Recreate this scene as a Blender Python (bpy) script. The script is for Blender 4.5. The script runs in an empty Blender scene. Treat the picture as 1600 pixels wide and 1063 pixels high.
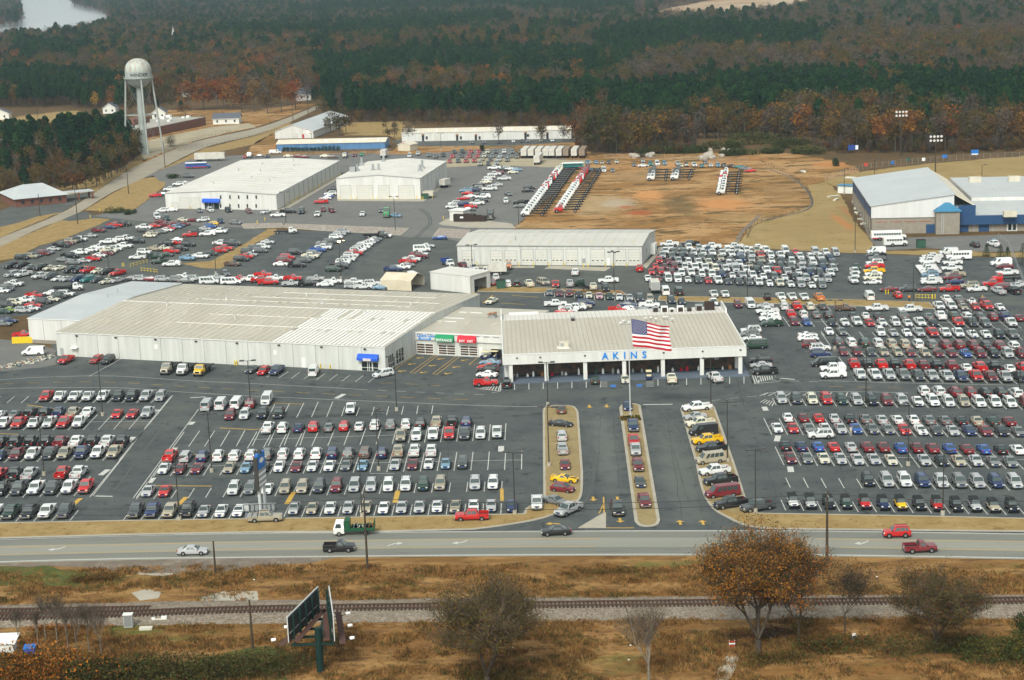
import bpy,bmesh,math,random
from mathutils import Vector,Matrix
from mathutils.geometry import tessellate_polygon
random.seed(7)
R=math.radians
S=bpy.context.scene
# ------------------------------------------------------------------ camera
FPX,PITCH,ROLL,HCAM=2730.0,R(12.6),R(2.0),92.0
CAMP=Vector((0,0,HCAM))
FW=Vector((0,math.cos(PITCH),-math.sin(PITCH)))
UP0=Vector((0,math.sin(PITCH),math.cos(PITCH)))
RT0=Vector((1,0,0))
RT=RT0*math.cos(ROLL)-UP0*math.sin(ROLL)
UP=RT0*math.sin(ROLL)+UP0*math.cos(ROLL)
cd=bpy.data.cameras.new('camera')
cam=bpy.data.objects.new('camera',cd)
S.collection.objects.link(cam)
M=Matrix((RT,UP,-FW)).transposed().to_4x4()
M.translation=CAMP
cam.matrix_world=M
cd.sensor_width=36
cd.lens=36*FPX/1600
cd.clip_end=40000
cd.clip_start=1
S.camera=cam
# ------------------------------------------------------------------ sky and light (overcast)
W=bpy.data.worlds.new('World');S.world=W;W.use_nodes=True
nt=W.node_tree
for n in list(nt.nodes):nt.nodes.remove(n)
sky=nt.nodes.new('ShaderNodeTexSky');sky.sky_type='NISHITA';sky.sun_disc=False
SUN_EL,SUN_AZ=R(46),R(200)
sky.sun_elevation=SUN_EL;sky.sun_rotation=SUN_AZ
sky.air_density=1.0;sky.dust_density=3.0
hs=nt.nodes.new('ShaderNodeHueSaturation');hs.inputs['Saturation'].default_value=0.3
bg=nt.nodes.new('ShaderNodeBackground');bg.inputs['Strength'].default_value=0.128
wo=nt.nodes.new('ShaderNodeOutputWorld')
cg=nt.nodes.new('ShaderNodeMix');cg.data_type='RGBA';cg.blend_type='MULTIPLY';cg.inputs[0].default_value=1;cg.inputs[7].default_value=(.97,1,.92,1)  # grey-green overcast
nt.links.new(sky.outputs[0],hs.inputs['Color']);nt.links.new(hs.outputs[0],cg.inputs[6]);nt.links.new(cg.outputs[2],bg.inputs['Color'])
nt.links.new(bg.outputs[0],wo.inputs['Surface'])
ld=bpy.data.lights.new('sun','SUN');ld.energy=1.4;ld.angle=R(13);ld.color=(1,.98,.88)
sun=bpy.data.objects.new('sun',ld);S.collection.objects.link(sun)
sd=Vector((math.sin(SUN_AZ)*math.cos(SUN_EL),math.cos(SUN_AZ)*math.cos(SUN_EL),math.sin(SUN_EL)))
sun.rotation_euler=sd.to_track_quat('Z','Y').to_euler()
S.view_settings.view_transform='Standard';S.view_settings.look='None'
S.view_settings.gamma=1;S.view_settings.use_curve_mapping=False
S.view_settings.exposure=0.65
S.render.engine='CYCLES'
S.cycles.max_bounces=5;S.cycles.diffuse_bounces=2;S.cycles.glossy_bounces=2
S.cycles.transparent_max_bounces=6;S.cycles.volume_bounces=0
# ------------------------------------------------------------------ camera calibration helpers (photo pixel -> place on the ground)
def ray(u,v):
 return (RT*(u-800)+UP*(531.5-v)+FW*FPX)
def G(u,v,z=0.0):
 d=ray(u,v);t=(z-HCAM)/d.z
 return CAMP+d*t
def proj(p):
 d=p-CAMP;w=d.dot(FW)
 return 800+FPX*d.dot(RT)/w,531.5-FPX*d.dot(UP)/w
def pxm(p):
 return FPX/(p-CAMP).dot(FW)
def hgt(bu,bv,tu,tv):
 """height in metres of an upright whose foot and top are seen at these pixels"""
 p=G(bu,bv);return math.hypot(tu-bu,tv-bv)/pxm(p)/math.cos(R(11))
# ------------------------------------------------------------------ materials
MATS={}
def nodes(name):
 m=bpy.data.materials.new(name);m.use_nodes=True
 t=m.node_tree;b=t.nodes['Principled BSDF']
 return m,t,b
def simple(name,col,rough=.7,metal=0.,spec=.3,noise=None,nscale=1.,emit=None,bump=0,coords='Object'):
 m,t,b=nodes(name)
 b.inputs['Base Color'].default_value=(*col,1);b.inputs['Roughness'].default_value=rough
 b.inputs['Metallic'].default_value=metal;b.inputs['Specular IOR Level'].default_value=spec
 if emit:b.inputs['Emission Color'].default_value=(*emit[0],1);b.inputs['Emission Strength'].default_value=emit[1]
 if noise:
  tc=t.nodes.new('ShaderNodeTexCoord');nz=t.nodes.new('ShaderNodeTexNoise')
  nz.inputs['Scale'].default_value=nscale;nz.inputs['Detail'].default_value=6
  rp=t.nodes.new('ShaderNodeValToRGB')
  rp.color_ramp.elements[0].position=.3;rp.color_ramp.elements[1].position=.7
  rp.color_ramp.elements[0].color=(*noise,1);rp.color_ramp.elements[1].color=(*col,1)
  t.links.new(tc.outputs[coords],nz.inputs['Vector']);t.links.new(nz.outputs['Fac'],rp.inputs[0])
  t.links.new(rp.outputs[0],b.inputs['Base Color'])
  if bump:
   bp=t.nodes.new('ShaderNodeBump');bp.inputs['Strength'].default_value=bump
   t.links.new(nz.outputs['Fac'],bp.inputs['Height']);t.links.new(bp.outputs[0],b.inputs['Normal'])
 MATS[name]=m
 return m
def ground(name,cols,scales,bump=.3,rough=.9,streak=None,spots=()):
 """layers of noise between several colours, world coordinates in metres"""
 m,t,b=nodes(name)
 g=t.nodes.new('ShaderNodeNewGeometry')
 mp=t.nodes.new('ShaderNodeMapping');t.links.new(g.outputs['Position'],mp.inputs['Vector'])
 if streak:mp.inputs['Scale'].default_value=streak
 cur=None
 for i,(c,sc) in enumerate(zip(cols[1:],scales)):
  nz=t.nodes.new('ShaderNodeTexNoise');nz.inputs['Scale'].default_value=sc;nz.inputs['Detail'].default_value=8
  nz.inputs['Roughness'].default_value=.68;nz.inputs['Distortion'].default_value=.4*(i%2)
  t.links.new(mp.outputs[0],nz.inputs['Vector'])
  r=t.nodes.new('ShaderNodeMapRange');r.inputs[1].default_value=c[1];r.inputs[2].default_value=c[1]+c[2]
  t.links.new(nz.outputs['Fac'],r.inputs[0])
  mx=t.nodes.new('ShaderNodeMix');mx.data_type='RGBA'
  t.links.new(r.outputs[0],mx.inputs[0])
  if cur is None:mx.inputs[6].default_value=(*cols[0],1)
  else:t.links.new(cur,mx.inputs[6])
  mx.inputs[7].default_value=(*c[0],1);cur=mx.outputs[2]
 # bare patches of soil, stains and wear with ragged edges
 for k,(u,v,du,dv,col,am) in enumerate(spots):
  c=G(u,v);a=G(u+du,v);e=G(u,v-dv);rx=max(.5,(a-c).length);ry=max(.5,(e-c).length)
  vs=t.nodes.new('ShaderNodeVectorMath');vs.operation='SUBTRACT';vs.inputs[1].default_value=c;t.links.new(g.outputs['Position'],vs.inputs[0])
  vm=t.nodes.new('ShaderNodeVectorMath');vm.operation='MULTIPLY';vm.inputs[1].default_value=(1/rx,1/ry,0);t.links.new(vs.outputs[0],vm.inputs[0])
  vl=t.nodes.new('ShaderNodeVectorMath');vl.operation='LENGTH';t.links.new(vm.outputs[0],vl.inputs[0])
  nz=t.nodes.new('ShaderNodeTexNoise');nz.inputs['Scale'].default_value=.16+1.5/ry;nz.inputs['Detail'].default_value=7;nz.inputs['Roughness'].default_value=.75;t.links.new(g.outputs['Position'],nz.inputs['Vector'])
  ad=t.nodes.new('ShaderNodeMath');ad.operation='MULTIPLY_ADD';ad.inputs[1].default_value=2.6;t.links.new(nz.outputs['Fac'],ad.inputs[0]);t.links.new(vl.outputs['Value'],ad.inputs[2])
  r=t.nodes.new('ShaderNodeMapRange');r.inputs[1].default_value=1.7;r.inputs[2].default_value=2.35;r.inputs[3].default_value=am;r.inputs[4].default_value=0;t.links.new(ad.outputs[0],r.inputs[0])
  mx=t.nodes.new('ShaderNodeMix');mx.data_type='RGBA';t.links.new(r.outputs[0],mx.inputs[0]);t.links.new(cur,mx.inputs[6]);mx.inputs[7].default_value=(*col,1);cur=mx.outputs[2]
 t.links.new(cur,b.inputs['Base Color']);b.inputs['Roughness'].default_value=rough
 b.inputs['Specular IOR Level'].default_value=.15
 if bump:
  nz=t.nodes.new('ShaderNodeTexNoise');nz.inputs['Scale'].default_value=1.7;nz.inputs['Detail'].default_value=6
  t.links.new(g.outputs['Position'],nz.inputs['Vector'])
  bp=t.nodes.new('ShaderNodeBump');bp.inputs['Strength'].default_value=bump;bp.inputs['Distance'].default_value=.3
  t.links.new(nz.outputs['Fac'],bp.inputs['Height']);t.links.new(bp.outputs[0],b.inputs['Normal'])
 MATS[name]=m
 return m
# colours: (colour, threshold, softness)
ground('asphalt_front',[(.066,.076,.079),((.098,.108,.104),.40,.22),((.038,.044,.045),.56,.1),((.13,.135,.125),.66,.14),((.115,.12,.11),.6,.08)],[.12,.35,.06,1.5],bump=.1,rough=.85,
  spots=[(200,664,40,6,(.13,.125,.11),.7),(275,637,30,4,(.11,.11,.10),.6),(175,700,60,4,(.10,.10,.098),.6),(945,700,24,70,(.13,.14,.13),.7),(1060,740,34,80,(.12,.13,.12),.7),(850,800,60,10,(.12,.12,.11),.6),(800,620,300,8,(.10,.105,.10),.6),(1220,740,60,6,(.10,.10,.10),.5),(1160,760,40,5,(.1,.1,.1),.5),(640,430,30,20,(.13,.125,.115),.6),(520,650,90,3,(.03,.033,.036),.6),(800,660,60,10,(.085,.088,.09),.6),(640,770,160,3,(.10,.10,.10),.5)])
ground('asphalt_old',[(.15,.15,.145),((.19,.185,.175),.42,.3),((.115,.118,.118),.55,.2),((.08,.083,.085),.66,.1)],[.12,.06,.25],bump=.1,rough=.9)
ground('asphalt_mid',[(.085,.092,.088),((.125,.13,.12),.42,.3),((.055,.06,.065),.56,.2),((.17,.165,.15),.68,.1)],[.1,.05,.2],bump=.1,rough=.88)
ground('road_asphalt',[(.25,.25,.215),((.29,.285,.245),.4,.3),((.20,.20,.175),.55,.2)],[.05,.8],bump=.1,rough=.9,streak=(.12,1.6,1))
ground('road_lane',[(.17,.175,.155),((.21,.21,.185),.4,.3),((.13,.135,.122),.55,.2)],[.05,.8],bump=.1,rough=.9,streak=(.12,1.6,1))
ground('country_road',[(.29,.26,.205),((.35,.31,.24),.4,.3),((.22,.195,.155),.6,.2)],[.1,.5],bump=.1)
ground('concrete',[(.36,.33,.27),((.43,.40,.33),.4,.3),((.26,.23,.19),.6,.15)],[.3,1.3],bump=.1)
ground('dormant_grass',[(.28,.19,.075),((.36,.26,.115),.42,.25),((.19,.125,.045),.54,.12),((.16,.15,.045),.62,.12)],[.25,.6,.12],bump=.4)
ground('island_grass',[(.27,.205,.10),((.33,.255,.13),.42,.25),((.20,.16,.075),.56,.15)],[.4,1.2],bump=.4)
ground('weeds',[(.20,.105,.034),((.33,.19,.07),.45,.14),((.10,.05,.02),.5,.15),((.10,.115,.025),.57,.1),((.34,.23,.10),.65,.12)],[.2,.6,.08,.9],bump=.9,streak=(.3,1,1),
  spots=[(300,893,60,5,(.22,.19,.15),.8),(560,925,60,6,(.16,.08,.03),.5),(1500,905,90,12,(.13,.07,.03),.6),(900,905,80,5,(.10,.07,.025),.6),(1100,1000,60,20,(.12,.06,.028),.6),(640,1000,90,12,(.22,.10,.035),.6),(900,990,70,18,(.24,.11,.04),.5),(1350,1048,250,10,(.24,.115,.035),.7),(1000,1040,90,14,(.13,.11,.03),.5),(40,925,60,4,(.34,.24,.11),.6)])
ground('green_weeds',[(.075,.085,.022),((.11,.12,.03),.45,.2),((.13,.07,.025),.5,.15)],[.5,.25],bump=.8)
ground('field_dirt',[(.27,.14,.045),((.40,.24,.105),.45,.1),((.12,.075,.027),.51,.08),((.44,.19,.06),.60,.07),((.09,.085,.025),.58,.08),((.10,.06,.025),.58,.06)],[.05,.14,.035,.09,.6],bump=.6,streak=(.6,1,1),
  spots=[(930,320,75,18,(.40,.29,.16),.7),(1010,275,70,10,(.36,.24,.12),.6),(965,318,34,9,(.40,.33,.24),.8),(1022,305,44,10,(.52,.25,.09),.9),(1128,319,52,12,(.50,.23,.08),.9),(998,333,24,5,(.33,.09,.03),.9),(978,324,14,3,(.35,.10,.04),.8),
   (1060,258,150,5,(.48,.26,.11),.8),(1060,318,30,26,(.12,.085,.035),.7),(1220,300,40,20,(.24,.15,.06),.6),(1300,257,40,6,(.46,.20,.07),.8),(850,352,60,5,(.44,.27,.12),.7),(1160,340,60,10,(.34,.23,.10),.5)])
ground('orange_clay',[(.50,.22,.07),((.58,.32,.14),.42,.2),((.34,.15,.05),.55,.15)],[.2,.5],bump=.4)
ground('red_clay',[(.33,.08,.03),((.42,.14,.06),.42,.3)],[.4],bump=.4)
ground('lawn',[(.285,.205,.085),((.34,.245,.11),.44,.2),((.20,.14,.05),.55,.16),((.15,.13,.045),.6,.14),((.40,.30,.15),.62,.1)],[.06,.2,.03,.5],bump=.3,spots=[(1317,348,11,16,(.42,.19,.07),.9),(1322,330,8,10,(.36,.17,.07),.7),(1255,350,60,12,(.27,.18,.07),.5),(1400,266,90,5,(.34,.24,.1),.6)])
ground('ballast',[(.225,.185,.14),((.32,.275,.225),.42,.2),((.12,.09,.065),.50,.1),((.20,.11,.04),.62,.1)],[1.2,3.2,.35],bump=1)
ground('forest_floor',[(.10,.065,.03),((.15,.085,.035),.45,.2),((.055,.045,.02),.52,.15)],[.05,.16],bump=.5)
ground('cleared_land',[(.36,.24,.14),((.46,.36,.26),.45,.15),((.26,.15,.08),.55,.15)],[.01,.03],bump=.1)
ground('tan_roof_sheet',[(.435,.405,.34),((.485,.455,.39),.42,.2),((.38,.345,.275),.55,.2)],[.15,.6],bump=.05,rough=.6,streak=(1,.3,1))
ground('white_roof_sheet',[(.60,.58,.54),((.66,.64,.60),.42,.2),((.55,.51,.45),.58,.2)],[.1,.4],bump=.03,rough=.55)
ground('grey_roof_sheet',[(.44,.47,.485),((.49,.515,.52),.42,.2),((.38,.40,.41),.56,.2)],[.1,.4],bump=.03,rough=.5)
ground('pale_roof_sheet',[(.50,.49,.45),((.55,.54,.49),.42,.2),((.44,.42,.37),.58,.2)],[.1,.4],bump=.03,rough=.5)
ground('cream_roof_sheet',[(.60,.55,.45),((.66,.61,.51),.42,.2),((.5,.43,.33),.58,.15)],[.1,.5],bump=.03)
ground('membrane_roof',[(.33,.32,.28),((.42,.40,.36),.42,.2),((.2,.195,.18),.6,.15)],[.06,.2],bump=.05)
ground('mown_lot',[(.34,.29,.2),((.40,.35,.25),.42,.2),((.26,.22,.15),.6,.15)],[.1,.4],bump=.2)
ground('gravel_mix',[(.17,.14,.11),((.26,.22,.18),.46,.2),((.09,.08,.07),.56,.15)],[.3,1.4],bump=.5)
ground('rip_rap',[(.33,.29,.25),((.45,.40,.35),.45,.1),((.13,.10,.08),.5,.1)],[.9,2.2],bump=1)
def wall_mat(name,base,dark,per=1.0,spot=.6):
 """ribbed metal siding with rain streaks"""
 m,t,b=nodes(name)
 tc=t.nodes.new('ShaderNodeTexCoord')
 mp=t.nodes.new('ShaderNodeMapping');mp.inputs['Scale'].default_value=(.9,.9,.08)
 nz=t.nodes.new('ShaderNodeTexNoise');nz.inputs['Scale'].default_value=.8;nz.inputs['Detail'].default_value=7
 rp=t.nodes.new('ShaderNodeValToRGB');rp.color_ramp.elements[0].position=.32;rp.color_ramp.elements[1].position=.62
 rp.color_ramp.elements[0].color=(*dark,1);rp.color_ramp.elements[1].color=(*base,1)
 t.links.new(tc.outputs['Object'],mp.inputs[0]);t.links.new(mp.outputs[0],nz.inputs['Vector'])
 t.links.new(nz.outputs['Fac'],rp.inputs[0]);t.links.new(rp.outputs[0],b.inputs['Base Color'])
 b.inputs['Roughness'].default_value=.5
 wv=t.nodes.new('ShaderNodeTexWave');wv.inputs['Scale'].default_value=per;wv.bands_direction='DIAGONAL'
 m2=t.nodes.new('ShaderNodeMapping');m2.inputs['Scale'].default_value=(1,1,0)
 t.links.new(tc.outputs['Object'],m2.inputs[0]);t.links.new(m2.outputs[0],wv.inputs['Vector'])
 bp=t.nodes.new('ShaderNodeBump');bp.inputs['Strength'].default_value=.25;bp.inputs['Distance'].default_value=.05
 t.links.new(wv.outputs['Fac'],bp.inputs['Height']);t.links.new(bp.outputs[0],b.inputs['Normal'])
 MATS[name]=m
wall_mat('white_siding',(.60,.61,.58),(.50,.51,.48))
wall_mat('cream_siding',(.60,.56,.46),(.53,.49,.39))
wall_mat('blue_siding',(.09,.22,.42),(.07,.17,.34))
wall_mat('fascia_white',(.68,.68,.65),(.61,.61,.58))
wall_mat('pale_siding',(.66,.66,.64),(.58,.57,.54))
wall_mat('gym_gable',(.66,.66,.66),(.60,.60,.60))
simple('block_wall',(.30,.27,.23),.9,noise=(.24,.215,.18),nscale=.7)
simple('brick_wall',(.19,.085,.06),.9,noise=(.14,.06,.045),nscale=.8)
simple('door_cream',(.62,.61,.56),.55,noise=(.57,.56,.52),nscale=.6)
simple('trim_grey',(.33,.34,.34),.5)
simple('trim_white',(.75,.75,.73),.45)
simple('dark_glass',(.018,.028,.03),.12,spec=.6)
simple('shop_glass',(.02,.025,.024),.2,spec=.4,noise=(.13,.07,.04),nscale=.9);simple('roof_seam',(.35,.305,.25),.6)
simple('awning_blue',(.02,.10,.55),.6);simple('awning_green',(.01,.25,.10),.6);simple('awning_red',(.62,.02,.04),.6)
simple('letter_blue',(.0,.22,.68),.4);simple('letter_white',(.85,.85,.85),.5);simple('navy_print',(.02,.06,.25),.5)
simple('gym_blue',(.022,.065,.16),.5);simple('hip_blue',(.05,.20,.34),.45)
simple('walk_blue',(.13,.16,.21),.7,noise=(.10,.125,.165),nscale=.3)
simple('paint_white',(.62,.62,.58),.7,noise=(.42,.42,.40),nscale=3);simple('paint_yellow',(.62,.38,.06),.7,noise=(.42,.27,.07),nscale=3)
simple('paint_blue',(.05,.16,.42),.7)
simple('pole_dark',(.045,.043,.04),.5);simple('pole_grey',(.30,.31,.31),.45,metal=.3);simple('creosote_wood',(.06,.045,.032),.9)
simple('lamp_head',(.06,.06,.058),.4);simple('lamp_lens',(.6,.6,.58),.3)
simple('lit_lamp',(1,.6,.25),.4,emit=((1,.5,.16),22))
simple('lit_door_lamp',(1,.7,.4),.4,emit=((1,.6,.3),8))
simple('flood_lens',(.8,.82,.82),.2)
simple('galvanised',(.38,.40,.41),.4,metal=.4);simple('rust',(.28,.11,.04),.9,noise=(.38,.2,.1),nscale=1.5)
simple('bollard_yellow',(.72,.52,.02),.5);simple('dumpster_green',(.03,.09,.06),.6);simple('dark_brown_steel',(.035,.022,.018),.7)
simple('skylight_cream',(.56,.52,.42),.5,noise=(.48,.43,.33),nscale=.7);simple('rib_white',(.76,.75,.72),.5)
simple('car_glass',(.045,.065,.065),.1,spec=1.);simple('car_black',(.012,.012,.013),.6);simple('tyre',(.014,.014,.014),.85)
simple('rim',(.35,.35,.36),.3,metal=.7);simple('headlight',(.75,.76,.74),.15,spec=.8);simple('taillight',(.42,.01,.01),.25,spec=.6)
simple('amber',(.8,.3,.02),.3);simple('plate_blue',(.05,.10,.35),.5);simple('chrome',(.5,.5,.5),.2,metal=.9)
simple('tarp_white',(.72,.70,.64),.6,noise=(.62,.59,.52),nscale=.5);simple('tarp_tan',(.58,.50,.36),.6,noise=(.66,.6,.48),nscale=.3)
simple('trailer_white',(.66,.65,.60),.5,noise=(.50,.46,.40),nscale=.5);simple('trailer_brown',(.30,.22,.16),.7,noise=(.2,.15,.11),nscale=.8)
simple('flag_red',(.45,.01,.03),.7);simple('flag_white',(.80,.80,.80),.7);simple('flag_blue',(.035,.04,.16),.7)
simple('sign_blue',(.02,.16,.52),.4);simple('sign_grey',(.50,.52,.52),.5);simple('steel_green',(.006,.028,.024),.5)
simple('panel_back',(.03,.04,.04),.6,noise=(.06,.05,.045),nscale=1.2);simple('catwalk_rust',(.10,.05,.04),.8)
simple('tower_white',(.38,.41,.39),.5,noise=(.31,.34,.32),nscale=.4)
def tower_roof():
 m,t,b=nodes('tower_dome')
 tc=t.nodes.new('ShaderNodeTexCoord');mp=t.nodes.new('ShaderNodeMapping');mp.inputs['Scale'].default_value=(1,1,.12)
 nz=t.nodes.new('ShaderNodeTexNoise');nz.inputs['Scale'].default_value=.9;nz.inputs['Detail'].default_value=6
 rp=t.nodes.new('ShaderNodeValToRGB');e=rp.color_ramp.elements
 e[0].position=.45;e[0].color=(.44,.47,.43,1);e[1].position=.70;e[1].color=(.30,.21,.14,1)
 t.links.new(tc.outputs['Object'],mp.inputs[0]);t.links.new(mp.outputs[0],nz.inputs['Vector'])
 t.links.new(nz.outputs['Fac'],rp.inputs[0]);t.links.new(rp.outputs[0],b.inputs['Base Color']);b.inputs['Roughness'].default_value=.5
 MATS['tower_dome']=m
tower_roof()
simple('rail_steel',(.085,.045,.03),.6);simple('sleeper_wood',(.055,.035,.027),.9)
simple('shingle_grey',(.10,.11,.13),.9);simple('house_white',(.70,.70,.66),.7);simple('window_dark',(.03,.035,.04),.3)
simple('rock',(.42,.38,.33),.9,noise=(.30,.27,.23),nscale=.8);simple('timber_white',(.6,.58,.5),.8)
simple('truck_green',(.012,.08,.035),.5);simple('truck_black',(.018,.018,.02),.4);simple('bus_teal',(.03,.27,.27),.4)
simple('bus_white',(.74,.74,.71),.4);simple('bus_red',(.42,.02,.03),.5);simple('bus_blue',(.04,.10,.32),.5);simple('cart_cream',(.72,.64,.40),.6)
simple('skin',(.42,.25,.18),.6);simple('dark_cloth',(.03,.03,.04),.9);simple('pale_cloth',(.5,.47,.4),.9)
simple('road_crack',(.02,.022,.024),.9);simple('flat_red',(.5,.05,.03),.5);simple('frame_black',(.012,.013,.015),.5)
simple('bark',(.05,.037,.026),.9,noise=(.08,.065,.05),nscale=2);simple('bark_pale',(.12,.10,.08),.9,noise=(.08,.065,.055),nscale=2)
simple('bark_grey',(.22,.19,.15),.9,noise=(.13,.11,.085),nscale=2);simple('water',(.36,.38,.39),.25,spec=.5)
simple('wire',(.03,.03,.03),.6);simple('seat_pink',(.7,.35,.45),.5)
# paint whose colour is the object's own colour
m,t,b=nodes('car_paint');oi=t.nodes.new('ShaderNodeObjectInfo');t.links.new(oi.outputs['Color'],b.inputs['Base Color'])
b.inputs['Roughness'].default_value=.28;b.inputs['Specular IOR Level'].default_value=.5;b.inputs['Coat Weight'].default_value=.35;b.inputs['Coat Roughness'].default_value=.08
MATS['car_paint']=m
def leafmat(name,c1,c2,c3):
 """leaf colour varies by tree (object random) and by leaf cluster (noise)"""
 m,t,b=nodes(name)
 oi=t.nodes.new('ShaderNodeObjectInfo');r1=t.nodes.new('ShaderNodeValToRGB')
 e=r1.color_ramp.elements;e[0].color=(*c1,1);e[1].color=(*c3,1);x=e.new(.5);x.color=(*c2,1)
 t.links.new(oi.outputs['Random'],r1.inputs[0])
 g=t.nodes.new('ShaderNodeNewGeometry');nz=t.nodes.new('ShaderNodeTexNoise');nz.inputs['Scale'].default_value=.55;nz.inputs['Detail'].default_value=3
 t.links.new(g.outputs['Position'],nz.inputs['Vector'])
 mr=t.nodes.new('ShaderNodeMapRange');mr.inputs[1].default_value=.3;mr.inputs[2].default_value=.7;mr.inputs[3].default_value=.6;mr.inputs[4].default_value=1.4
 t.links.new(nz.outputs['Fac'],mr.inputs[0])
 mx=t.nodes.new('ShaderNodeMix');mx.data_type='RGBA';mx.blend_type='MULTIPLY';mx.inputs[0].default_value=1
 t.links.new(r1.outputs[0],mx.inputs[6]);t.links.new(mr.outputs[0],mx.inputs[7]);t.links.new(mx.outputs[2],b.inputs['Base Color'])
 b.inputs['Roughness'].default_value=.8;b.inputs['Specular IOR Level'].default_value=.1
 MATS[name]=m
leafmat('pine_needles',(.003,.020,.008),(.006,.030,.009),(.014,.044,.009))
leafmat('brown_leaves',(.12,.042,.013),(.115,.06,.02),(.055,.042,.014))
leafmat('orange_leaves',(.24,.08,.014),(.20,.10,.016),(.16,.095,.016))
leafmat('bare_twigs',(.075,.06,.046),(.10,.078,.06),(.06,.046,.036))
leafmat('red_leaves',(.20,.05,.013),(.24,.06,.014),(.17,.06,.016))
leafmat('olive_leaves',(.055,.052,.013),(.085,.07,.016),(.028,.045,.012))
leafmat('yellow_leaves',(.35,.22,.02),(.4,.2,.02),(.3,.18,.02))
leafmat('bush_green',(.035,.055,.015),(.05,.07,.02),(.06,.06,.02))
leafmat('bronze_leaves',(.36,.12,.015),(.32,.125,.018),(.26,.11,.018))
leafmat('weed_blades',(.33,.19,.07),(.26,.125,.042),(.16,.11,.034))
leafmat('dark_green',(.014,.035,.014),(.02,.045,.016),(.03,.05,.02))
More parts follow.
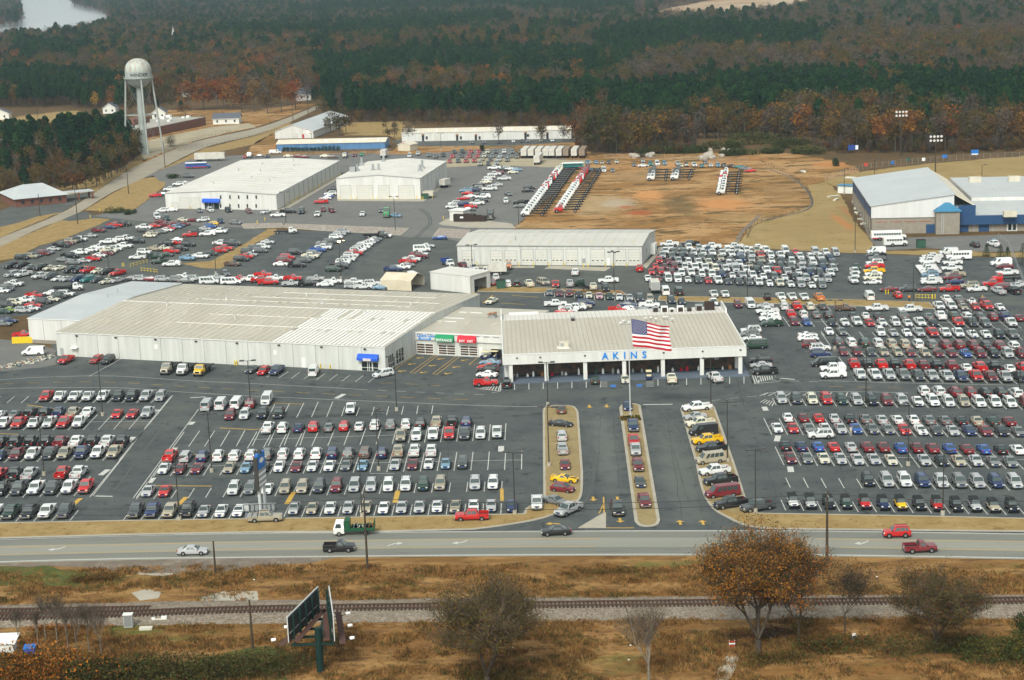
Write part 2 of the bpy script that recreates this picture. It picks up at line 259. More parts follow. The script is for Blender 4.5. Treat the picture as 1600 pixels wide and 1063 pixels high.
# ------------------------------------------------------------------ mesh collector
class MB:
 def __init__(s):s.v=[];s.f=[];s.m=[];s.mats=[]
 def mi(s,m):
  if m not in s.mats:s.mats.append(m)
  return s.mats.index(m)
 def face(s,pts,m):
  b=len(s.v);s.v+=[tuple(p) for p in pts];s.f.append(tuple(range(b,b+len(pts))));s.m.append(s.mi(m))
 def box(s,x0,x1,y0,y1,z0,z1,m,top=None):
  b=len(s.v)
  s.v+=[(x0,y0,z0),(x1,y0,z0),(x1,y1,z0),(x0,y1,z0),(x0,y0,z1),(x1,y0,z1),(x1,y1,z1),(x0,y1,z1)]
  k=s.mi(m)
  for q in ((0,3,2,1),(0,1,5,4),(1,2,6,5),(2,3,7,6),(3,0,4,7)):
   s.f.append(tuple(b+i for i in q));s.m.append(k)
  s.f.append(tuple(b+i for i in (4,5,6,7)));s.m.append(s.mi(top) if top else k)
 def beam(s,p,q,w,h,m):
  p=Vector(p);q=Vector(q);d=(q-p).normalized()
  up=Vector((0,0,1)) if abs(d.z)<.95 else Vector((1,0,0))
  a=d.cross(up).normalized()*w/2;c=a.cross(d).normalized()*h/2
  b=len(s.v);s.v+=[tuple(e+f*a+g*c) for e in (p,q) for f,g in ((-1,-1),(1,-1),(1,1),(-1,1))]
  k=s.mi(m)
  for f in ((0,1,2,3),(7,6,5,4),(0,4,5,1),(1,5,6,2),(2,6,7,3),(3,7,4,0)):
   s.f.append(tuple(b+i for i in f));s.m.append(k)
 def tube(s,p,q,r0,r1,m,n=8,caps=True):
  p=Vector(p);q=Vector(q);d=(q-p).normalized()
  up=Vector((0,0,1)) if abs(d.z)<.95 else Vector((1,0,0))
  a=d.cross(up).normalized();c=a.cross(d).normalized()
  b=len(s.v)
  for e,r in ((p,r0),(q,r1)):
   for i in range(n):
    an=2*math.pi*i/n;s.v.append(tuple(e+(a*math.cos(an)+c*math.sin(an))*r))
  k=s.mi(m)
  for i in range(n):
   j=(i+1)%n;s.f.append((b+i,b+j,b+n+j,b+n+i));s.m.append(k)
  if caps:
   s.f.append(tuple(b+i for i in range(n))[::-1]);s.m.append(k)
   s.f.append(tuple(b+n+i for i in range(n)));s.m.append(k)
 def lathe(s,prof,m,n=16,cx=0,cy=0):
  b=len(s.v);k=s.mi(m)
  for r,z in prof:
   for i in range(n):
    an=2*math.pi*i/n;s.v.append((cx+r*math.cos(an),cy+r*math.sin(an),z))
  for j in range(len(prof)-1):
   for i in range(n):
    i2=(i+1)%n
    s.f.append((b+j*n+i,b+j*n+i2,b+(j+1)*n+i2,b+(j+1)*n+i));s.m.append(k)
 def loft(s,rings,m,cap=True):
  n=len(rings[0]);b=len(s.v);k=s.mi(m)
  for r in rings:s.v+=[tuple(p) for p in r]
  for j in range(len(rings)-1):
   for i in range(n):
    i2=(i+1)%n;s.f.append((b+j*n+i,b+(j+1)*n+i,b+(j+1)*n+i2,b+j*n+i2));s.m.append(k)
  if cap:
   s.f.append(tuple(b+i for i in range(n)));s.m.append(k)
   s.f.append(tuple(b+(len(rings)-1)*n+i for i in range(n))[::-1]);s.m.append(k)
 def prism(s,poly,z0,z1,m,top=None):
  """upright prism over a ground polygon (list of (x, y)), any shape"""
  A=sum(poly[i][0]*poly[(i+1)%len(poly)][1]-poly[(i+1)%len(poly)][0]*poly[i][1] for i in range(len(poly)))
  if A<0:poly=poly[::-1]
  n=len(poly);b=len(s.v);k=s.mi(m);kt=s.mi(top or m)
  s.v+=[(p[0],p[1],z0) for p in poly]+[(p[0],p[1],z1) for p in poly]
  for i in range(n):
   j=(i+1)%n;s.f.append((b+i,b+j,b+n+j,b+n+i));s.m.append(k)
  for tr in tessellate_polygon([[Vector((p[0],p[1],0)) for p in poly]]):
   s.f.append(tuple(b+n+i for i in tr));s.m.append(kt)
 def sheet(s,poly,z,m):
  n=len(poly);b=len(s.v);k=s.mi(m);s.v+=[(p[0],p[1],z) for p in poly]
  for tr in tessellate_polygon([[Vector((p[0],p[1],0)) for p in poly]]):
   a,c,d=(Vector(s.v[b+i]) for i in tr)
   if (c-a).cross(d-a).z<0:tr=tr[::-1]
   s.f.append(tuple(b+i for i in tr));s.m.append(k)
 def add(s,o,mat=None):
  b=len(s.v);s.v+=[tuple((mat @ Vector(p)) if mat else p) for p in o.v]
  ix=[s.mi(m) for m in o.mats]
  s.f+=[tuple(b+i for i in f) for f in o.f];s.m+=[ix[i] for i in o.m]
 def mesh(s,name,smooth=False):
  me=bpy.data.meshes.new(name);me.from_pydata(s.v,[],s.f)
  for m in s.mats:me.materials.append(MATS[m])
  me.polygons.foreach_set('material_index',s.m)
  if smooth:me.polygons.foreach_set('use_smooth',[True]*len(s.f))
  me.update();return me
LINK=S.collection.objects.link
def obj(name,mb,parent=None,loc=None,smooth=False,label=None):
 me=mb.mesh(name,smooth) if isinstance(mb,MB) else mb
 o=bpy.data.objects.new(name,me);LINK(o)
 if parent:o.parent=parent
 if loc is not None:o.location=loc
 if label:o['label']=label
 return o
def tag(o,label,cat,group=None,kind=None):
 o['label']=label;o['category']=cat
 if group:o['group']=group
 if kind:o['kind']=kind
 return o
def thing(name,label,cat,loc=(0,0,0),rz=0.,group=None):
 o=bpy.data.objects.new(name,None);LINK(o);o.empty_display_size=.5
 o.location=loc;o.rotation_euler=(0,0,rz)
 return tag(o,label,cat,group)
def struct(o):o['kind']='structure';return o
def copy_tree(o,parent=None):
 c=o.copy();LINK(c)
 if parent:c.parent=parent
 for ch in o.children:copy_tree(ch,c)
 return c
ORD='first second third fourth fifth sixth seventh eighth ninth tenth eleventh twelfth thirteenth fourteenth fifteenth sixteenth seventeenth eighteenth nineteenth'.split()
TENS={2:'twenty',3:'thirty',4:'forty',5:'fifty',6:'sixty',7:'seventy',8:'eighty',9:'ninety'}
def ordi(n):
 if n<=19:return ORD[n-1]
 t,r=divmod(n,10)
 if t>=10:return ('hundred-and-'+ordi(n-100)) if n>100 else 'hundredth'
 return (TENS[t][:-1]+'ieth') if r==0 else TENS[t]+'-'+ORD[r-1]
# ------------------------------------------------------------------ the ground
LV=[0]
def P2(pts):return [(lambda p:(p.x,p.y))(G(u,v)) for u,v in pts]
def smooth_line(pts,n=4):
 """Catmull-Rom through ground points"""
 out=[]
 for i in range(len(pts)-1):
  p0=pts[max(i-1,0)];p1=pts[i];p2=pts[i+1];p3=pts[min(i+2,len(pts)-1)]
  for k in range(n):
   t=k/n
   out.append(tuple(.5*(2*p1[j]+(p2[j]-p0[j])*t+(2*p0[j]-5*p1[j]+4*p2[j]-p3[j])*t*t+(3*p1[j]-p0[j]-3*p2[j]+p3[j])*t**3) for j in (0,1)))
 out.append(pts[-1]);return out
def rough_edge(poly,amp,step=6.):
 rr=random.Random(len(poly)*31+int(amp*10));out=[]
 for i in range(len(poly)):
  a=poly[i];b=poly[(i+1)%len(poly)];L=math.hypot(b[0]-a[0],b[1]-a[1]);n=max(1,int(L/step))
  for k in range(n):
   t=k/n;out.append((a[0]+(b[0]-a[0])*t+rr.uniform(-amp,amp),a[1]+(b[1]-a[1])*t+rr.uniform(-amp,amp)))
 return out
def sheet(name,px,mat,lv,rough=0,world=None):
 poly=world or P2(px)
 if rough:poly=rough_edge(poly,rough,max(2.5,rough*2.5))
 mb=MB();mb.sheet(poly,lv*.005,mat);return struct(obj(name,mb))
def ribbon(mb,line,w,z,mat):
 for i in range(len(line)-1):
  a=Vector(line[i]);b=Vector(line[i+1]);d=(b-a)
  if d.length<1e-6:continue
  n=Vector((-d.y,d.x)).normalized()*w/2
  mb.face([(*(a-n),z),(*(b-n),z),(*(b+n),z),(*(a+n),z)],mat)
T0=(0,560);K=1600/1575*.25  # zoom tiles of 400 px shown 1575 wide
K=400/1575
def tile(ox,oy,k=K):return lambda x,y:(ox+x*k,oy+y*k)
A_,B_,C_,D_=tile(0,560),tile(400,560),tile(800,560),tile(1200,560)
E_,F_,G_,H_=tile(0,300),tile(400,300),tile(800,300),tile(1200,300)
I_,J_,K_,L_=tile(0,70),tile(400,70),tile(800,70),tile(1200,70)
mb=MB();mb.sheet([(-9000,-300),(9000,-300),(9000,15000),(-9000,15000)],0,'forest_floor');struct(obj('ground',mb))
# bank of dead grass and weeds in front, rail side
sheet('rough_grass_bank',[(-400,870),(2000,862),(2400,1400),(-900,1400)],'weeds',1)
sheet('green_weed_patch',[(-40,884),(60,884),(130,893),(185,900),(190,912),(130,917),(-40,920)],'green_weeds',2,1.2)
sheet('green_weed_patch',[(240,1063),(300,1030),(380,1015),(440,1010),(450,1075),(240,1075)],'green_weeds',2,1.2)
sheet('sandy_patch',[(225,885),(280,880),(400,878),(440,880),(400,889),(330,892),(260,899),(215,897)],'concrete',2,.7)
sheet('gravel_shoulder',[(-60,882),(100,877),(330,871),(520,870),(480,880),(400,887),(330,893),(230,897),(150,890),(100,884),(-60,887)],'gravel_mix',3,.6)
sheet('sandy_patch',[(1120,1063),(1128,1035),(1140,1022),(1152,1024),(1146,1045),(1138,1075),(1110,1080)],'concrete',3,.4)
sheet('sandy_patch',[(205,927),(232,922),(250,926),(244,936),(214,939)],'concrete',3,.6)
sheet('sandy_patch',[(310,935),(352,926),(400,924),(400,947),(330,948)],'concrete',3,.6)
# rail bed
bal=smooth_line([G(u,v).xy[:] for u,v in [(-120,966),(0,962),(200,958),(400,955),(800,951),(1200,948),(1600,947),(1800,947)]],5)
mb=MB()
for i in range(len(bal)-1):
 a,b=bal[i],bal[i+1]
 for (o0,z0),(o1,z1) in (((-4.9,.02),(-2.4,.32)),((-2.4,.32),(2.2,.32)),((2.2,.32),(4.3,.02))):
   mb.face([(a[0],a[1]+o0,z0),(b[0],b[1]+o0,z0),(b[0],b[1]+o1,z1),(a[0],a[1]+o1,z1)],'ballast')
struct(obj('ballast_bed',mb))
def yal(line,x):
 for i in range(len(line)-1):
  if line[i][0]<=x<=line[i+1][0]:
   t=(x-line[i][0])/(line[i+1][0]-line[i][0]);return line[i][1]+t*(line[i+1][1]-line[i][1])
 return line[0][1] if x<line[0][0] else line[-1][1]
def track(line,label,x0,x1,zoff):
 t=thing('railway_track',label,'railway track',(0,0,0),group=None)
 for o in (-.72,.72):
  mb=MB();xs=[x0+(x1-x0)*i/40 for i in range(41)]
  for a,b in zip(xs,xs[1:]):
   mb.beam((a,yal(line,a)+o,zoff+.24),(b,yal(line,b)+o,zoff+.24),.10,.18,'rail_steel')
  obj('rail',mb,t)
 sm=MB();sm.box(-.13,.13,-1.3,1.3,0,.15,'sleeper_wood');me=sm.mesh('sleeper')
 x=x0;rr=random.Random(3);n=0;st=MB()
 while x<x1:
  if n<290:
   o=obj('sleeper',me,t,(x,yal(line,x)+rr.uniform(-.08,.08),zoff));o.rotation_euler.z=rr.uniform(-.03,.03)
  x+=.58;n+=1
 return t
main=[(p[0],p[1]-.2) for p in smooth_line([G(u,v).xy[:] for u,v in [(-60,969),(0,967.5),(200,962),(400,955),(800,949),(1200,944),(1600,941.5),(1660,941)]],5)]
track(main,'rusty single railway track running along the gravel bed beside the highway',G(-40,960).x,G(1640,945).x,.33)
side=[(p[0],p[1]) for p in smooth_line([G(u,v).xy[:] for u,v in [(-60,961),(0,960),(130,957.5),(260,955)]],5)]
t2=track(side,'second railway track joining the main one from the left by the grey cabinet',G(-40,960).x,G(235,955).x,.32)
# highway
top=[(-300,860),(-100,852),(0,845),(200,839),(400,834),(600,832),(800,830.5),(1000,829),(1260,829.5),(1600,834),(1800,838),(2000,843)]
bot=[(-300,897),(-100,887),(0,880.5),(200,875.5),(400,872.5),(800,869.5),(1200,869),(1600,874.5),(1800,879),(2000,884)]
tw=smooth_line(P2(top),6);bw=smooth_line(P2(bot),6)
sheet('highway',None,'road_asphalt',4,world=tw+bw[::-1])
def band(name,pa,pb,lv,mat):
 return sheet(name,None,mat,lv,world=smooth_line(P2(pa),6)+smooth_line(P2(pb),6)[::-1])
band('traffic_lane',[(-100,870),(0,868.5),(200,864),(400,860.3),(800,856),(1200,855),(1310,856),(1600,861.5),(1700,863)],
     [(-100,879),(0,877),(200,871.7),(400,869.5),(800,865.8),(1200,865.5),(1310,866),(1600,871),(1700,873)],5,'road_lane')
band('traffic_lane',[(-100,850),(0,845),(200,839.5),(400,835),(800,832.5),(1200,831),(1310,832),(1600,836),(1700,838)],
     [(-100,859),(0,853.5),(200,849.5),(400,845.5),(800,841),(1200,840.5),(1310,841),(1600,845.5),(1700,847)],5,'road_lane')
mk=MB()
def line(px,w,mat,z=.035,sm=True,dash=None,mb=None):
 L=smooth_line(P2(px),8) if sm else P2(px)
 if dash:
  on,off=dash;pos=0;
  for i in range(len(L)-1):
   a=Vector(L[i]);b=Vector(L[i+1]);d=b-a;ln=d.length;s=0
   while s<ln:
    ph=(pos+s)%(on+off);step=min((on-ph) if ph<on else (on+off-ph),ln-s)+1e-4
    if ph<on:ribbon(mb or mk,[tuple(a+d*(s/ln)),tuple(a+d*(min(s+step,ln)/ln))],w,z,mat)
    s+=step
   pos+=ln
 else:ribbon(mb or mk,L,w,z,mat)
line([(-100,851),(0,844),(200,838),(400,833.6),(600,832),(800,830.6),(1000,829.8),(1250,830),(1600,834.7),(1700,837)],.22,'paint_white')
line([(-100,886),(0,878.4),(200,873.3),(400,871),(800,867.4),(1200,866.8),(1600,872.3),(1700,874)],.26,'paint_white')
line([(-100,861),(0,855.5),(200,851.3),(400,847.4),(800,842.6),(935,842)],.16,'paint_yellow')
line([(1275,842.6),(1600,847),(1700,849)],.16,'paint_yellow')
line([(-100,872),(0,867),(200,862.6),(400,858.8),(800,854.3),(930,854.2)],.16,'paint_yellow')
line([(1312,856),(1600,860.3),(1700,862)],.16,'paint_yellow')
def arrow(mb,u,v,L,ang,mat,curve=0.,z=.04,wid=.35):
 c=G(u,v);rot=Matrix.Rotation(ang,2)
 def q(x,y):p=rot @ Vector((x,y));return (c.x+p.x,c.y+p.y,z)
 # stem with a bend, pointed head; +x is forward
 n=6;pts=[(-L/2+L*.62*i/n,curve*(1-i/n)**2) for i in range(n+1)]
 for a,b in zip(pts,pts[1:]):mb.face([q(a[0],a[1]-wid/2),q(b[0],b[1]-wid/2),q(b[0],b[1]+wid/2),q(a[0],a[1]+wid/2)],mat)
 mb.face([q(L*.12,-wid*1.7),q(L/2,0),q(L*.12,wid*1.7)],mat)
for u,v,an,cv in ((87,859,math.pi,-1.2),(618,849.7,0,-1.2),(718,848.8,math.pi,-1.2),(1347,849.6,math.pi,-1.2)):
 arrow(mk,u,v,2.6 if u<90 else 2.5,an,'paint_white',cv,.045,.42)
struct(obj('highway_markings',mk))
# dealership asphalt
sheet('front_lot_asphalt',[(-420,640),(-300,560),(0,560),(20,556),(85,573),(88,556),(60,500),(-50,460),(0,412),(21,405),(62,385),(100,374),(144,356),(175,342.5),(290,351),(381,355.6),
      (440,360),(505,361),(608,366),(640,370),(680,369),(720,375),(1020,385),(1035,382),(1201,390),(1330,396.5),(1460,400),(1600,404),(2000,415),(2000,843),
      (1600,834),(1260,829.5),(1000,829),(800,830.5),(740,831),(600,833),(-100,852),(-420,860)],'asphalt_front',2)
sheet('service_yard_asphalt',[(130,341),(200,326),(212,327),(240,306),(257,295),(250,283),(270,263),(300,247),(420,240),(560,238),(640,240),(700,236),(800,228),(812,247),(930,243),(905,262),(870,298),
      (815,345),(800,358),(1020,358),(1022,386),(720,378),(690,372),(640,371),(608,367),(505,361),(450,353),(400,356),(381,356),(290,352),(200,344),(175,343)],'asphalt_old',3)
sheet('middle_lot_asphalt',[(-100,450),(0,412),(21,405),(62,385),(100,374),(144,356),(176,343),(290,352),(381,356.3),(440,362),(505,362),(608,368),(720,379),(716,416),(1010,417),(1020,430),(1010,445),(1330,458),(1600,465),(1700,470),(1700,480),
      (1600,478),(1450,475),(1200,468),(1000,458),(850,455),(740,475),(600,445),(270,440),(190,438),(40,492),(-100,520)],'asphalt_mid',3)
sheet('dark_lot_asphalt',[(440,362),(505,362.5),(608,368),(545,432),(395,428),(355,402),(410,372)],'asphalt_front',4)
sheet('dark_lot_asphalt',[(0,458),(-100,470),(-100,510),(40,493),(135,460),(90,450)],'asphalt_front',4)
sheet('dark_lot_asphalt',[(1020,388),(1201,391),(1330,397),(1460,401),(1580,404),(1590,440),(1500,452),(1330,450),(1020,441)],'asphalt_front',4)
sheet('yard_left_gravel',[(-60,540),(0,530),(46,536),(88,545),(86,570),(60,575),(-60,585)],'asphalt_old',4,.5)
sheet('school_lot_asphalt',[(1362,374),(1400,372),(1600,366),(1700,366),(1700,392),(1540,394),(1450,388),(1370,392)],'asphalt_old',4)
sheet('chassis_yard_verge',[(655,262),(690,257),(700,248),(800,247),(935,252),(935,261),(870,262),(760,258),(700,262)],'mown_lot',4,1.)
# banks, fields
sheet('dirt_field',[(800,357.5),(815,347),(850,318),(872,298),(905,262),(935,250),(1000,245),(1185,250),(1215,263),(1262,290),(1268,320),(1215,340),(1175,352),(1150,385),(1130,389),(1022,385),(1020,358)],'field_dirt',5,.7)
sheet('dirt_field',[(800,245),(935,242),(1000,238),(1240,240),(1300,250),(1340,262),(1340,290),(1265,292),(1215,264),(1185,251),(1000,246),(935,251)],'field_dirt',4,1.5)
sheet('lawn_field',[(1150,386),(1175,352),(1216,340),(1269,321),(1264,290),(1290,285),(1310,300),(1322,318),(1330,340),(1358,372),(1372,393),(1480,391),(1560,396),(1600,394),(1700,396),(1700,404),(1600,402.5),(1460,399),(1330,395.5),(1201,389)],'lawn',5,.5)
sheet('ball_field_grass',[(1285,283),(1350,268),(1450,256),(1600,244),(1800,236),(1800,300),(1500,300),(1330,300)],'lawn',5,1.)
sheet('bank_grass',[(0,385),(122,333),(132,341),(175,342),(144,356),(100,373),(62,384),(21,404),(-60,418),(-60,412)],'dormant_grass',5,.3)
sheet('bank_grass',[(132,329),(175,303),(217,280),(243,273),(258,277),(258,290),(240,305),(212,326),(195,331)],'dormant_grass',5,.3)
sheet('bank_grass',[(283,412),(330,408),(375,385),(420,358),(432,358),(428,367),(400,380),(370,405),(345,420),(320,420)],'dormant_grass',6,.3)
sheet('verge_grass',[(223,279),(317,233),(399,212),(455,191),(450,200),(432,206),(400,225),(330,240),(262,262),(255,275)],'dormant_grass',5,.5)
sheet('verge_grass',[(240,262),(305,220),(399,199),(450,182),(495,163),(470,162),(400,176),(250,176),(215,215),(225,258)],'field_dirt',5,.6)
sheet('verge_grass',[(0,371),(96,332),(150,299),(193,270),(228,252),(222,240),(190,262),(80,300),(70,318),(15,335),(-60,355),(-60,395)],'dormant_grass',5,.5)
sheet('school_grass',[(212,225),(225,250),(305,220),(365,205),(400,199),(390,193),(330,199),(250,215)],'mown_lot',6,.5)
sheet('far_yard_grass',[(-60,196),(30,182),(120,172),(125,178),(100,190),(30,196),(-60,205)],'dormant_grass',5,2)
sheet('far_yard_grass',[(250,172),(400,172),(495,162),(470,172),(380,186),(300,192),(260,185)],'field_dirt',6,2)
sheet('back_yard_grass',[(400,222),(432,206),(430,238),(612,236),(632,222),(900,218),(915,226),(925,246),(812,240),(800,230),(700,238),(640,242),(560,240),(420,243),(380,244)],'field_dirt',5,.8)
sheet('back_yard_grass',[(530,192),(640,190),(650,200),(632,224),(606,212),(540,212)],'dormant_grass',5,.8)
sheet('storage_lot_asphalt',[(612,222),(632,216),(900,216),(900,222),(800,228),(640,229)],'asphalt_mid',6)
sheet('church_drive',[(0,330),(20,322),(66,318),(105,305),(150,299),(96,332),(60,338),(30,348),(-40,365),(-60,340)],'asphalt_mid',6)
sheet('side_road',None,'country_road',7,world=smooth_line(P2([(-90,408),(0,372),(96,333),(150,300),(193,271),(228,253),(305,222),(399,201),(450,184),(495,165)]),5)+
      smooth_line(P2([(502,167),(455,190),(399,211),(317,232),(223,279),(175,301),(122,333),(60,358),(0,386),(-90,424)]),5))
sheet('side_road_junction',[(122,333),(135,331),(150,338),(200,344),(176,343),(148,341),(110,346),(96,344)],'asphalt_mid',8)
sheet('yard_driveway',[(223,279),(245,268),(300,248),(300,260),(262,285),(250,284),(240,275)],'asphalt_old',8)
# kerb islands with rip-rap between the yard and the dark lot
def kerbed(name,px,mat,kw=.35,h=.14,sm=0,fill=None,world=None):
 poly=world or P2(px)
 A=sum(poly[i][0]*poly[(i+1)%len(poly)][1]-poly[(i+1)%len(poly)][0]*poly[i][1] for i in range(len(poly)))
 if A<0:poly=poly[::-1]
 mb=MB();mb.prism(poly,0.004,h,'concrete');o=struct(obj(name,mb))
 ins=[];n=len(poly)
 for i in range(n):
  a=Vector(poly[i-1]);b=Vector(poly[i]);c=Vector(poly[(i+1)%n])
  d1=(b-a).normalized();d2=(c-b).normalized();nn=Vector((-d1.y-d2.y,d1.x+d2.x))
  if nn.length<.1:nn=Vector((-d1.y,d1.x))
  nn.normalize();k=max(.5,nn.dot(Vector((-d1.y,d1.x))));ins.append(tuple(b+nn*kw/k))
 mb=MB();mb.sheet(ins,h+.01,mat);f=obj(fill or 'island_grass',mb,o);f['kind']='structure'
 return o
kerbed('kerb_island',[(505,352),(640,357),(626,368),(505,361)],'rip_rap',.5,fill='rip_rap')
kerbed('kerb_island',[(448,350),(505,352),(505,361),(440,356)],'rip_rap',.5,fill='rip_rap')
kerbed('kerb_island',[(686,357),(735,360),(728,373),(676,370)],'rip_rap',.5,fill='rip_rap')
kerbed('kerb_island',[(376,350),(440,349),(445,356),(381,357.5)],'rip_rap',.5,fill='rip_rap')
Lf=smooth_line(P2([(848,644),(851,637),(862,634.5),(886,634.5),(898,636.5),(904,645)]),3)
Lf+=P2([(911,738)])+smooth_line(P2([(911,755),(909,776),(899,788),(884,797),(851,810),(800,820),(740,828)]),3)
Lf+=P2([(600,831.5),(400,832.5),(200,836.5),(0,842),(-100,849),(-400,862),(-400,838),(-100,821),(0,817.5),(190,814),(400,811),(600,808),(818,803.5),(821,796),(830,790),(846,790),(849,776)])
kerbed('front_verge',None,'dormant_grass',.45,world=Lf)
Rf=smooth_line(P2([(1063,640),(1069,633.5),(1085,630.5),(1108,630.5),(1117,637)]),3)+P2([(1148,725),(1173,802),(1200,802.8),(1400,806),(1600,810.5),(1800,817),(2000,824),(2000,840),(1800,834),(1600,831.5),(1260,828)])
Rf+=smooth_line(P2([(1210,827.5),(1168,823),(1138,810.5),(1112,794),(1096,766),(1087,725)]),3)
kerbed('front_verge',None,'dormant_grass',.45,world=Rf)
Mf=smooth_line(P2([(967.6,638),(972,633),(980,631.5),(992,631.5),(1001,634)]),3)+smooth_line(P2([(1031.5,814),(1027,821),(1012,823.5),(998,821.6),(991.5,815)]),3)
kerbed('centre_island',None,'island_grass',.55,world=Mf)
mb=MB();mb.prism(P2([(904,825.5),(942,803),(947,802),(947,825.5)]),.004,.14,'concrete');struct(obj('concrete_island',mb))
# tan ground of the two outer islands
for px in ([(852,645),(860,638),(890,638),(899,646),(906,738),(906,756),(902,774),(890,786),(853,786)],
           [(1068,645),(1074,637),(1108,636),(1113,641),(1144,726),(1167,798),(1150,804),(1118,792),(1101,765),(1092,725)],):
 mb=MB();mb.sheet(rough_edge(P2(px),.12,2.),.16,'island_grass');struct(obj('island_turf',mb))
kerbed('kerb_strip',[(1030,463),(1330,468.5),(1452,473),(1462,483),(1330,478.5),(1028,470)],'dormant_grass',.3)
kerbed('kerb_strip',[(748,448),(850,450),(870,451),(848,458),(746,456)],'dormant_grass',.3)
kerbed('kerb_strip',[(876,452),(970,455),(980,461),(885,458)],'field_dirt',.3)
mb=MB()
for px in ([(860,415.5),(955,418),(945,424),(850,420)],[(716,415),(835,416),(835,419),(714,419)],[(676,460),(748,458),(735,468),(690,470),(650,472),(660,462)],
           [(433,328),(531,272),(537,275),(440,332)],[(527,311),(658,311),(700,281),(704,283),(662,315),(527,314)],[(1003,415),(1022,398),(1030,386),(1037,386),(1010,420)]):
 mb.sheet(P2(px),.03,'concrete')
struct(obj('concrete_apron',mb))
sheet('clay_spill',[(684,350),(700,341),(716,338),(770,346),(800,350),(805,357),(730,356),(690,352)],'concrete',7,.4)
# far water and clearings
sheet('lake',[(-500,-12),(100,-14),(130,8),(168,20),(172,44),(100,62),(0,70),(-300,84)],'water',8,12)
sheet('cleared_ground',[(970,36),(1040,14),(1100,2),(1180,-6),(1330,-16),(1330,4),(1240,34),(1150,44),(1060,42),(1000,46)],'cleared_land',8,8)
sheet('cleared_ground',[(770,62),(830,66),(935,74),(925,80),(830,74),(770,72)],'cleared_land',8,5)
sheet('cleared_ground',[(790,128),(900,132),(1000,128),(1130,124),(1130,130),(1000,136),(850,138),(780,134)],'field_dirt',8,4)
# walkway and forecourt of the showroom
mb=MB();mb.prism(P2([(786,600.5),(1171,588.5),(1158,560),(1140,520),(1128,520),(1130,560),(800,570),(786,572)]),.004,.15,'walk_blue');struct(obj('showroom_walkway',mb))
mb=MB();mb.prism(P2([(440,580),(600,589),(606,584),(603,581),(400,571),(392,572),(394,577)]),.004,.14,'asphalt_front');struct(obj('wall_side_walk',mb))
# cracks and a worn path
mk=MB();rr=random.Random(8)
def wiggle(px,w,mat,z,n=10,amp=.5):
 L=P2(px);a,b=Vector(L[0]),Vector(L[-1]);o=[tuple(a.lerp(b,i/n)+Vector((rr.uniform(-amp,amp),rr.uniform(-amp,amp)))) for i in range(n+1)];ribbon(mk,o,w,z,mat)
for q in (((1265,585),(1300,645)),((1300,645),(1325,790)),((940,640),(930,790)),((957,640),(970,790)),((1040,640),(1065,810)),((1075,700),(1100,815)),((1150,590),(1165,640)),((1168,650),(1215,780)),((430,625),(380,690)),((520,640),(500,700)),((700,690),(700,760)),((60,640),(-20,700)),
          ((180,700),(120,800)),((620,600),(740,640)),((1222,560),(1250,620)),((1500,690),(1600,700)),((200,672),(780,690)),((240,745),(780,757)),((1240,760),(1600,775)),((1010,420),(1300,455)),((560,400),(600,440)),((640,320),(700,300))):
 wiggle(q,rr.uniform(.04,.08),'road_crack',.019,22,.22)
struct(obj('asphalt_cracks',mk))
mk=MB()
for q in ([(655,326),(668,338),(670,350),(660,360),(648,372)],[(659,326),(672,338),(674,350),(664,360),(652,372)],[(600,405),(615,395),(628,386),(640,380)],[(606,407),(621,397),(634,388)],[(650,412),(668,402),(690,398)],[(905,640),(925,700),(925,760),(900,805)],[(1010,640),(1050,700),(1075,780),(1110,818)],[(1035,640),(1072,700),(1098,770),(1150,820)],[(520,625),(600,640),(760,650),(850,640)],[(180,765),(260,660),(300,615)]):
 line(q,.45,'asphalt_front',.021,mb=mk) if q[0][1]<500 else line(q,.4,'asphalt_mid',.021,mb=mk)
struct(obj('tyre_marks',mk))
mk=MB();line([(1148,384),(1160,362),(1176,347),(1187,337)],1.3,'gravel_mix',.046,mb=mk);line([(1187,345),(1235,336),(1262,327),(1269,315),(1262,300),(1245,284),(1222,272),(1196,262)],1.0,'gravel_mix',.047,mb=mk);struct(obj('field_path',mk))
# long drive markings
mk=MB()
line([(-120,604),(0,593.8),(90,589),(180,588),(300,595.5),(400,600),(560,608.5)],.16,'paint_white')
line([(-120,614),(0,607.5),(140,606),(200,607),(300,614),(400,619.5),(560,626.5),(780,635),(848,635.5)],.16,'paint_white')
line([(560,609),(640,612.5),(745,617),(760,616),(790,610)],.16,'paint_white',dash=(2.2,2.2))
line([(0,600.5),(150,597),(300,605),(400,610.5),(560,618),(745,625.5)],.16,'paint_yellow',dash=(3,3))
line([(593,599),(612,599),(650,601),(688,603)],.16,'paint_yellow',dash=(3,3))
line([(1112,627),(1150,622),(1205,595),(1280,597),(1600,604.5),(1750,609)],.16,'paint_white',dash=None) if 0 else None
line([(1280,595),(1400,598.5),(1600,602.5),(1700,605)],.16,'paint_white')
line([(1205,594.5),(1280,597)],.16,'paint_white',dash=(2,2))
line([(1112,626.5),(1160,621),(1185,619)],.14,'paint_white',dash=(2,2))
line([(1295,604.2),(1450,608),(1600,612)],.14,'paint_yellow',dash=(3,3))
line([(1193,618),(1215,613.5),(1340,612.5),(1420,614.5)],.16,'paint_white')
line([(191,587.5),(139,588),(192,559.5)],.16,'paint_white',sm=False) if 0 else line([(139,588.5),(192,559.5)],.16,'paint_white',sm=False)
# double lines down the sides of the two left lots (seen converging)
for a,b in (((140.5,777),(270,618)),((145,775),(265,622)),((208,779),(310,640)),((213,778),(288,675)),):
 line([a,b],.16,'paint_white',sm=False)
for c in ((142.5,777),(267.5,618),(210,779)):
 p=G(*c)
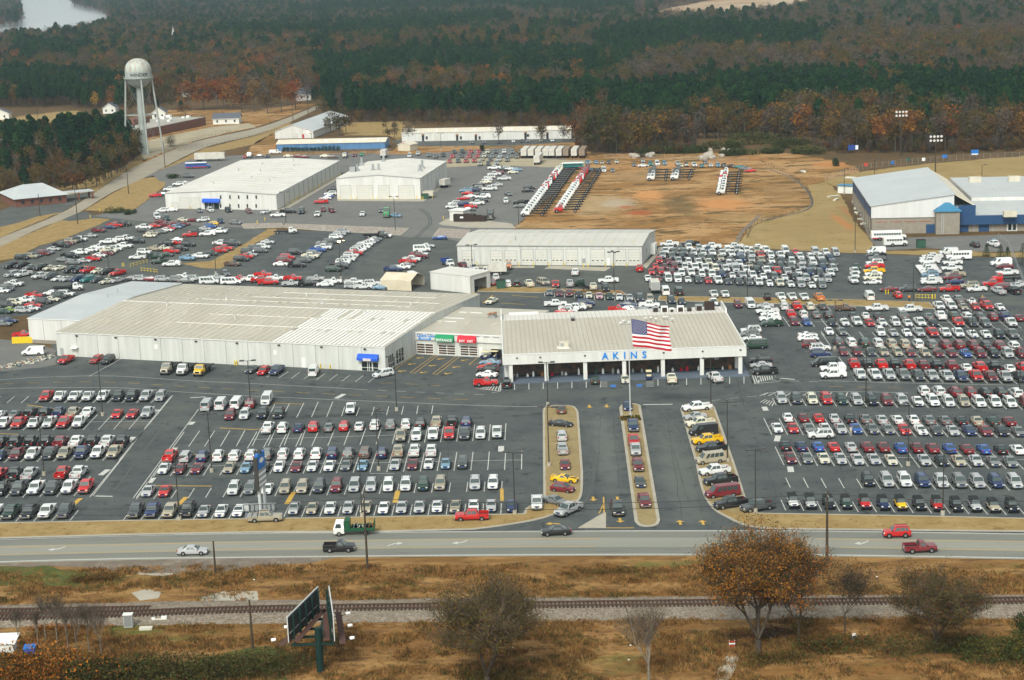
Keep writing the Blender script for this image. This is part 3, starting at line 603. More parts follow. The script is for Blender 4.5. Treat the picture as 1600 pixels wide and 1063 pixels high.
# yellow bars on the asphalt
for a,b,w in (((42,633),(101,641),.35),((225,759),(331,760),.35),((343,669),(400,672),.35),((300,710.5),(385,711),.3),((112,791),(126,779),.9),((279,789),(291,777),.9),
    ((448,788),(459,769),.9),((617,786),(622,767),.9),((784.5,783),(784,764),.6),((0,678),(29,679),.3),((426,630),(475,632),.25),((400,671.5),(412,670),.3),
    ((947,825.3),(991,825.3),.3),((943,777),(944,803),.25),((936,803),(943,788),.2),((720,472),(742,458),.5),((755,474),(770,462),.4),((800,462),(842,465),.3),((782,474),(820,476),.3)):
 line([a,b],w,'paint_yellow',sm=False)
for a,b in (((1005,632.7),(1051,632)),((1219,591.5),(1242,593.3)),((149,775.5),(176,776)),((297,622),(321,620.5))):
 line([a,b],.5,'paint_white',sm=False)
for a,b in (((296.5,664),(302,659.5)),((157,743),(169,734)),((200,691.5),(209,683)),((240,647),(246,640.5)),((268,706),(274,700)),((233,755),(240,747)),((525,623),(538,616)),((783,706),(783,697.5)),
             ((1213.5,690),(1216,681)),((1236,738),(1234.5,729.5)),((1197,642),(1194,636))):
 line([a,b],1.1,'paint_white',sm=False)
for u,v in ((921,635.5),(948,635),(927,780),(965,780),(969,813.5)):arrow(mk,u,v,2.4,-math.pi/2,'paint_yellow',0,.05,.45)
for u,v in ((1062.5,817),(1098,817)):arrow(mk,u,v,2.4,math.pi/2,'paint_yellow',0,.05,.45)
arrow(mk,864,818.7,2.4,math.pi,'paint_yellow',.5,.05,.45)
# service bay lanes
Z3=tile(600,430,260/1600)
for a,b in (((310,762),(100,910)),((485,770),(248,942)),((518,772),(292,946)),((692,782),(468,952)),((728,784),(508,958)),((900,795),(815,865)),((248,942),(292,946)),((468,952),(508,958)),((815,865),(915,852))):
 line([Z3(*a),Z3(*b)],.16,'paint_yellow',sm=False)
for x,y in ((345,797),(265,857),(172,925),(543,808),(463,872),(378,937),(772,820),(690,886),(612,948)):
 arrow(mk,*Z3(x,y),1.9,R(200),'paint_yellow',.2,.05,.5)
# hatched corners
for i in range(7):line([(749+i*4.9,608.4+i*.55),(757+i*4.0,605.8-i*.62)],.22,'paint_white',sm=False)
line([(743,607.5),(782,611.6),(782.5,599)],.2,'paint_white',sm=False)
Z8=tile(1100,440,160/1063)
for i in range(11):
 line([Z8(478+i*25,975+min(i,3)*2),Z8(510+i*25-i*3,1062-i*5)] if i<10 else [Z8(738,980),Z8(775,1040)],.2,'paint_white',sm=False)
line([Z8(478,972),Z8(510,1063),Z8(776,1042),Z8(740,985)],.2,'paint_white',sm=False)
for i in range(12):
 line([(1187+i*13.5,619.5+(.3 if i>8 else -.8)),(1200+i*12.4,613.8)],.22,'paint_white',sm=False)
for i in range(5):line([(1188+i*4.5,629+i*1.5),(1196+i*3.6,624.5+i*.8)],.2,'paint_white',sm=False)
# handicapped bays: hatch and blue panels before the showroom
for cx in (942.5,1015):
 for k in range(6):line([(cx-5.5,594.5+k*2),(cx+6.5,594.2+k*2)],.2,'paint_white',sm=False)
for u,v in ((958,603.5),(999,602.8)):mk.sheet(P2([(u-4.5,v-2),(u+4.5,v-2.2),(u+4.8,v+2),(u-4.4,v+2.2)]),.04,'paint_blue')
for i in range(18):
 u=804+i*22.4
 if i in (7,9):continue
 line([(u,598.6-i*.62),(u+(u-850)*.0002,609.5-i*.62)],.16,'paint_white',sm=False)
struct(obj('painted_markings',mk))
# yellow wheel stops / kerb blocks
ws=MB();ws.box(-.95,.95,-.1,.1,0,.12,'bollard_yellow');wsm=ws.mesh('wheel_stop');wb=MB();wb.box(-.95,.95,-.1,.1,0,.12,'paint_blue');wbm=wb.mesh('wheel_stop')
k=0
for x,y,bl in ((62,150,0),(151,147,0),(240,145,0),(326,143,0),(412,139,0),(515,136,0),(620,132,1),(700,130,0),(778,128,1),(903,125,0),(980,122,0),(1067,120,0),(1155,116,0),(1333,110,0),(1420,107,0)):
 u,v=C_(x,y);k+=1
 o=obj('wheel_stop',wbm if bl else wsm,loc=G(u,v));o.rotation_euler.z=R(-1)
 tag(o,'%s wheel stop before the showroom walkway, %s from the left'%('blue' if bl else 'yellow',ordi(k)),'wheel stop','wheel stops before the showroom')
for k,x in enumerate((170,245,325,405,485,560,640,700)):
 u,v=B_(x,78+(x-170)*.05);o=obj('wheel_stop',wsm,loc=G(u,v));o.rotation_euler.z=R(-16)
 tag(o,'yellow wheel stop beside the long white wall, %s from the left'%ordi(k+1),'wheel stop','wheel stops along the long white wall')
# ------------------------------------------------------------------ vehicles (front faces -Y, wheels on z = 0)
def hull(mb,st,mat='car_paint'):
 rings=[]
 for y,zb,zt,w in st:
  h=zt-zb
  rings.append([(-w*.86,y,zb),(w*.86,y,zb),(w,y,zb+h*.22),(w*1.0,y,zb+h*.62),(w*.95,y,zt-h*.08),(w*.84,y,zt),(-w*.84,y,zt),(-w*.95,y,zt-h*.08),(-w,y,zb+h*.62),(-w,y,zb+h*.22)])
 mb.loft(rings,mat)
def lerp(a,b,t):return tuple(a[i]+(b[i]-a[i])*t for i in range(3))
def quadin(q,u0,u1,v0,v1,off):
 """sub-rectangle of a quad (bl, br, tr, tl), pushed out along its normal"""
 bl,br,tr,tl=q
 def pt(u,v):return Vector(lerp(lerp(bl,br,u),lerp(tl,tr,u),v))
 n=(Vector(br)-Vector(bl)).cross(Vector(tl)-Vector(bl)).normalized()*off
 return [pt(u0,v0)+n,pt(u1,v0)+n,pt(u1,v1)+n,pt(u0,v1)+n]
def cabin(parts,ybf,ytf,ytr,ybr,zb,zt,wb,wt,panes,top='car_paint',glassy=True,rear=True,side=True):
 bd=parts['body']
 b=[(-wb,ybf,zb),(wb,ybf,zb),(wb,ybr,zb),(-wb,ybr,zb)]
 t=[(-wt,ytf,zt-.05),(wt,ytf,zt-.05),(wt,ytr,zt-.04),(-wt,ytr,zt-.04)]
 k=.88
 c=[(-wt*k,ytf+.12,zt),(wt*k,ytf+.12,zt),(wt*k,ytr-.12,zt),(-wt*k,ytr-.12,zt)]
 bd.loft([b,t,c],top,cap=True)
 ws=MB();ws.face(quadin((b[0],b[1],t[1],t[0]),.04,.96,.06,.95,.012),'car_glass');parts['windshield']=ws
 if rear:
  rw=MB();rw.face(quadin((b[2],b[3],t[3],t[2]),.07,.93,.18,.9,.012),'car_glass');parts['rear_window']=rw
 if side:
  for s in (1,-1):
   q=(b[1],b[2],t[2],t[1]) if s>0 else (b[3],b[0],t[0],t[3])
   m=MB()
   for u0,u1 in panes:
    if s<0:u0,u1=1-u1,1-u0
    m.face(quadin(q,u0,u1,.12,.9,.012),'car_glass')
   parts['side_window'+('' if s>0 else '*')]=m
def wheel(r=.34,w=.24,rim='rim'):
 m=MB();m.tube((-w/2,0,0),(w/2,0,0),r,r,'tyre',12)
 for s in (1,-1):m.tube((s*(w/2-.01),0,0),(s*(w/2+.012),0,0),r*.62,r*.55,rim,10)
 return m
def finish(parts,L,W,wy,r=.34,zf=.66,zr=.8,grille=True):
 """wheel arches, lamps, grille, plate and wheels; wy = (front axle, rear axle)"""
 bd=parts['body'];hw=W/2
 for s in (1,-1):
  for y in wy:bd.tube((s*(hw-.12),y,r),(s*(hw+.012),y,r),r*1.2,r*1.2,'car_black',12)
  h=MB();x0,x1=sorted((s*hw*.5,s*hw*.88));h.box(x0,x1,-L/2-.02,-L/2+.14,zf-.08,zf+.08,'headlight');parts['headlight'+('' if s>0 else '*')]=h
  t=MB();x0,x1=sorted((s*hw*.62,s*hw*.9));t.box(x0,x1,L/2-.12,L/2+.015,zr-.12,zr+.12,'taillight');parts['taillight'+('' if s>0 else '*')]=t
 if grille:bd.box(-hw*.42,hw*.42,-L/2-.015,-L/2+.2,zf-.11,zf+.09,'car_black')
 bd.box(-hw*.82,hw*.82,-L/2+.01,L/2-.01,.20,.32,'car_black')
 bd.box(-.22,.22,-L/2-.03,-L/2+.1,zf-.28,zf-.14,'plate_blue')
 bd.box(-.22,.22,L/2-.1,L/2+.03,zr-.2,zr-.08,'trim_white')
 for s in (1,-1):
  bd.box(*sorted((s*(hw-.02),s*(hw+.13))),-L/2+L*.30,-L/2+L*.30+.12,zf+.33,zf+.47,'car_black')
 parts['_wheels']=[(s*(hw-.10),y,r) for s in (1,-1) for y in wy];parts['_r']=r;parts['_LW']=(L,W)
VT={}
def T_sedan(k='S'):
 p={'body':MB()};L,W=4.8,1.82
 if k=='C':
  hull(p['body'],[(-2.35,.3,.70,.74),(-2.2,.22,.80,.86),(-1.0,.2,.92,.9),(.2,.2,.92,.88),(1.3,.2,.96,.91),(2.15,.22,.95,.86),(2.35,.38,.86,.8)])
  cabin(p,-.85,-.05,.75,1.65,.90,1.36,.82,.58,[(.16,.62)])
  if True:
   p['body'].box(-.17,-.03,-2.2,-.95,.9,.925,'car_black');p['body'].box(.03,.17,-2.2,-.95,.9,.925,'car_black')
   p['body'].box(-.7,.7,2.05,2.3,1.03,1.07,'car_paint')
  L=4.7
 elif k=='H':
  L=4.3;hull(p['body'],[(-2.15,.3,.72,.74),(-2.0,.24,.84,.82),(-1.1,.2,.98,.86),(0,.2,1.0,.86),(1.4,.2,1.02,.86),(2.0,.26,1.0,.82),(2.15,.35,.9,.76)])
  cabin(p,-1.2,-.4,1.35,2.02,.97,1.6,.80,.6,[(.13,.5),(.53,.84)]);W=1.74
 elif k=='W':
  L=4.75;hull(p['body'],[(-2.37,.3,.68,.76),(-2.2,.24,.8,.85),(-1.0,.2,.95,.88),(1.5,.2,.98,.88),(2.25,.26,.98,.84),(2.37,.35,.88,.78)])
  cabin(p,-1.05,-.3,1.75,2.25,.94,1.46,.83,.64,[(.14,.42),(.44,.68),(.7,.9)])
 else:
  hull(p['body'],[(-2.4,.32,.66,.74),(-2.25,.24,.78,.85),(-1.1,.2,.93,.89),(0,.2,.97,.9),(1.4,.2,.98,.89),(2.2,.24,.95,.85),(2.4,.36,.85,.78)])
  cabin(p,-1.1,-.32,.82,1.62,.94,1.43,.83,.62,[(.15,.47),(.5,.78)])
 finish(p,L,W,(-L*.31,L*.29),.33,.62,.8);return p
def T_suv(k='U'):
 p={'body':MB()};L,W=4.75,1.9
 if k=='V':
  L=4.95;hull(p['body'],[(-2.47,.3,.78,.8),(-2.3,.24,.9,.9),(-1.5,.22,1.06,.93),(0,.2,1.08,.94),(2.3,.22,1.08,.93),(2.47,.3,.98,.88)])
  cabin(p,-1.6,-.62,2.15,2.42,1.05,1.77,.89,.72,[(.19,.4),(.43,.66),(.69,.93)])
  finish(p,L,W,(-1.55,1.45),.34,.74,.98);return p
 if k=='O':
  L=4.35;W=1.8;hull(p['body'],[(-2.17,.34,.82,.74),(-2.0,.28,.95,.84),(-1.0,.26,1.03,.87),(1.9,.26,1.04,.87),(2.17,.34,.95,.82)])
  cabin(p,-1.0,-.4,1.75,2.05,1.0,1.68,.83,.68,[(.14,.42),(.45,.7),(.73,.93)])
 else:
  hull(p['body'],[(-2.38,.36,.88,.8),(-2.25,.3,1.0,.9),(-1.15,.28,1.1,.93),(0,.28,1.1,.93),(2.2,.3,1.1,.92),(2.38,.36,1.0,.88)])
  cabin(p,-1.15,-.5,2.0,2.3,1.07,1.78,.89,.74,[(.13,.4),(.43,.67),(.7,.93)])
 for s in (1,-1):p['body'].box(*sorted((s*.58,s*.64)),-.2,1.8,1.78 if k=='U' else 1.68,1.84 if k=='U' else 1.73,'car_black')
 finish(p,L,W,(-L*.31,L*.29),.37,.78,1.0);return p
def T_pickup(k='P'):
 p={'body':MB()};b=p['body'];W=1.98
 L,c0,c1=(5.75,-1.3,1.0) if k in 'PX' else (5.25,-1.1,.35)
 h=L/2
 hull(b,[(-h,.40,.98,.84),(-h+.18,.34,1.12,.95),(c0+.1,.32,1.17,.97),(c1+.12,.32,1.16,.97),(h-.1,.36,.80,.95),(h,.42,.78,.92)][:4]+[(c1+.13,.32,.8,.97),(h,.36,.8,.95)])
 cabin(p,c0-.05,c0+.58,c1-.12,c1+.06,1.13,1.86,.9,.74,[(.12,.5),(.54,.9)] if k in 'PX' else [(.2,.8)])
 y0=c1+.13
 if k in 'PR':
  for s in (1,-1):b.box(*sorted((s*.86,s*.975)),y0,h,.7,1.28,'car_paint')
  tg=MB();tg.box(-.86,.86,h-.07,h,.7,1.26,'car_paint');p['tailgate']=tg
  b.box(-.86,.86,y0,y0+.05,.7,1.2,'car_paint')
  bl=MB();bl.box(-.86,.86,y0+.05,h-.07,.79,.83,'car_black');p['bed_liner']=bl
 else:
  b.box(-.96,.96,y0,h,.7,1.28,'car_paint');cabin({'body':b},y0+.02,y0+.1,h-.35,h-.05,1.26,1.84,.92,.78,[],side=True)
 finish(p,L,W,(-h+1.0,h-1.15),.39,.84,.98)
 b.box(-.9,.9,-h-.06,-h+.1,.45,.62,'chrome');b.box(-.85,.85,h-.02,h+.08,.45,.6,'chrome');return p
def T_jeep():
 p={'body':MB()};b=p['body']
 hull(b,[(-1.9,.5,.92,.5),(-1.75,.45,1.02,.6),(-.75,.42,1.12,.72),(-.7,.42,1.14,.78),(1.75,.42,1.12,.78),(1.85,.46,1.05,.76)])
 for s in (1,-1):
  b.box(*sorted((s*.55,s*.84)),-1.75,-.85,.72,.80,'car_paint');b.box(*sorted((s*.7,s*.86)),.75,1.6,.72,.80,'car_black')
 cabin(p,-.72,-.48,1.7,1.82,1.1,1.84,.74,.68,[(.08,.34),(.40,.66),(.72,.95)],top='car_black')
 sp=MB();sp.tube((0,1.86,.95),(0,2.08,.95),.36,.36,'tyre',12);p['spare_wheel']=sp
 b.box(-.72,.72,-2.02,-1.9,.45,.6,'car_black')
 finish(p,3.8,1.66,(-1.28,1.15),.38,.8,.85);return p
def T_van(k='K'):
 p={'body':MB()};L,W=5.7,2.02;h=L/2
 hull(p['body'],[(-h,.34,.92,.84),(-h+.2,.28,1.08,.95),(-1.85,.26,1.22,.98),(h-.1,.26,1.2,.98),(h,.3,1.15,.96)])
 zt=2.12
 cabin(p,-2.0,-1.25,h-.08,h-.02,1.18,zt,.96,.84,[(.13,.27)] if k=='K' else [(.13,.27),(.31,.47),(.5,.68),(.71,.9)])
 finish(p,L,W,(-1.95,1.6),.37,.84,1.1);return p
def frame_truck(kind):
 """medium truck cab, bonnet forward, with bare frame / flat bed / box / dump bed / tractor"""
 p={'body':MB()};b=p['body']
 hull(b,[(-3.6,.6,1.15,.7),(-3.45,.5,1.4,.85),(-2.4,.5,1.58,1.02),(-1.0,.5,1.62,1.05),(-.9,.55,1.6,1.05)])
 cabin(p,-2.45,-2.05,-.98,-.92,1.58,2.35,1.0,.86,[(.15,.8)])
 fr=MB();Lr=4.4
 for s in (1,-1):fr.box(*sorted((s*.34,s*.46)),-2.8,Lr,.72,.95,'frame_black')
 for y in (-.4,.8,2.0,3.2,4.3):fr.box(-.36,.36,y,y+.12,.74,.9,'frame_black')
 fr.box(-.85,-.46,-.5,.4,.5,.85,'frame_black');fr.box(.46,.8,-.3,.5,.5,.85,'chrome' if kind=='T' else 'frame_black')
 p['frame']=fr
 if kind=='F':
  q=MB();q.box(-1.2,1.2,-.6,4.9,1.05,1.2,'bed');q.box(-1.2,1.2,-.62,-.5,1.2,2.1,'bed')
  for s in (1,-1):q.box(*sorted((s*1.12,s*1.22)),-.5,4.9,1.2,1.3,'bed')
  p['flat_bed']=q
 if kind=='B':
  q=MB();q.box(-1.2,1.2,-.75,4.6,1.05,3.3,'trailer_white');q.box(-1.15,1.15,4.6,4.63,1.1,3.2,'trim_grey');p['cargo_box']=q
 if kind=='D':
  q=MB();q.box(-1.15,1.15,-.5,3.6,1.05,1.2,'navy_print')
  for s in (1,-1):q.box(*sorted((s*1.08,s*1.18)),-.5,3.6,1.2,2.1,'navy_print')
  q.box(-1.1,1.1,-.55,-.45,1.2,2.3,'navy_print');q.box(-1.1,1.1,3.5,3.6,1.2,2.0,'navy_print');q.box(-1.0,1.0,-.4,3.4,1.2,1.5,'rust');p['dump_bed']=q
 for s in (1,-1):
  for y in (-2.75,):b.tube((s*.8,y,.5),(s*1.02,y,.5),.62,.62,'car_black',12)
  h=MB();h.box(*sorted((s*.5,s*.8)),-3.62,-3.45,.95,1.15,'headlight');p['headlight'+('' if s>0 else '*')]=h
 b.box(-.5,.5,-3.63,-3.4,.8,1.2,'car_black');b.box(-1.05,1.05,-3.72,-3.55,.5,.72,'chrome')
 p['_wheels']=[(s*.92,-2.75,.5) for s in (1,-1)]+[(s*.85,2.9,.5) for s in (1,-1)];p['_r']=.5;p['_LW']=(7.6 if kind=='T' else 8.2,2.3);return p
def T_semi():
 p={'body':MB()};b=p['body']
 hull(b,[(-3.6,.7,1.5,.8),(-3.4,.6,1.75,.98),(-1.9,.6,1.95,1.1),(-1.8,.6,2.0,1.15),(.4,.6,2.0,1.18)])
 cabin(p,-1.9,-1.6,.35,.4,1.95,3.3,1.1,.98,[(.1,.5)])
 fr=MB();fr.box(-.45,.45,-1,3.6,.75,1.0,'frame_black');fr.box(-.5,.5,1.8,2.8,1.0,1.15,'frame_black');p['frame']=fr
 b.box(-.55,.55,-3.64,-3.3,.8,1.6,'chrome');b.box(-1.15,1.15,-3.75,-3.55,.5,.75,'chrome')
 for s in (1,-1):b.tube((s*1.2,.5,1),(s*1.2,.5,3.5),.08,.08,'chrome',6)
 p['_wheels']=[(s*1.0,y,.52) for s in (1,-1) for y in (-2.7,1.6,2.9)];p['_r']=.52;p['_LW']=(7.3,2.4);return p
def T_cart():
 p={'body':MB()};b=p['body']
 b.box(-.58,.58,-1.15,1.1,.28,.42,'car_paint');hull(b,[(-1.2,.3,.55,.4),(-1.0,.3,.85,.55),(-.75,.3,.9,.55)]);b.box(-.55,.55,.35,1.1,.4,.78,'car_paint')
 s_=MB();s_.box(-.52,.52,-.05,.45,.6,.75,'cart_cream');s_.box(-.52,.52,.42,.52,.75,1.15,'cart_cream');p['seat']=s_
 r=MB();r.box(-.62,.62,-.9,.95,1.78,1.86,'cart_cream');p['roof']=r
 for sx in (-1,1):
  for y in (-.75,.8):b.beam((sx*.54,y,.5),(sx*.54,y,1.8),.04,.04,'car_black')
 p['_wheels']=[(sx*.5,y,.22) for sx in (1,-1) for y in (-.82,.75)];p['_r']=.22;p['_LW']=(2.4,1.2);return p
def T_bus(L=10.5,kind='A'):
 p={'body':MB()};b=p['body'];h=L/2;W=2.35 if kind=='A' else 2.1;w=W/2;zt=2.95 if kind=='A' else 2.7
 rear=h;f=-h+1.5
 prof=lambda y,k=1.:[(-w*k,y,.55),(w*k,y,.55),(w*k,y,zt-.35),(w*.82*k,y,zt-.06),(0,y,zt),(-w*.82*k,y,zt-.06),(-w*k,y,zt-.35)]
 b.loft([prof(f),prof(rear-.1),prof(rear,.97)],'car_paint')
 rf=MB();rf.loft([[(w*.86,y,zt-.08),(0,y,zt+.03),(-w*.86,y,zt-.08),(-w*1.01,y,zt-.34),(-w,y,zt-.36),(0,y,zt-.2),(w,y,zt-.36),(w*1.01,y,zt-.34)] for y in (f-.02,rear+.02)],'bus_white');p['roof']=rf
 hull(b,[(-h,.6,1.3,.7),(-h+.2,.5,1.5,.9),(f,.5,1.6,.98)])
 ws=MB();ws.face([(-w*.85,f-.02,1.6),(w*.85,f-.02,1.6),(w*.8,f-.02,zt-.45),(-w*.8,f-.02,zt-.45)],'car_glass');p['windshield']=ws
 n=int((L-2.2)/.78)
 for s in (1,-1):
  for i in range(n):
   y=f+.35+i*.78
   m=MB();x=s*(w+.012);m.face([(x,y,1.65),(x,y+.6,1.65),(x,y+.6,2.3),(x,y,2.3)],'car_glass');p['window'+'*'*(i+20*(s<0))]=m
  b.box(*sorted((s*w,s*(w+.03))),f+.1,rear-.1,.58,.95,'bus_red' if kind=='A' else 'car_paint')
  hh=MB();hh.box(*sorted((s*.55,s*.8)),-h-.02,-h+.1,.95,1.15,'headlight');p['headlight'+('' if s>0 else '*')]=hh
 b.box(-.45,.45,-h-.03,-h+.2,.8,1.25,'car_black');b.box(-1.0,1.0,-h-.1,-h+.05,.45,.7,'car_black')
 for s in (1,-1):
  for y in (-h+1.0,rear-2.6):b.tube((s*(w-.15),y,.48),(s*(w+.04),y,.48),.6,.6,'car_black',12)
 p['_wheels']=[(s*(w-.1),y,.48) for s in (1,-1) for y in (-h+1.0,rear-2.6)];p['_r']=.48;p['_LW']=(L,W);return p
MATS['bed']=MATS['frame_black']
PARTNAME=lambda k:k.rstrip('*')
def register(code,parts):
 r=parts.pop('_r');wl=parts.pop('_wheels');lw=parts.pop('_LW')
 wm=wheel(r,.26 if r<.45 else .34);meshes=[(PARTNAME(k),m.mesh(PARTNAME(k))) for k,m in parts.items()]
 wme=wm.mesh('wheel')
 one=MB()
 for k,m in parts.items():one.add(m)
 for x,y,z in wl:one.tube((x-.13,y,z),(x+.13,y,z),r,r,'tyre',8);s=1 if x>0 else -1;one.tube((x+s*.12,y,z),(x+s*.15,y,z),r*.6,r*.5,'rim',8)
 VT[code]=dict(parts=meshes,wheel=wme,wl=wl,lw=lw,one=one.mesh('vehicle_'+code))
for k,fn in (('S',lambda:T_sedan('S')),('C',lambda:T_sedan('C')),('H',lambda:T_sedan('H')),('W',lambda:T_sedan('W')),('U',lambda:T_suv('U')),('O',lambda:T_suv('O')),('V',lambda:T_suv('V')),
              ('P',lambda:T_pickup('P')),('R',lambda:T_pickup('R')),('X',lambda:T_pickup('X')),('J',T_jeep),('K',lambda:T_van('K')),('Q',lambda:T_van('Q')),
              ('T',lambda:frame_truck('T')),('F',lambda:frame_truck('F')),('B',lambda:frame_truck('B')),('D',lambda:frame_truck('D')),('Z',T_semi),('G',T_cart),('A',lambda:T_bus(11,'A')),('a',lambda:T_bus(7.2,'B'))):
 register(k,fn())
TYPE={'S':('sedan','sedan','sedan'),'C':('coupe','coupe','coupe'),'H':('hatchback','hatchback','hatchback'),'W':('station_wagon','station wagon','station wagon'),'U':('suv','SUV','suv'),'O':('compact_suv','compact SUV','suv'),
  'V':('minivan','minivan','minivan'),'P':('pickup_truck','four-door pickup','pickup truck'),'R':('pickup_truck','two-door pickup','pickup truck'),'X':('pickup_truck','pickup with bed cap','pickup truck'),'J':('off_road_vehicle','soft-top off-roader','off-roader'),
  'K':('cargo_van','cargo van','van'),'Q':('passenger_van','passenger van','van'),'T':('chassis_truck','cab-and-chassis truck','chassis truck'),'F':('flatbed_truck','flatbed tow truck','tow truck'),'B':('box_truck','box truck','box truck'),
  'D':('dump_truck','dump truck','dump truck'),'Z':('tractor_unit','lorry tractor','lorry'),'G':('golf_cart','golf cart','golf cart'),'A':('bus','bus','bus'),'a':('shuttle_bus','shuttle bus','bus')}
COL={'w':('white',(.72,.73,.73)),'s':('silver',(.42,.43,.44)),'g':('grey',(.17,.18,.18)),'d':('dark grey',(.065,.07,.075)),'k':('black',(.015,.016,.018)),'r':('red',(.52,.015,.015)),'m':('maroon',(.17,.018,.025)),
       'b':('blue',(.02,.09,.36)),'n':('navy blue',(.018,.035,.11)),'t':('tan',(.38,.335,.25)),'e':('dark green',(.02,.05,.035)),'y':('yellow',(.82,.48,.0)),'o':('orange',(.6,.2,.05)),'l':('pale blue',(.17,.30,.42)),
       'p':('pink',(.6,.34,.38)),'c':('cream',(.66,.63,.50)),'u':('brown',(.12,.075,.055)),'q':('teal',(.03,.22,.22)),'i':('lime green',(.25,.38,.04)),'z':('bright green',(.03,.30,.10))}
rc=random.Random(11)
USED={}
import re
WORDS=lambda s:re.findall(r"[A-Za-z']+",s)
def vehicle(code,pos,h,label,group,near=None):
 """h degrees: 0 faces the camera, 90 faces right, 180 faces away, 270 faces left"""
 t,c=code[0],code[1];V=VT[t];nm,tn,cat=TYPE[t];cn,rgb=COL[c]
 if near is None:near=pxm(pos)>5.9
 k=rc.uniform(.86,1.1);rgb=tuple(min(.85,x*k) for x in rgb)+(1,)
 rz=R(h+rc.uniform(-2,2));loc=(pos.x+rc.uniform(-.08,.08),pos.y+rc.uniform(-.18,.18),.01+.045)
 USED[cat]=USED.get(cat,0)+1
 if near:
  o=thing(nm,label,cat,loc,rz,group)
  for pn,me in V['parts']:
   q=bpy.data.objects.new(pn,me);LINK(q);q.parent=o;q.color=rgb
  for w in V['wl']:
   q=bpy.data.objects.new('wheel',V['wheel']);LINK(q);q.parent=o;q.location=w
 else:
  o=bpy.data.objects.new(nm,V['one']);LINK(o);o.location=loc;o.rotation_euler.z=rz;o.color=rgb;tag(o,label,cat,group)
 o.scale=(rc.uniform(.96,1.04),rc.uniform(.94,1.05),rc.uniform(.94,1.06))
 if len(WORDS(label))>16:print('LONG',len(WORDS(label)),label)
 return o
STR=MB()
STALLS=True
def centre(code,u,v,h):
 """pixel = where the vehicle's near lower edge meets the ground -> centre of the vehicle"""
 L,Wd=VT[code[0]]['lw'];p=G(u,v);a=abs(math.sin(R(h)));ext=(1-a)*L/2+a*Wd/2
 p=p.copy();p.y+=ext;return p
def row(tl,p0,p1,h,tokens,where,group,stripes=0,before=0,after=0,near=None):
 """cars at even spacing from p0 to p1 (tile coordinates of the near end of the first and last stall)"""
 T=tokens.split();n=len(T);a=G(*tl(*p0));b=G(*tl(*p1));k=0;d=(b-a)/max(1,n-1)
 for i,c in enumerate(T):
  if c=='.':continue
  k+=1;q=a+d*i;L,Wd=VT[c[0]]['lw'];aa=abs(math.sin(R(h)));q=q+Vector((0,(1-aa)*L/2+aa*Wd/2,0))
  u_,v_=proj(q)
  if -60<u_<1660:vehicle(c,q,h-1,'%s %s, %s from left in %s'%(COL[c[1]][0],TYPE[c[0]][1],ordi(k),where),group,near)
 if stripes and STALLS:
  for i in range(-before,n+1+after):
   q=a+d*(i-.5);y0,y1=(-.4,5.3) if stripes==1 else (-.4,11.6) if stripes==2 else (-5.9,5.6)
   ribbon(STR,[(q.x,q.y+y0),(q.x+(y1-y0)*.02,q.y+y1)],.15,.03,'paint_white')
  if stripes==2:
   e0=a+d*(-.5-before)+Vector((0,5.7,0));e1=a+d*(n-.5+after)+Vector((0,5.7,0));ribbon(STR,[e0.xy[:],e1.xy[:]],.14,.031,'paint_white')
  if stripes==3:
   e0=a+d*(-.5-before)+Vector((0,-.3,0));e1=a+d*(n-.5+after)+Vector((0,-.3,0));ribbon(STR,[e0.xy[:],e1.xy[:]],.14,.031,'paint_white')
def scatter(tl,items,where,group,near=None):
 """items 'x,y,code,heading' sorted left to right for the labels"""
 L=[]
 for it in items.split():
  x,y,c,h=it.split(',');u,v=tl(float(x),float(y));L.append((u,v,c,float(h)))
 L.sort(key=lambda r:r[0]+r[1]*.001);k=0;cnt={}
 for u,v,c,h in L:
  nm=(COL[c[1]][0],TYPE[c[0]][1]);cnt[nm]=cnt.get(nm,0)+1
 seen={}
 for u,v,c,h in L:
  nm=(COL[c[1]][0],TYPE[c[0]][1]);seen[nm]=seen.get(nm,0)+1
  lab='only %s %s %s'%(*nm,where) if cnt[nm]==1 else '%s %s, %s such from left, %s'%(*nm,ordi(seen[nm]),where)
  vehicle(c,centre(c,u,v,h),h,lab,group,near)
g='vehicles parked in the left front lot'
LL='left front lot'
row(A_,(265,273),(977,273),0,'Pr Rw Rw Rw Pw Pk Pk Ps Us','top row, far-left lot',g,1,3,0)
row(A_,(-15,380),(525,378),180,'Sw Sg Pk Pk Pn Pt Pw','tail-first second row, far-left lot',g)
row(A_,(708,379),(895,377),0,'Sr Sr Ps','group beside the pole, far-left lot',g)
row(A_,(5,442),(468,438),0,'Pw Pr Pw Pw Pr Pw','nose-out second row, far-left lot',g,2,2,4)
row(A_,(-20,562),(735,558),180,'Pk Pk Pk Pk Pm Pw Pk Pw Pk','tail-first third row, far-left lot',g)
row(A_,(-20,640),(685,625),0,'Sn Pm Pw Pd Pt Pn Pw Pt','nose-out third row, far-left lot',g,2,1,0)
row(A_,(-35,765),(465,757),180,'Pr Pk Ps . Pr Pw','tail-first fourth row, far-left lot',g)
row(A_,(-15,858),(510,843),0,'Pk Pd Pw Pd Pw Pr','nose-out fourth row, far-left lot',g,2,1,0)
row(A_,(-66,1003),(378,996),0,'Pw Pe Pk Pw Pd','kerbside row, far-left lot',g,1,0,0)
g='vehicles parked in the centre front lot'
row(A_,(815,992),(1463,985),0,'Pd Pn Pt Pk Ss Sw Sw','kerbside row left of the blue sign',g,1,0,0)
row(B_,(228,972),(1450,955),0,'Ss St Sw Ss St Sw Ss Ss Sw St Sw Ss','kerbside row right of the blue sign',g,1,0,0)
scatter(B_,'1578,958,Sn,0','at the right end of the kerbside row',g)
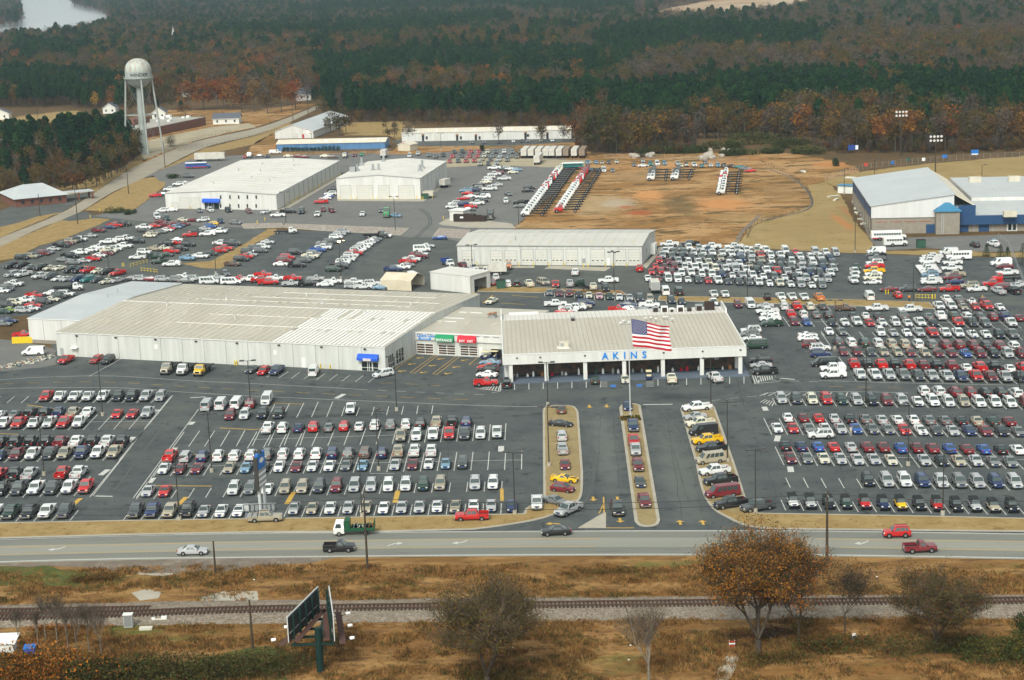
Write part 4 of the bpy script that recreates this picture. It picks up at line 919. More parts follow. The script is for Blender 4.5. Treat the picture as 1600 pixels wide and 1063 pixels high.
row(A_,(1262,332),(1535,316),180,'Ks Kw Kw Um','van row by the left light pole',g)
row(A_,(1408,387),(1500,384),0,'Um Uw','pair before the white vans',g)
scatter(B_,'32,380,Uk,0 130,380,Pk,0 55,298,Kw,0 575,352,Pw,0','at the top of the centre lot',g)
row(B_,(65,472),(1297,434),180,'Pw Uw Sn Ur Sg Ur Sw Uw Ug Uw Uk Pt Pk Un','tail-first top row, centre lot',g,0)
row(B_,(888,521),(1482,502),0,'Pt Uw Pw Pr Pd Uw Pw','nose-out top row, centre lot',g,2,9,0)
row(A_,(1035,650),(2650,618),180,'Pr Vs Un Uw Uw Uw Ug Uw Uw Uw Vn Ug Vu Un Pt Pw Pw','tail-first middle row, centre lot',g)
row(A_,(998,723),(2845,688),0,'Sw Sm Sm . St Sl Sk Sw Sm Sw Sw Sg Sl . Ss Sm Sw Sl Od','nose-out middle row, centre lot',g,2,0,3)
row(A_,(895,863),(3032,815),0,'Ss Sr . . . Uw Ug Sw Ut Ut Ud Um Vs Us Uw Uw Ue Ut . Us Uw','single row second from the kerb, centre lot',g,1,0,0)
# empty stalls of the upper centre lot
for x in range(8):ribbon(STR,[G(*A_(1160+x*98,545-x*1.2)).xy[:],G(*A_(1228+x*93,447-x*1))[:2]],.15,.03,'paint_white')
for (x,y),(x2,y2) in (((250,365),(295,275)),((342,362),(383,268)),((435,360),(473,266)),((527,357),(545,300)),((617,355),(636,304)),((711,352),(728,300)),((803,350),(817,297)),((895,347),(908,295)),((988,344),(998,292)),((1080,342),(1089,290)),((160,370),(206,278)),((70,375),(116,283))):
 ribbon(STR,[G(*B_(x,y)).xy[:],G(*B_(x2,y2)).xy[:]],.15,.03,'paint_white')
for (x,y),(x2,y2) in (((140,122),(200,82)),((217,125),(272,85)),((293,129),(350,88)),((372,134),(428,92)),((450,138),(506,96)),((528,142),(583,100)),((610,146),(663,105)),((690,150),(735,115)),((65,118),(125,80))):
 ribbon(STR,[G(*B_(x,y)).xy[:],G(*B_(x2,y2)).xy[:]],.15,.03,'paint_white')
ribbon(STR,[G(*B_(850,520+190)).xy[:],G(*B_(700,710)).xy[:]],.15,.03,'paint_white')
# along the long wall
g='vehicles by the long white wall'
scatter(A_,'395,42,Rr,345 588,36,Or,345 655,42,Uk,345','by the left end of the long wall',g)
scatter(A_,'1025,108,Ft,350 1122,112,Fw,350 1228,117,Fy,350','parked by the long white wall',g)
scatter(B_,'-30,96,Sd,345 45,108,Or,345 122,110,Pn,345 350,118,Kw,180 782,122,Vw,305','by the long white wall',g)
scatter(Z_ := tile(0,440,200/1329),'340,775,Kw,270 230,590,Rr,90','left of the white annex',g)
# entrance islands
g='vehicles displayed on the entrance islands'
scatter(C_,'307,352,Su,180 305,430,Ck,68 312,520,Us,180 315,605,Ps,180 330,695,Sm,0 325,772,Cy,68 313,835,Hm,62 268,912,Sg,48','on the left entrance island',g)
scatter(C_,'718,330,Sn,0 750,462,Pn,0 756,552,Rr,0 768,612,Ps,0 783,708,Pm,0 796,805,Sd,0 824,932,Pm,0','on the centre island',g)
scatter(C_,'1140,330,Pw,284 1132,385,Ss,284 1162,428,Pc,284 1183,480,Kk,284 1205,535,Py,284 1228,582,Pk,284 1227,655,Qt,284 1250,725,Pw,284 1288,785,Pk,284 1300,862,Qm,284 1352,932,Pk,290','on the right entrance island',g)
scatter(C_,'158,948,Pw,0 350,975,Ps,322 655,982,Pk,0 1515,950,Pd,290','beside the entrance islands',g)
g='vehicles before the showroom'
scatter(C_,'515,168,Se,180 700,162,Cc,0 845,140,Gn,180 990,165,Rc,180 1256,156,Pw,190','in the bays before the showroom',g)
scatter(tile(720,470,140/992),'270,655,Gn,250 370,650,Gn,250 325,725,Sl,255 300,775,Sr,255 300,810,Uk,255 290,860,Sw,255 280,955,Rr,88 510,985,Pk,180','at the left side of the showroom',g)
g='traffic on the highway'
for c,u,v,h,lab in (('Ss',300,869,90,'silver sedan driving right along the near lane of the highway'),('Rk',530,865,90,'dark two-door pickup driving right, just left of the utility pole'),('Sk',870,839,270,'black sedan driving left in front of the entrance'),
      ('Or',1403,842,270,'red compact SUV driving left along the far lane'),('Rm',1440,866,90,'dark red two-door pickup driving right in the near lane')):
 vehicle(c,centre(c,u,v,h),h,lab,g)
vehicle('Pr',centre('Pr',738,815.5,270),270,'red four-door pickup parked on the dry grass verge by the road','vehicles on the grass verge')
# right front lot
g='vehicles parked in the right front lot'
row(D_,(540,73),(1593,97),180,'Pr Pk Pr Pk Pr Pm Pk Pm Sw Pr Pk Sw Pr','tail-first row above right drive',g)
row(D_,(585,138),(1575,157),0,'Pw Pw Ps Pg Pd Ps Ps Pn Pr Pm Ps Pk','nose-out row above right drive',g,2,0,1)
row(D_,(95,288),(1610,314),0,'Us Ud Uc Ur Ue Us Uk Um Us Sw Uw Uw Ut Uw Uw Uw Um','top row of the right lot',g,1,0,0)
row(D_,(975,242),(1545,252),180,'Uw Uw Um Um Uk Uk Uw','tail-first SUV row, right lot',g)
row(D_,(133,403),(1505,428),180,'Sw Sm Sr Ss Sk Sg Ss Sw Sw Sg Sg Sk St Se Sm','tail-first second row, right lot',g)
row(D_,(70,468),(1560,489),0,'Sw Sr Sg Sw Ss Sb Sg Sg Cr Cw Sd Ss Sn Sm Sk Sg','nose-out second row, right lot',g,2,0,0)
row(D_,(118,580),(1555,603),180,'Sk Sn Sb Sr Ss Sm Sm Sb Sm Sm Sb Sm Sb Sk Sw','tail-first third row, right lot',g)
row(D_,(148,656),(1515,679),0,'Sm Sg Sc Ss Ss Ss Sc . Ss Sk St Ss Sg Sg','nose-out third row, right lot',g,2,0,1)
row(D_,(190,792),(1540,812),0,'. . . . Uk Us Uw Un Us Ug Us Un Us','row second from the kerb, right lot',g,1,0,0)
row(D_,(162,933),(1520,960),0,'Jw Js Jk Je Jr Jn Jy Jk Jr Jk Js Jt Jk','kerbside off-roader row, right lot',g,1,0,1)
scatter(D_,'330,500,Uw,270','in the aisle of the right lot',g)
# right middle lots
U_,V_=tile(1200,460,200/1598),tile(1400,460,200/1598)
g='vehicles parked in the right middle lot'
row(U_,(960,777),(3205,812),0,'Hm Hm Hd Ht Ht Hm Ht Hm Hm Sb Um Uk Us Um','nose-out hatchback row, right middle lot',g,2)
row(U_,(895,667),(3098,712),180,'Ud Vw Ve Vw Vt Vt Vw Vg Vm Vm Vm Vk Vm Vw','tail-first minivan row, right middle lot',g)
row(U_,(785,523),(3088,567),0,'Sw Sg . . Uw Ss Sw Ps Pr Pw Pw Sw Sw Uk Pg','single row, right middle lot',g,1)
row(U_,(345,403),(3073,422),0,'Um Sb . Sk Sw Pw Sr Sw Uw Sw Pw Sk . Pr Pd Ug . Pw','nose-out upper row, right middle lot',g,2)
row(U_,(310,312),(3158,348),180,'Pr Uw Sg Uk . Sd Sw Sd . Pg . Sg Pw Ve Uw Ud Um Pn Sm','tail-first upper row, right middle lot',g)
row(U_,(220,208),(705,208),180,'Uw Pr Uc Sd','short row along the kerb strip',g,1)
row(V_,(570,208),(1325,212),0,'Pw Pw St Sr Pr Sw','short upper row at the far right',g,1)
row(V_,(660,130),(1120,132),180,'Pw Pg Sw Sm','back row at the far right',g)
scatter(U_,'505,545,Cw,90 510,590,Sw,90 565,680,Um,90 660,720,Uw,90 670,800,Un,90 720,915,Qk,270 815,975,Xw,270 825,1060,Xw,270','slanting column by right aisle',g)
scatter(U_,'970,215,Ru,90 1365,218,Pw,270 1780,232,Pw,270','parked along the kerb strip',g)
for i in range(12):
 a=U_(395+i*22,600+i*40);b=U_(395+i*22+90,600+i*40);ribbon(STR,[G(*a).xy[:],G(*b).xy[:]],.12,.03,'paint_white')
for q in (((665,485),(1085,1063)),((575,480),(900,960))):ribbon(STR,[G(*U_(*q[0])).xy[:],G(*U_(*q[1])).xy[:]],.15,.03,'paint_white')
Z8=tile(1100,440,160/1063)
g='vehicles beside the showroom end wall'
scatter(Z8,'490,545,Uw,270 480,590,Ug,270 505,625,Sw,270 540,705,Qe,270 598,858,Uk,270 600,905,Ss,270 640,972,Pk,270','beside the right end of the showroom',g)
scatter(Z8,'665,345,Pw,270 690,370,Sw,270 690,425,Rw,270 715,475,Re,270 640,285,Ss,270','behind the right end of the showroom',g)
Z7=tile(840,400,200/1600)
g='vehicles behind the showroom'
row(Z7,(150,507),(1420,590),0,'Sg Sm Rm Sk Sc Sp Se Sw Ss Ud Ut','row behind the showroom roof',g,1,0,2)
scatter(tile(990,370,180/1594),'530,938,Ud,0 675,950,Hd,0 1125,980,Pw,0 1460,1000,Om,0','behind the showroom air units',g)
scatter(tile(1150,370,180/1594),'215,1005,Kw,0 680,1015,Uc,0','near the kerb strip pole',g)
scatter(Z7,'85,372,Ut,20 225,408,Rr,0 410,402,Rs,180 570,425,Te,200 700,440,Rc,180 855,455,Uk,0 885,348,Pw,270 478,258,Pw,175 1280,212,Rr,178','in the yard behind the showroom',g)
scatter(Z7,'230,640,Pw,90 600,635,Un,80 570,665,St,80 480,690,Pw,80 400,705,Pw,80 395,728,Uw,80 330,745,Sr,80 1130,650,Sn,80 1170,690,Sd,80 1130,710,Sw,80 1010,712,Rr,80 1400,660,Pw,80 1340,715,Sd,80','in the cross row behind the showroom',g)
# dense block
g='new vehicles packed in the dense block'
rb=random.Random(5)
rowstart=[(1014,441),(1019,431),(1025,421.5),(1031,413.5),(1036,406),(1041,399),(1049,392)]
rowend=[(1287,452.5),(1295,442.5),(1300,434),(1305,426),(1305,417.5),(1300,409),(1308,401.5)]
for r_,(a,b) in enumerate(zip(rowstart,rowend)):
 toks=[]
 for i in range(18):
  t=rb.choices('PUVSKQ',[46,22,9,20,1,2] if r_ else [30,25,5,32,2,6])[0]
  c=rb.choices('wsgdktrmnc',[46,13,9,9,3,6,2,2,3,3])[0]
  if i<3 and r_<4 and rb.random()<.5:c=rb.choice('rrm')
  toks.append(t+c)
 if r_==0:toks[0:6]=['Sw','Sm','Qw','Kw','Sw','Ud'];toks[6]='Sr'
 if r_==6:toks[5]='.';toks[11]='.';toks[14]='.'
 row(lambda x,y:(x,y),a,b,0,' '.join(toks),'dense block, %s row back'%ORD[r_],g)
g='vehicles around the dense block'
scatter(tile(990,370,180/1594),'500,142,Pw,270 790,136,Pk,270 1085,178,Pw,270 1395,176,Pw,270 95,495,Rr,178','behind the dense block',g)
scatter(tile(1150,370,180/1594),'305,195,Pw,270 645,895,Rw,0 800,898,Rw,0 965,900,Rw,0 1175,905,Ro,180 445,895,Jk,180','along the service row',g)
scatter(tile(990,370,180/1594),'305,795,Bw,180 450,820,Kw,180 640,832,Kk,180 1125,858,Rw,0 1285,860,Rw,0','in the van row before the dense block',g)
scatter(tile(1310,370,150/1595),'285,802,Rw,0 300,720,Rw,0 312,655,Pw,0 335,560,Se,0','short column right of dense block',g)
scatter(tile(1310,370,150/1595),'640,300,Kw,270 640,365,Pk,270 650,410,Rg,270 610,485,Uw,270 610,545,Pr,270 600,625,Py,270 600,665,Sw,270 575,735,Uc,270 580,800,Cw,270','in the column beside the white line',g)
scatter(tile(1310,370,150/1595),'845,918,Cm,270 1165,925,Ud,270','nose to tail on the yard drive',g)
scatter(tile(1310,370,150/1595),'960,170,aw,90 1010,1040,Or,180 550,1075,Kw,180','near the yard gate',g)
Z4=tile(1420,370,180/1594)
g='vehicles in the far right lot'
scatter(Z4,'335,315,Pw,270 310,350,Pw,270 290,388,Pw,270 250,460,Pw,270 275,495,Pw,270 310,532,Pw,270 300,572,Ul,270 320,640,Pw,270 320,672,Pw,270 620,402,Pw,270 600,480,Pw,270 650,565,Pt,270 610,612,Um,270 650,660,Cn,270','in the pickup stack, far right lot',g)
scatter(Z4,'265,770,Cm,270 575,768,Rr,270 860,725,Ut,270 950,772,Rw,270 1180,700,Pr,270 1280,745,Vm,270 1280,815,Ps,190 1480,812,Pk,190 1500,720,Ss,270 1540,690,Ss,270','on the diagonal bays, far right',g)
scatter(Z4,'700,335,aw,270 560,262,Kw,270 1290,412,Kw,270 1340,450,Sm,270 1370,545,Pw,270 1345,640,Tr,270','at the back kerb, far right',g)
scatter(Z4,'935,158,Ok,190 1215,155,Pw,190 1200,108,Sl,190','in the lot before the block building','vehicles before the block building')
scatter(H_,'745,300,Aw,90','beside the block building','buses beside the block building')
# back lots, left
L1,L2,L3,L4=(tile(x,330,.125) for x in (0,200,400,580))
g='vehicles in the back left lot'
scatter(L1,'270,612,Vk,72 385,598,Ut,72 440,578,Sd,72 530,562,Vm,72 580,540,Sg,72 670,500,Ss,72 760,460,Pk,72 840,432,Sm,72 885,408,Ut,72 950,395,Ud,72 1010,382,Uw,72 1135,332,Ss,72 1230,272,Rm,72 1370,228,Sn,72 1440,206,Pr,72 1540,192,Pk,72','in the row below the grass bank',g)
scatter(L1,'790,638,Sg,75 910,672,Sg,75 870,592,Pk,75 1040,652,Ss,75 1165,632,Rr,75 1000,552,Pw,75 1240,585,Sw,75 1140,515,Sw,75 1330,560,Sm,75 1360,530,Pc,75 1230,490,Rw,75 1440,502,Uw,75 1540,470,Pw,75 1350,415,Pw,270 1470,385,Uw,270 1570,370,Pw,75','in the second row below the bank',g)
scatter(L1,'130,830,Vs,325 275,832,Pw,325 490,852,Pw,325 620,862,Ud,325 720,882,Sw,325 830,885,Ss,325 960,892,Vn,325 1080,898,Vq,325 1210,902,Hd,325 1325,918,Sc,325 1450,905,Ss,325','slanting row by the annex',g)
scatter(L1,'130,722,Rk,325 260,718,Rk,325 370,738,Sg,325 510,742,Pk,325 610,748,Sc,325 730,748,Sc,325 880,778,Pk,325 980,782,Rk,325 1090,780,Rr,325 1210,788,Sc,325 1330,800,Pk,325 1460,815,Rr,325','back slanting row by the annex',g)
scatter(L1,'870,1005,Fw,90 170,950,Pw,75 90,970,Sg,75 70,1005,Sd,75 10,1030,Sw,75','left of the white annex',g)
Z5=tile(0,440,200/1329)
scatter(Z5,'350,178,Rr,75 520,150,Sw,270 610,185,Ud,75 680,160,Uw,75 530,215,Sc,75 150,255,Uc,75 250,228,Rw,75 330,210,Sw,75 340,275,Sr,75 450,240,Ud,75 60,275,Ud,75 100,325,Si,75 20,340,Se,75 235,335,Us,75 320,310,Sw,75 80,440,Sn,75 20,470,Sg,75','in the cluster beside the annex roof',g)
scatter(L2,'350,105,Kw,20 470,125,Ve,20 410,160,Sm,72 600,180,Sm,72 330,210,Sr,72 460,195,Sm,72 520,240,Sr,72 590,225,Sl,72 630,205,Sn,72 690,185,Sm,72 200,235,Pw,72 190,270,Sd,72 400,285,Sg,72 300,302,St,72 270,335,Sc,72 480,262,Sw,72 690,135,Sc,60 820,140,Sm,60 930,140,Uw,300 1150,160,On,20 1340,172,Wg,60 1040,188,Wy,270','before the large back building',g)
scatter(L2,'770,328,Rr,270 850,285,Ud,72 990,318,Xw,270 960,250,Ss,72 1140,285,Pw,72 1180,255,Sg,72 1030,220,Ob,72 470,440,Uk,270 600,390,Sw,270 590,425,Sr,72 750,450,Uk,75 640,505,Pk,75 540,538,Rr,75 430,500,Rc,75 340,505,Rt,75 110,612,Rw,270 200,545,Uw,75 340,600,Re,75 480,575,Se,75 390,665,Re,270 540,700,Xw,270','mid back-left lot',g)
scatter(L2,'100,410,Pk,75 740,625,Rl,75 900,595,Pw,75 1030,565,Ud,75 1130,530,Pr,75 1200,500,Pr,75 1160,435,Pw,75 1300,440,Pd,75','along the back driveway',g)
scatter(L2,'1300,695,Ru,75 1410,635,Vk,75 1470,602,Rr,75 1530,570,Ss,75 1500,540,Vd,75 1590,500,Vd,75','left column of the dark lot',g)
scatter(L2,'40,880,Sd,90 160,880,Us,85 290,885,Sm,90 430,888,Us,85 620,890,Vg,85 700,860,Rw,85 830,880,Us,85 720,905,Sg,85 1010,920,Qw,90 1280,925,Qw,90 1100,868,Rs,85 1210,820,Wg,20 1390,885,Rr,90 1540,890,Pw,90','behind the long roof, left part',g)
scatter(L3,'60,900,Pr,90 80,835,Rr,85 40,890,Sw,90 150,928,Pr,90 240,880,Rw,85 430,948,Rs,85 460,880,Rr,85 650,945,Pk,90 740,885,Rs,85 860,952,Sw,90 960,920,Rw,90 1220,925,Pw,85 1200,975,Us,90 1340,985,Rw,90 1450,945,Uw,90 1560,990,Sl,90','behind the long roof, right part',g)
scatter(L3,'140,415,Ss,80 90,478,Vw,80 40,530,Vd,80 310,695,Sw,80 350,655,Vm,80 390,612,Vr,80 510,710,Pk,80 590,652,Ud,80 490,550,Vk,80 640,620,Sg,80 680,600,Pc,80 720,560,Vg,80 770,520,Rb,80 840,490,Pw,80 850,455,Xg,80 930,415,Vd,80 1000,355,Uw,80 1040,315,Ws,80 1090,290,Us,80 380,290,Tw,90','in the dark lot columns',g)
scatter(L3,'965,765,Ue,80 1030,730,Pk,80 1060,700,Sd,80 1090,675,Uw,80 1150,640,Uw,80 1160,615,Sc,80 1190,585,Uw,80 1230,560,Rr,80 1260,530,Uw,80 1290,510,Uw,80 1340,480,Uw,80 1370,450,Rw,80 1410,420,Ss,80 1450,400,Sg,80 1490,375,Sg,80 1520,345,Fd,80 1600,340,Rw,80','in the long slanting column',g)
scatter(L4,'270,762,Pn,80 385,738,Rw,80 450,705,Sg,80 460,665,Rr,80 510,640,Pw,80 590,600,Xm,80 560,590,Sg,80 620,565,Sw,80 630,515,Qw,90 700,465,Ss,80 855,362,Cb,270','in the short slanting column',g)
scatter(L4,'190,92,Zz,0 305,82,Sl,60 120,25,Sg,0','by the pole in the service yard',g)
# yard by the middle garage
Z9=tile(740,380,120/1276)
g='vehicles before the middle garage'
scatter(L4,'960,712,Dw,20 1150,722,Rm,20 1270,755,Rw,20','before the left end of the middle garage',g)
scatter(Z9,'290,545,Bw,270 575,460,To,0 170,650,Uw,180 370,655,Pw,180 160,715,Jk,180 320,728,Om,180 570,745,Uw,180 720,745,Rk,180 920,745,Rc,190 1150,705,Ut,20','near the dumpster by the wash bay',g)
scatter(tile(600,430,260/1600),'855,270,Ss,335 1040,285,Sc,335','alone in the yellow-lined bays',g)
scatter(L4,'540,905,aw,20','between the two small sheds','buses between the sheds')
# centre back lot
M1=tile(660,225,.125)
g='vehicles in the centre back lot'
row(M1,(340,248),(648,238),0,'Pr Pd Pr Pr','front row by the body shop corner',g)
row(M1,(375,185),(690,182),0,'Pr Pd Pr Pr','second row by the body shop corner',g)
row(M1,(395,128),(705,125),0,'Pd Kk Pr Pr','third row by the body shop corner',g)
row(M1,(718,280),(925,270),0,'Pt Pd Ps','front row, tan and grey group',g)
row(M1,(745,222),(1060,228),0,'Pt Pd Ps Pg','second row, tan and grey group',g)
row(M1,(775,178),(1180,188),0,'Pc Pg Ps Pg Pg','third row, tan and grey group',g)
row(M1,(815,128),(1230,128),0,'Pc Pd Pw Pg Pg','fourth row, tan and grey group',g)
scatter(M1,'370,812,Uw,270 400,775,Uw,270 480,785,Xn,270 580,845,Sd,80 610,810,Rr,80 680,772,Pw,270 510,705,Sr,270 590,680,Sw,270 730,738,Pk,90 760,690,Xw,270 740,665,Xk,270 560,640,Sr,270 540,610,Ul,270 640,605,Un,270 680,575,Us,270 700,530,Sk,270 840,588,Pw,270 930,535,Ss,270 790,500,Sc,270 810,468,Sw,270 840,440,Uw,270 900,405,Pw,270 940,385,Rm,90 1020,460,Pw,270 900,325,Pw,270 1000,355,Rk,90 1130,375,Sc,90 1070,335,Uw,90 1180,345,Sl,90','in the two cross columns',g)
scatter(M1,'1320,608,Sk,90 1340,575,Vk,90 1240,755,Pk,270 1230,800,Sg,270 1045,745,Uw,0 850,955,Zk,0 1075,655,Sg,20','on the open yard',g)
# cab and chassis rows
g='cab-and-chassis trucks in two slanting rows'
def chassis(px0,px1,n,cols,where,grp,pw=1.0):
 a=G(*px0);b=G(*px1)
 for i in range(n):
  t=i/(n-1);q=a+(b-a)*t+Vector((0,1.15,0))
  vehicle('T'+cols[i%len(cols)],q,268,'%s cab-and-chassis truck, %s from the near end %s'%(COL[cols[i%len(cols)]][0],ordi(i+1),where),grp,near=False).scale=(1.2,1.15,1.25)
chassis((832,339),(884,267),23,'wwwwwwwwwwwwrwwkrwrwwcc','of the left slanting row',g)
chassis((884,333),(926,268),20,'rwwwwwwwwwwwrrwrmrmm','of the right slanting row',g)
g='cab-and-chassis trucks on the dirt field'
chassis((1027,283),(1030,270),4,'wsdd','of the left dirt-field group',g)
chassis((1064,282),(1068,270),4,'wsdd','of the middle dirt-field group',g)
chassis((1137,305),(1142,274),9,'wwwwwwrww','of the right dirt-field group',g)
# old vehicles along the fence
N5=tile(1000,230,.2);N7=tile(800,225,.125)
g='old vehicles along the back fence'
scatter(N7,'950,265,Rl,0 1058,258,Sl,0 1130,262,St,0 1215,262,Ru,0 1310,250,Sc,0 1530,290,Sg,0 990,355,Sl,0 1070,352,Sg,0 1150,360,Kw,0 1262,360,Sg,0','near the teal bus on the field',g)
scatter(N5,'25,158,Sw,90 25,125,Ss,0 85,150,Uq,0 138,150,Kw,0 193,145,Ul,0 300,150,Rs,0 325,160,Sc,0 367,160,Jc,0 430,160,Rw,0 490,162,Sq,0 515,135,Sg,0 557,158,Sw,0 615,160,Ul,0 665,165,Ru,0 720,165,Su,30 790,170,Sq,60 820,185,Rg,60 862,198,Sr,270','along the field fence',g)
o=scatter(N7,'740,325,Aq,270','across the top of the chassis rows','old buses')
scatter(tile(100,160,260/1600),'1285,640,Ab,90','beside the white trailer','buses beside the trailer')
# yard around the two big back buildings
Q3=tile(380,220,.2)
g='vehicles around the back buildings'
scatter(Q3,'40,572,Sm,20 172,575,Sw,330 270,600,Rw,270 350,570,Pk,90 448,578,Kk,0 575,600,Pw,0 620,560,Om,0 690,565,Om,20 927,595,Sw,0 610,495,Pr,270 640,465,Sw,270 660,450,Sb,270 680,432,Uw,270 700,400,Uk,270','between the two back buildings',g)
scatter(Q3,'45,137,Tw,0 250,105,Kw,90 790,140,Dc,0 868,128,Sm,0 925,122,Sz,0 1300,132,Vw,0 1365,118,Pw,0 1450,130,Pg,0 1500,140,Pg,0 1560,130,Rk,0 130,130,Sg,90 185,135,Sd,0 10,140,Sr,0 640,132,Sc,90 700,140,Su,90 430,135,Sm,90 480,138,Sm,90 350,132,Sc,90','along the top of the yard',g)
scatter(tile(0,70),'1158,822,Ud,90 1095,870,Uw,270 1130,862,Ss,270 1045,902,Pw,270 955,940,Rr,270 1000,932,Sq,270 1225,1035,Hg,20 1290,1032,Uw,20 1400,1035,Vk,20 1525,1035,Sm,20 1000,1033,Vw,270 1055,1030,Sw,270','around the front left of the large back building',g)
scatter(tile(1340-0,70),'','',g) if 0 else None
scatter(tile(800,70),'10,605,Sw,0 60,603,Sk,0 100,603,Sg,0 180,600,Sc,0 248,600,Sw,0','before the long storage building, right part',g)
scatter(tile(400,70),'1325,612,Sg,0 1405,610,Sg,0 1498,610,Sk,0','before the long storage building, left part',g)
struct(obj('parking_lines',STR))
print('VEHICLES',USED)
# ------------------------------------------------------------------ buildings
def text_mesh(txt,size,mat,ext=.03,name=None):
 c=bpy.data.curves.new(txt,'FONT');c.body=txt;c.size=size;c.extrude=ext;c.align_x='CENTER';c.align_y='CENTER';c.offset=size*.02;c.resolution_u=3
 o=bpy.data.objects.new('lettering',c);LINK(o);dg=bpy.context.evaluated_depsgraph_get()
 me=bpy.data.meshes.new_from_object(o.evaluated_get(dg));bpy.data.objects.remove(o);bpy.data.curves.remove(c)
 me.materials.clear();me.materials.append(MATS[mat]);return me
def text_flat(txt,size,mat,mtx,parent,name='lettering',ext=.03):
 me=text_mesh(txt,size,mat,ext);o=bpy.data.objects.new(name,me);LINK(o);o.parent=parent;o.matrix_local=mtx;return o
class Bld:
 """local frame: origin at the front-left foot, +x along the front, +y away, built with child parts"""
 def __init__(s,name,label,cat,fl,fr,kind=None,ang=None,group=None):
  a=G(*fl);b=G(*fr);d=b-a;s.ang=math.atan2(d.y,d.x) if ang is None else ang;s.W=d.length if ang is None else None
  s.root=thing(name,label,cat,a,s.ang,group);s.inv=(Matrix.Translation(a) @ Matrix.Rotation(s.ang,4,'Z')).inverted();s.fwd=s.inv.inverted()
 def shear(s,k):
  done=set()
  def go(o):
   for c in o.children:
    if c.data and c.data.name not in done:
     done.add(c.data.name)
     for v in c.data.vertices:v.co.x+=k*v.co.y
    go(c)
  go(s.root)
 def loc(s,u,v,z=0):return s.inv @ G(u,v,z)
 def front(s,u,v,y=0.):
  o=s.inv @ CAMP;d=s.inv.to_3x3() @ ray(u,v);t=(y-o.y)/d.y;p=o+d*t;return p.x,p.z
 def side(s,u,v,x):
  o=s.inv @ CAMP;d=s.inv.to_3x3() @ ray(u,v);t=(x-o.x)/d.x;p=o+d*t;return p.y,p.z
 def part(s,name,mb,label=None):return obj(name,mb,s.root,label=label)
 def box(s,name,*a,**k):
  mb=MB();mb.box(*a);return s.part(name,mb,**k)
 def fdoor(s,name,u0,v0,u1,v1,mat,y=0,th=.06,frame=None,win=0,z0=None,bars=0):
  x0,z1=s.front(u0,v0,y);x1,zb=s.front(u1,v1,y);x1b,_=s.front(u1,v0,y)
  zb=max(.02,zb) if z0 is None else z0
  mb=MB()
  if frame:mb.box(x0-.15,x1+.15,y-th*.6,y,zb,z1+.15,frame)
  mb.box(x0,x1,y-th,y-.001,zb+.01,z1,mat)
  n=max(2,int((z1-zb)/.75))
  if mat=='door_cream':
   for i in range(1,n):z=zb+(z1-zb)*i/n;mb.box(x0,x1,y-th-.012,y-th,z-.03,z+.03,'trim_grey')
  o=s.part(name,mb)
  if win:
   for i in range(win):
    xa=x0+(x1-x0)*(i+.5)/win;m2=MB();m2.box(xa-.28,xa+.28,y-th-.03,y-th-.013,zb+1.35,zb+1.62,'dark_glass');obj('pane',m2,o)
  if bars:
   for i in range(bars+1):
    z=zb+(z1-zb)*i/bars;m2=MB();m2.box(x0,x1,y-th-.04,y-th-.002,z-.07,z+.07,'trim_white');obj('door_rail',m2,o)
   for i in (0,.5,1):xx=x0+(x1-x0)*i;m2=MB();m2.box(xx-.07,xx+.07,y-th-.05,y-th-.003,zb,z1,'trim_white');obj('door_stile',m2,o)
  return o
 def gable_y(s,W,D,h,rise,wall,roof,over=.25,axis='y',ribs=0,apex=.5,base=None,skirt=0,trim='trim_white'):
  """axis 'y': ridge runs away from the front (gable faces us); 'x': ridge parallel to the front"""
  mb=MB();R_=[]
  if axis=='x':
   ya=D*apex
   mb.prism([(0,0),(W,0),(W,D),(0,D)],skirt,h,wall)
   for x in (0,W):mb.face([(x,0,h),(x,ya,h+rise),(x,D,h)] if x==0 else [(x,0,h),(x,D,h),(x,ya,h+rise)],wall)
   ps=[((-over,-over,h),(W+over,-over,h),(W+over,ya,h+rise+.02),(-over,ya,h+rise+.02)),((-over,ya,h+rise+.02),(W+over,ya,h+rise+.02),(W+over,D+over,h),(-over,D+over,h))]
  else:
   xa=W*apex
   mb.prism([(0,0),(W,0),(W,D),(0,D)],skirt,h,wall)
   for y in (0,D):mb.face([(0,y,h),(xa,y,h+rise),(W,y,h)],wall)
   ps=[((-over,-over,h),(xa,-over,h+rise+.02),(xa,D+over,h+rise+.02),(-over,D+over,h)),((xa,-over,h+rise+.02),(W+over,-over,h),(W+over,D+over,h),(xa,D+over,h+rise+.02))]
  s.part('wall',mb)
  if skirt:
   q=MB();q.prism([(.03,.03),(W-.03,.03),(W-.03,D-.03),(.03,D-.03)],0,skirt,base or 'block_wall');s.part('base_course',q)
  for q in ps:
   m=MB();up=Vector((0,0,.06));m.face([Vector(p)+up for p in q],roof)
   n=Vector((0,0,-.12))
   for i in range(4):m.face([Vector(q[i])+n,Vector(q[(i+1)%4])+n,Vector(q[(i+1)%4])+up,Vector(q[i])+up],trim)
   if ribs:
    # standing seams running down the slope
    A,B,C,D_=(Vector(p) for p in q)
    if axis=='x':e0,e1,f0,f1=A,B,D_,C
    else:e0,e1,f0,f1=A,D_,B,C
    L=(e1-e0).length;nn=int(L/ribs)
    for i in range(1,nn):t=i/nn;m.beam(e0.lerp(e1,t)+up*1.3,f0.lerp(f1,t)+up*1.3,.07,.08,roof)
   R_.append(s.part('roof',m))
  return R_
Bs={}
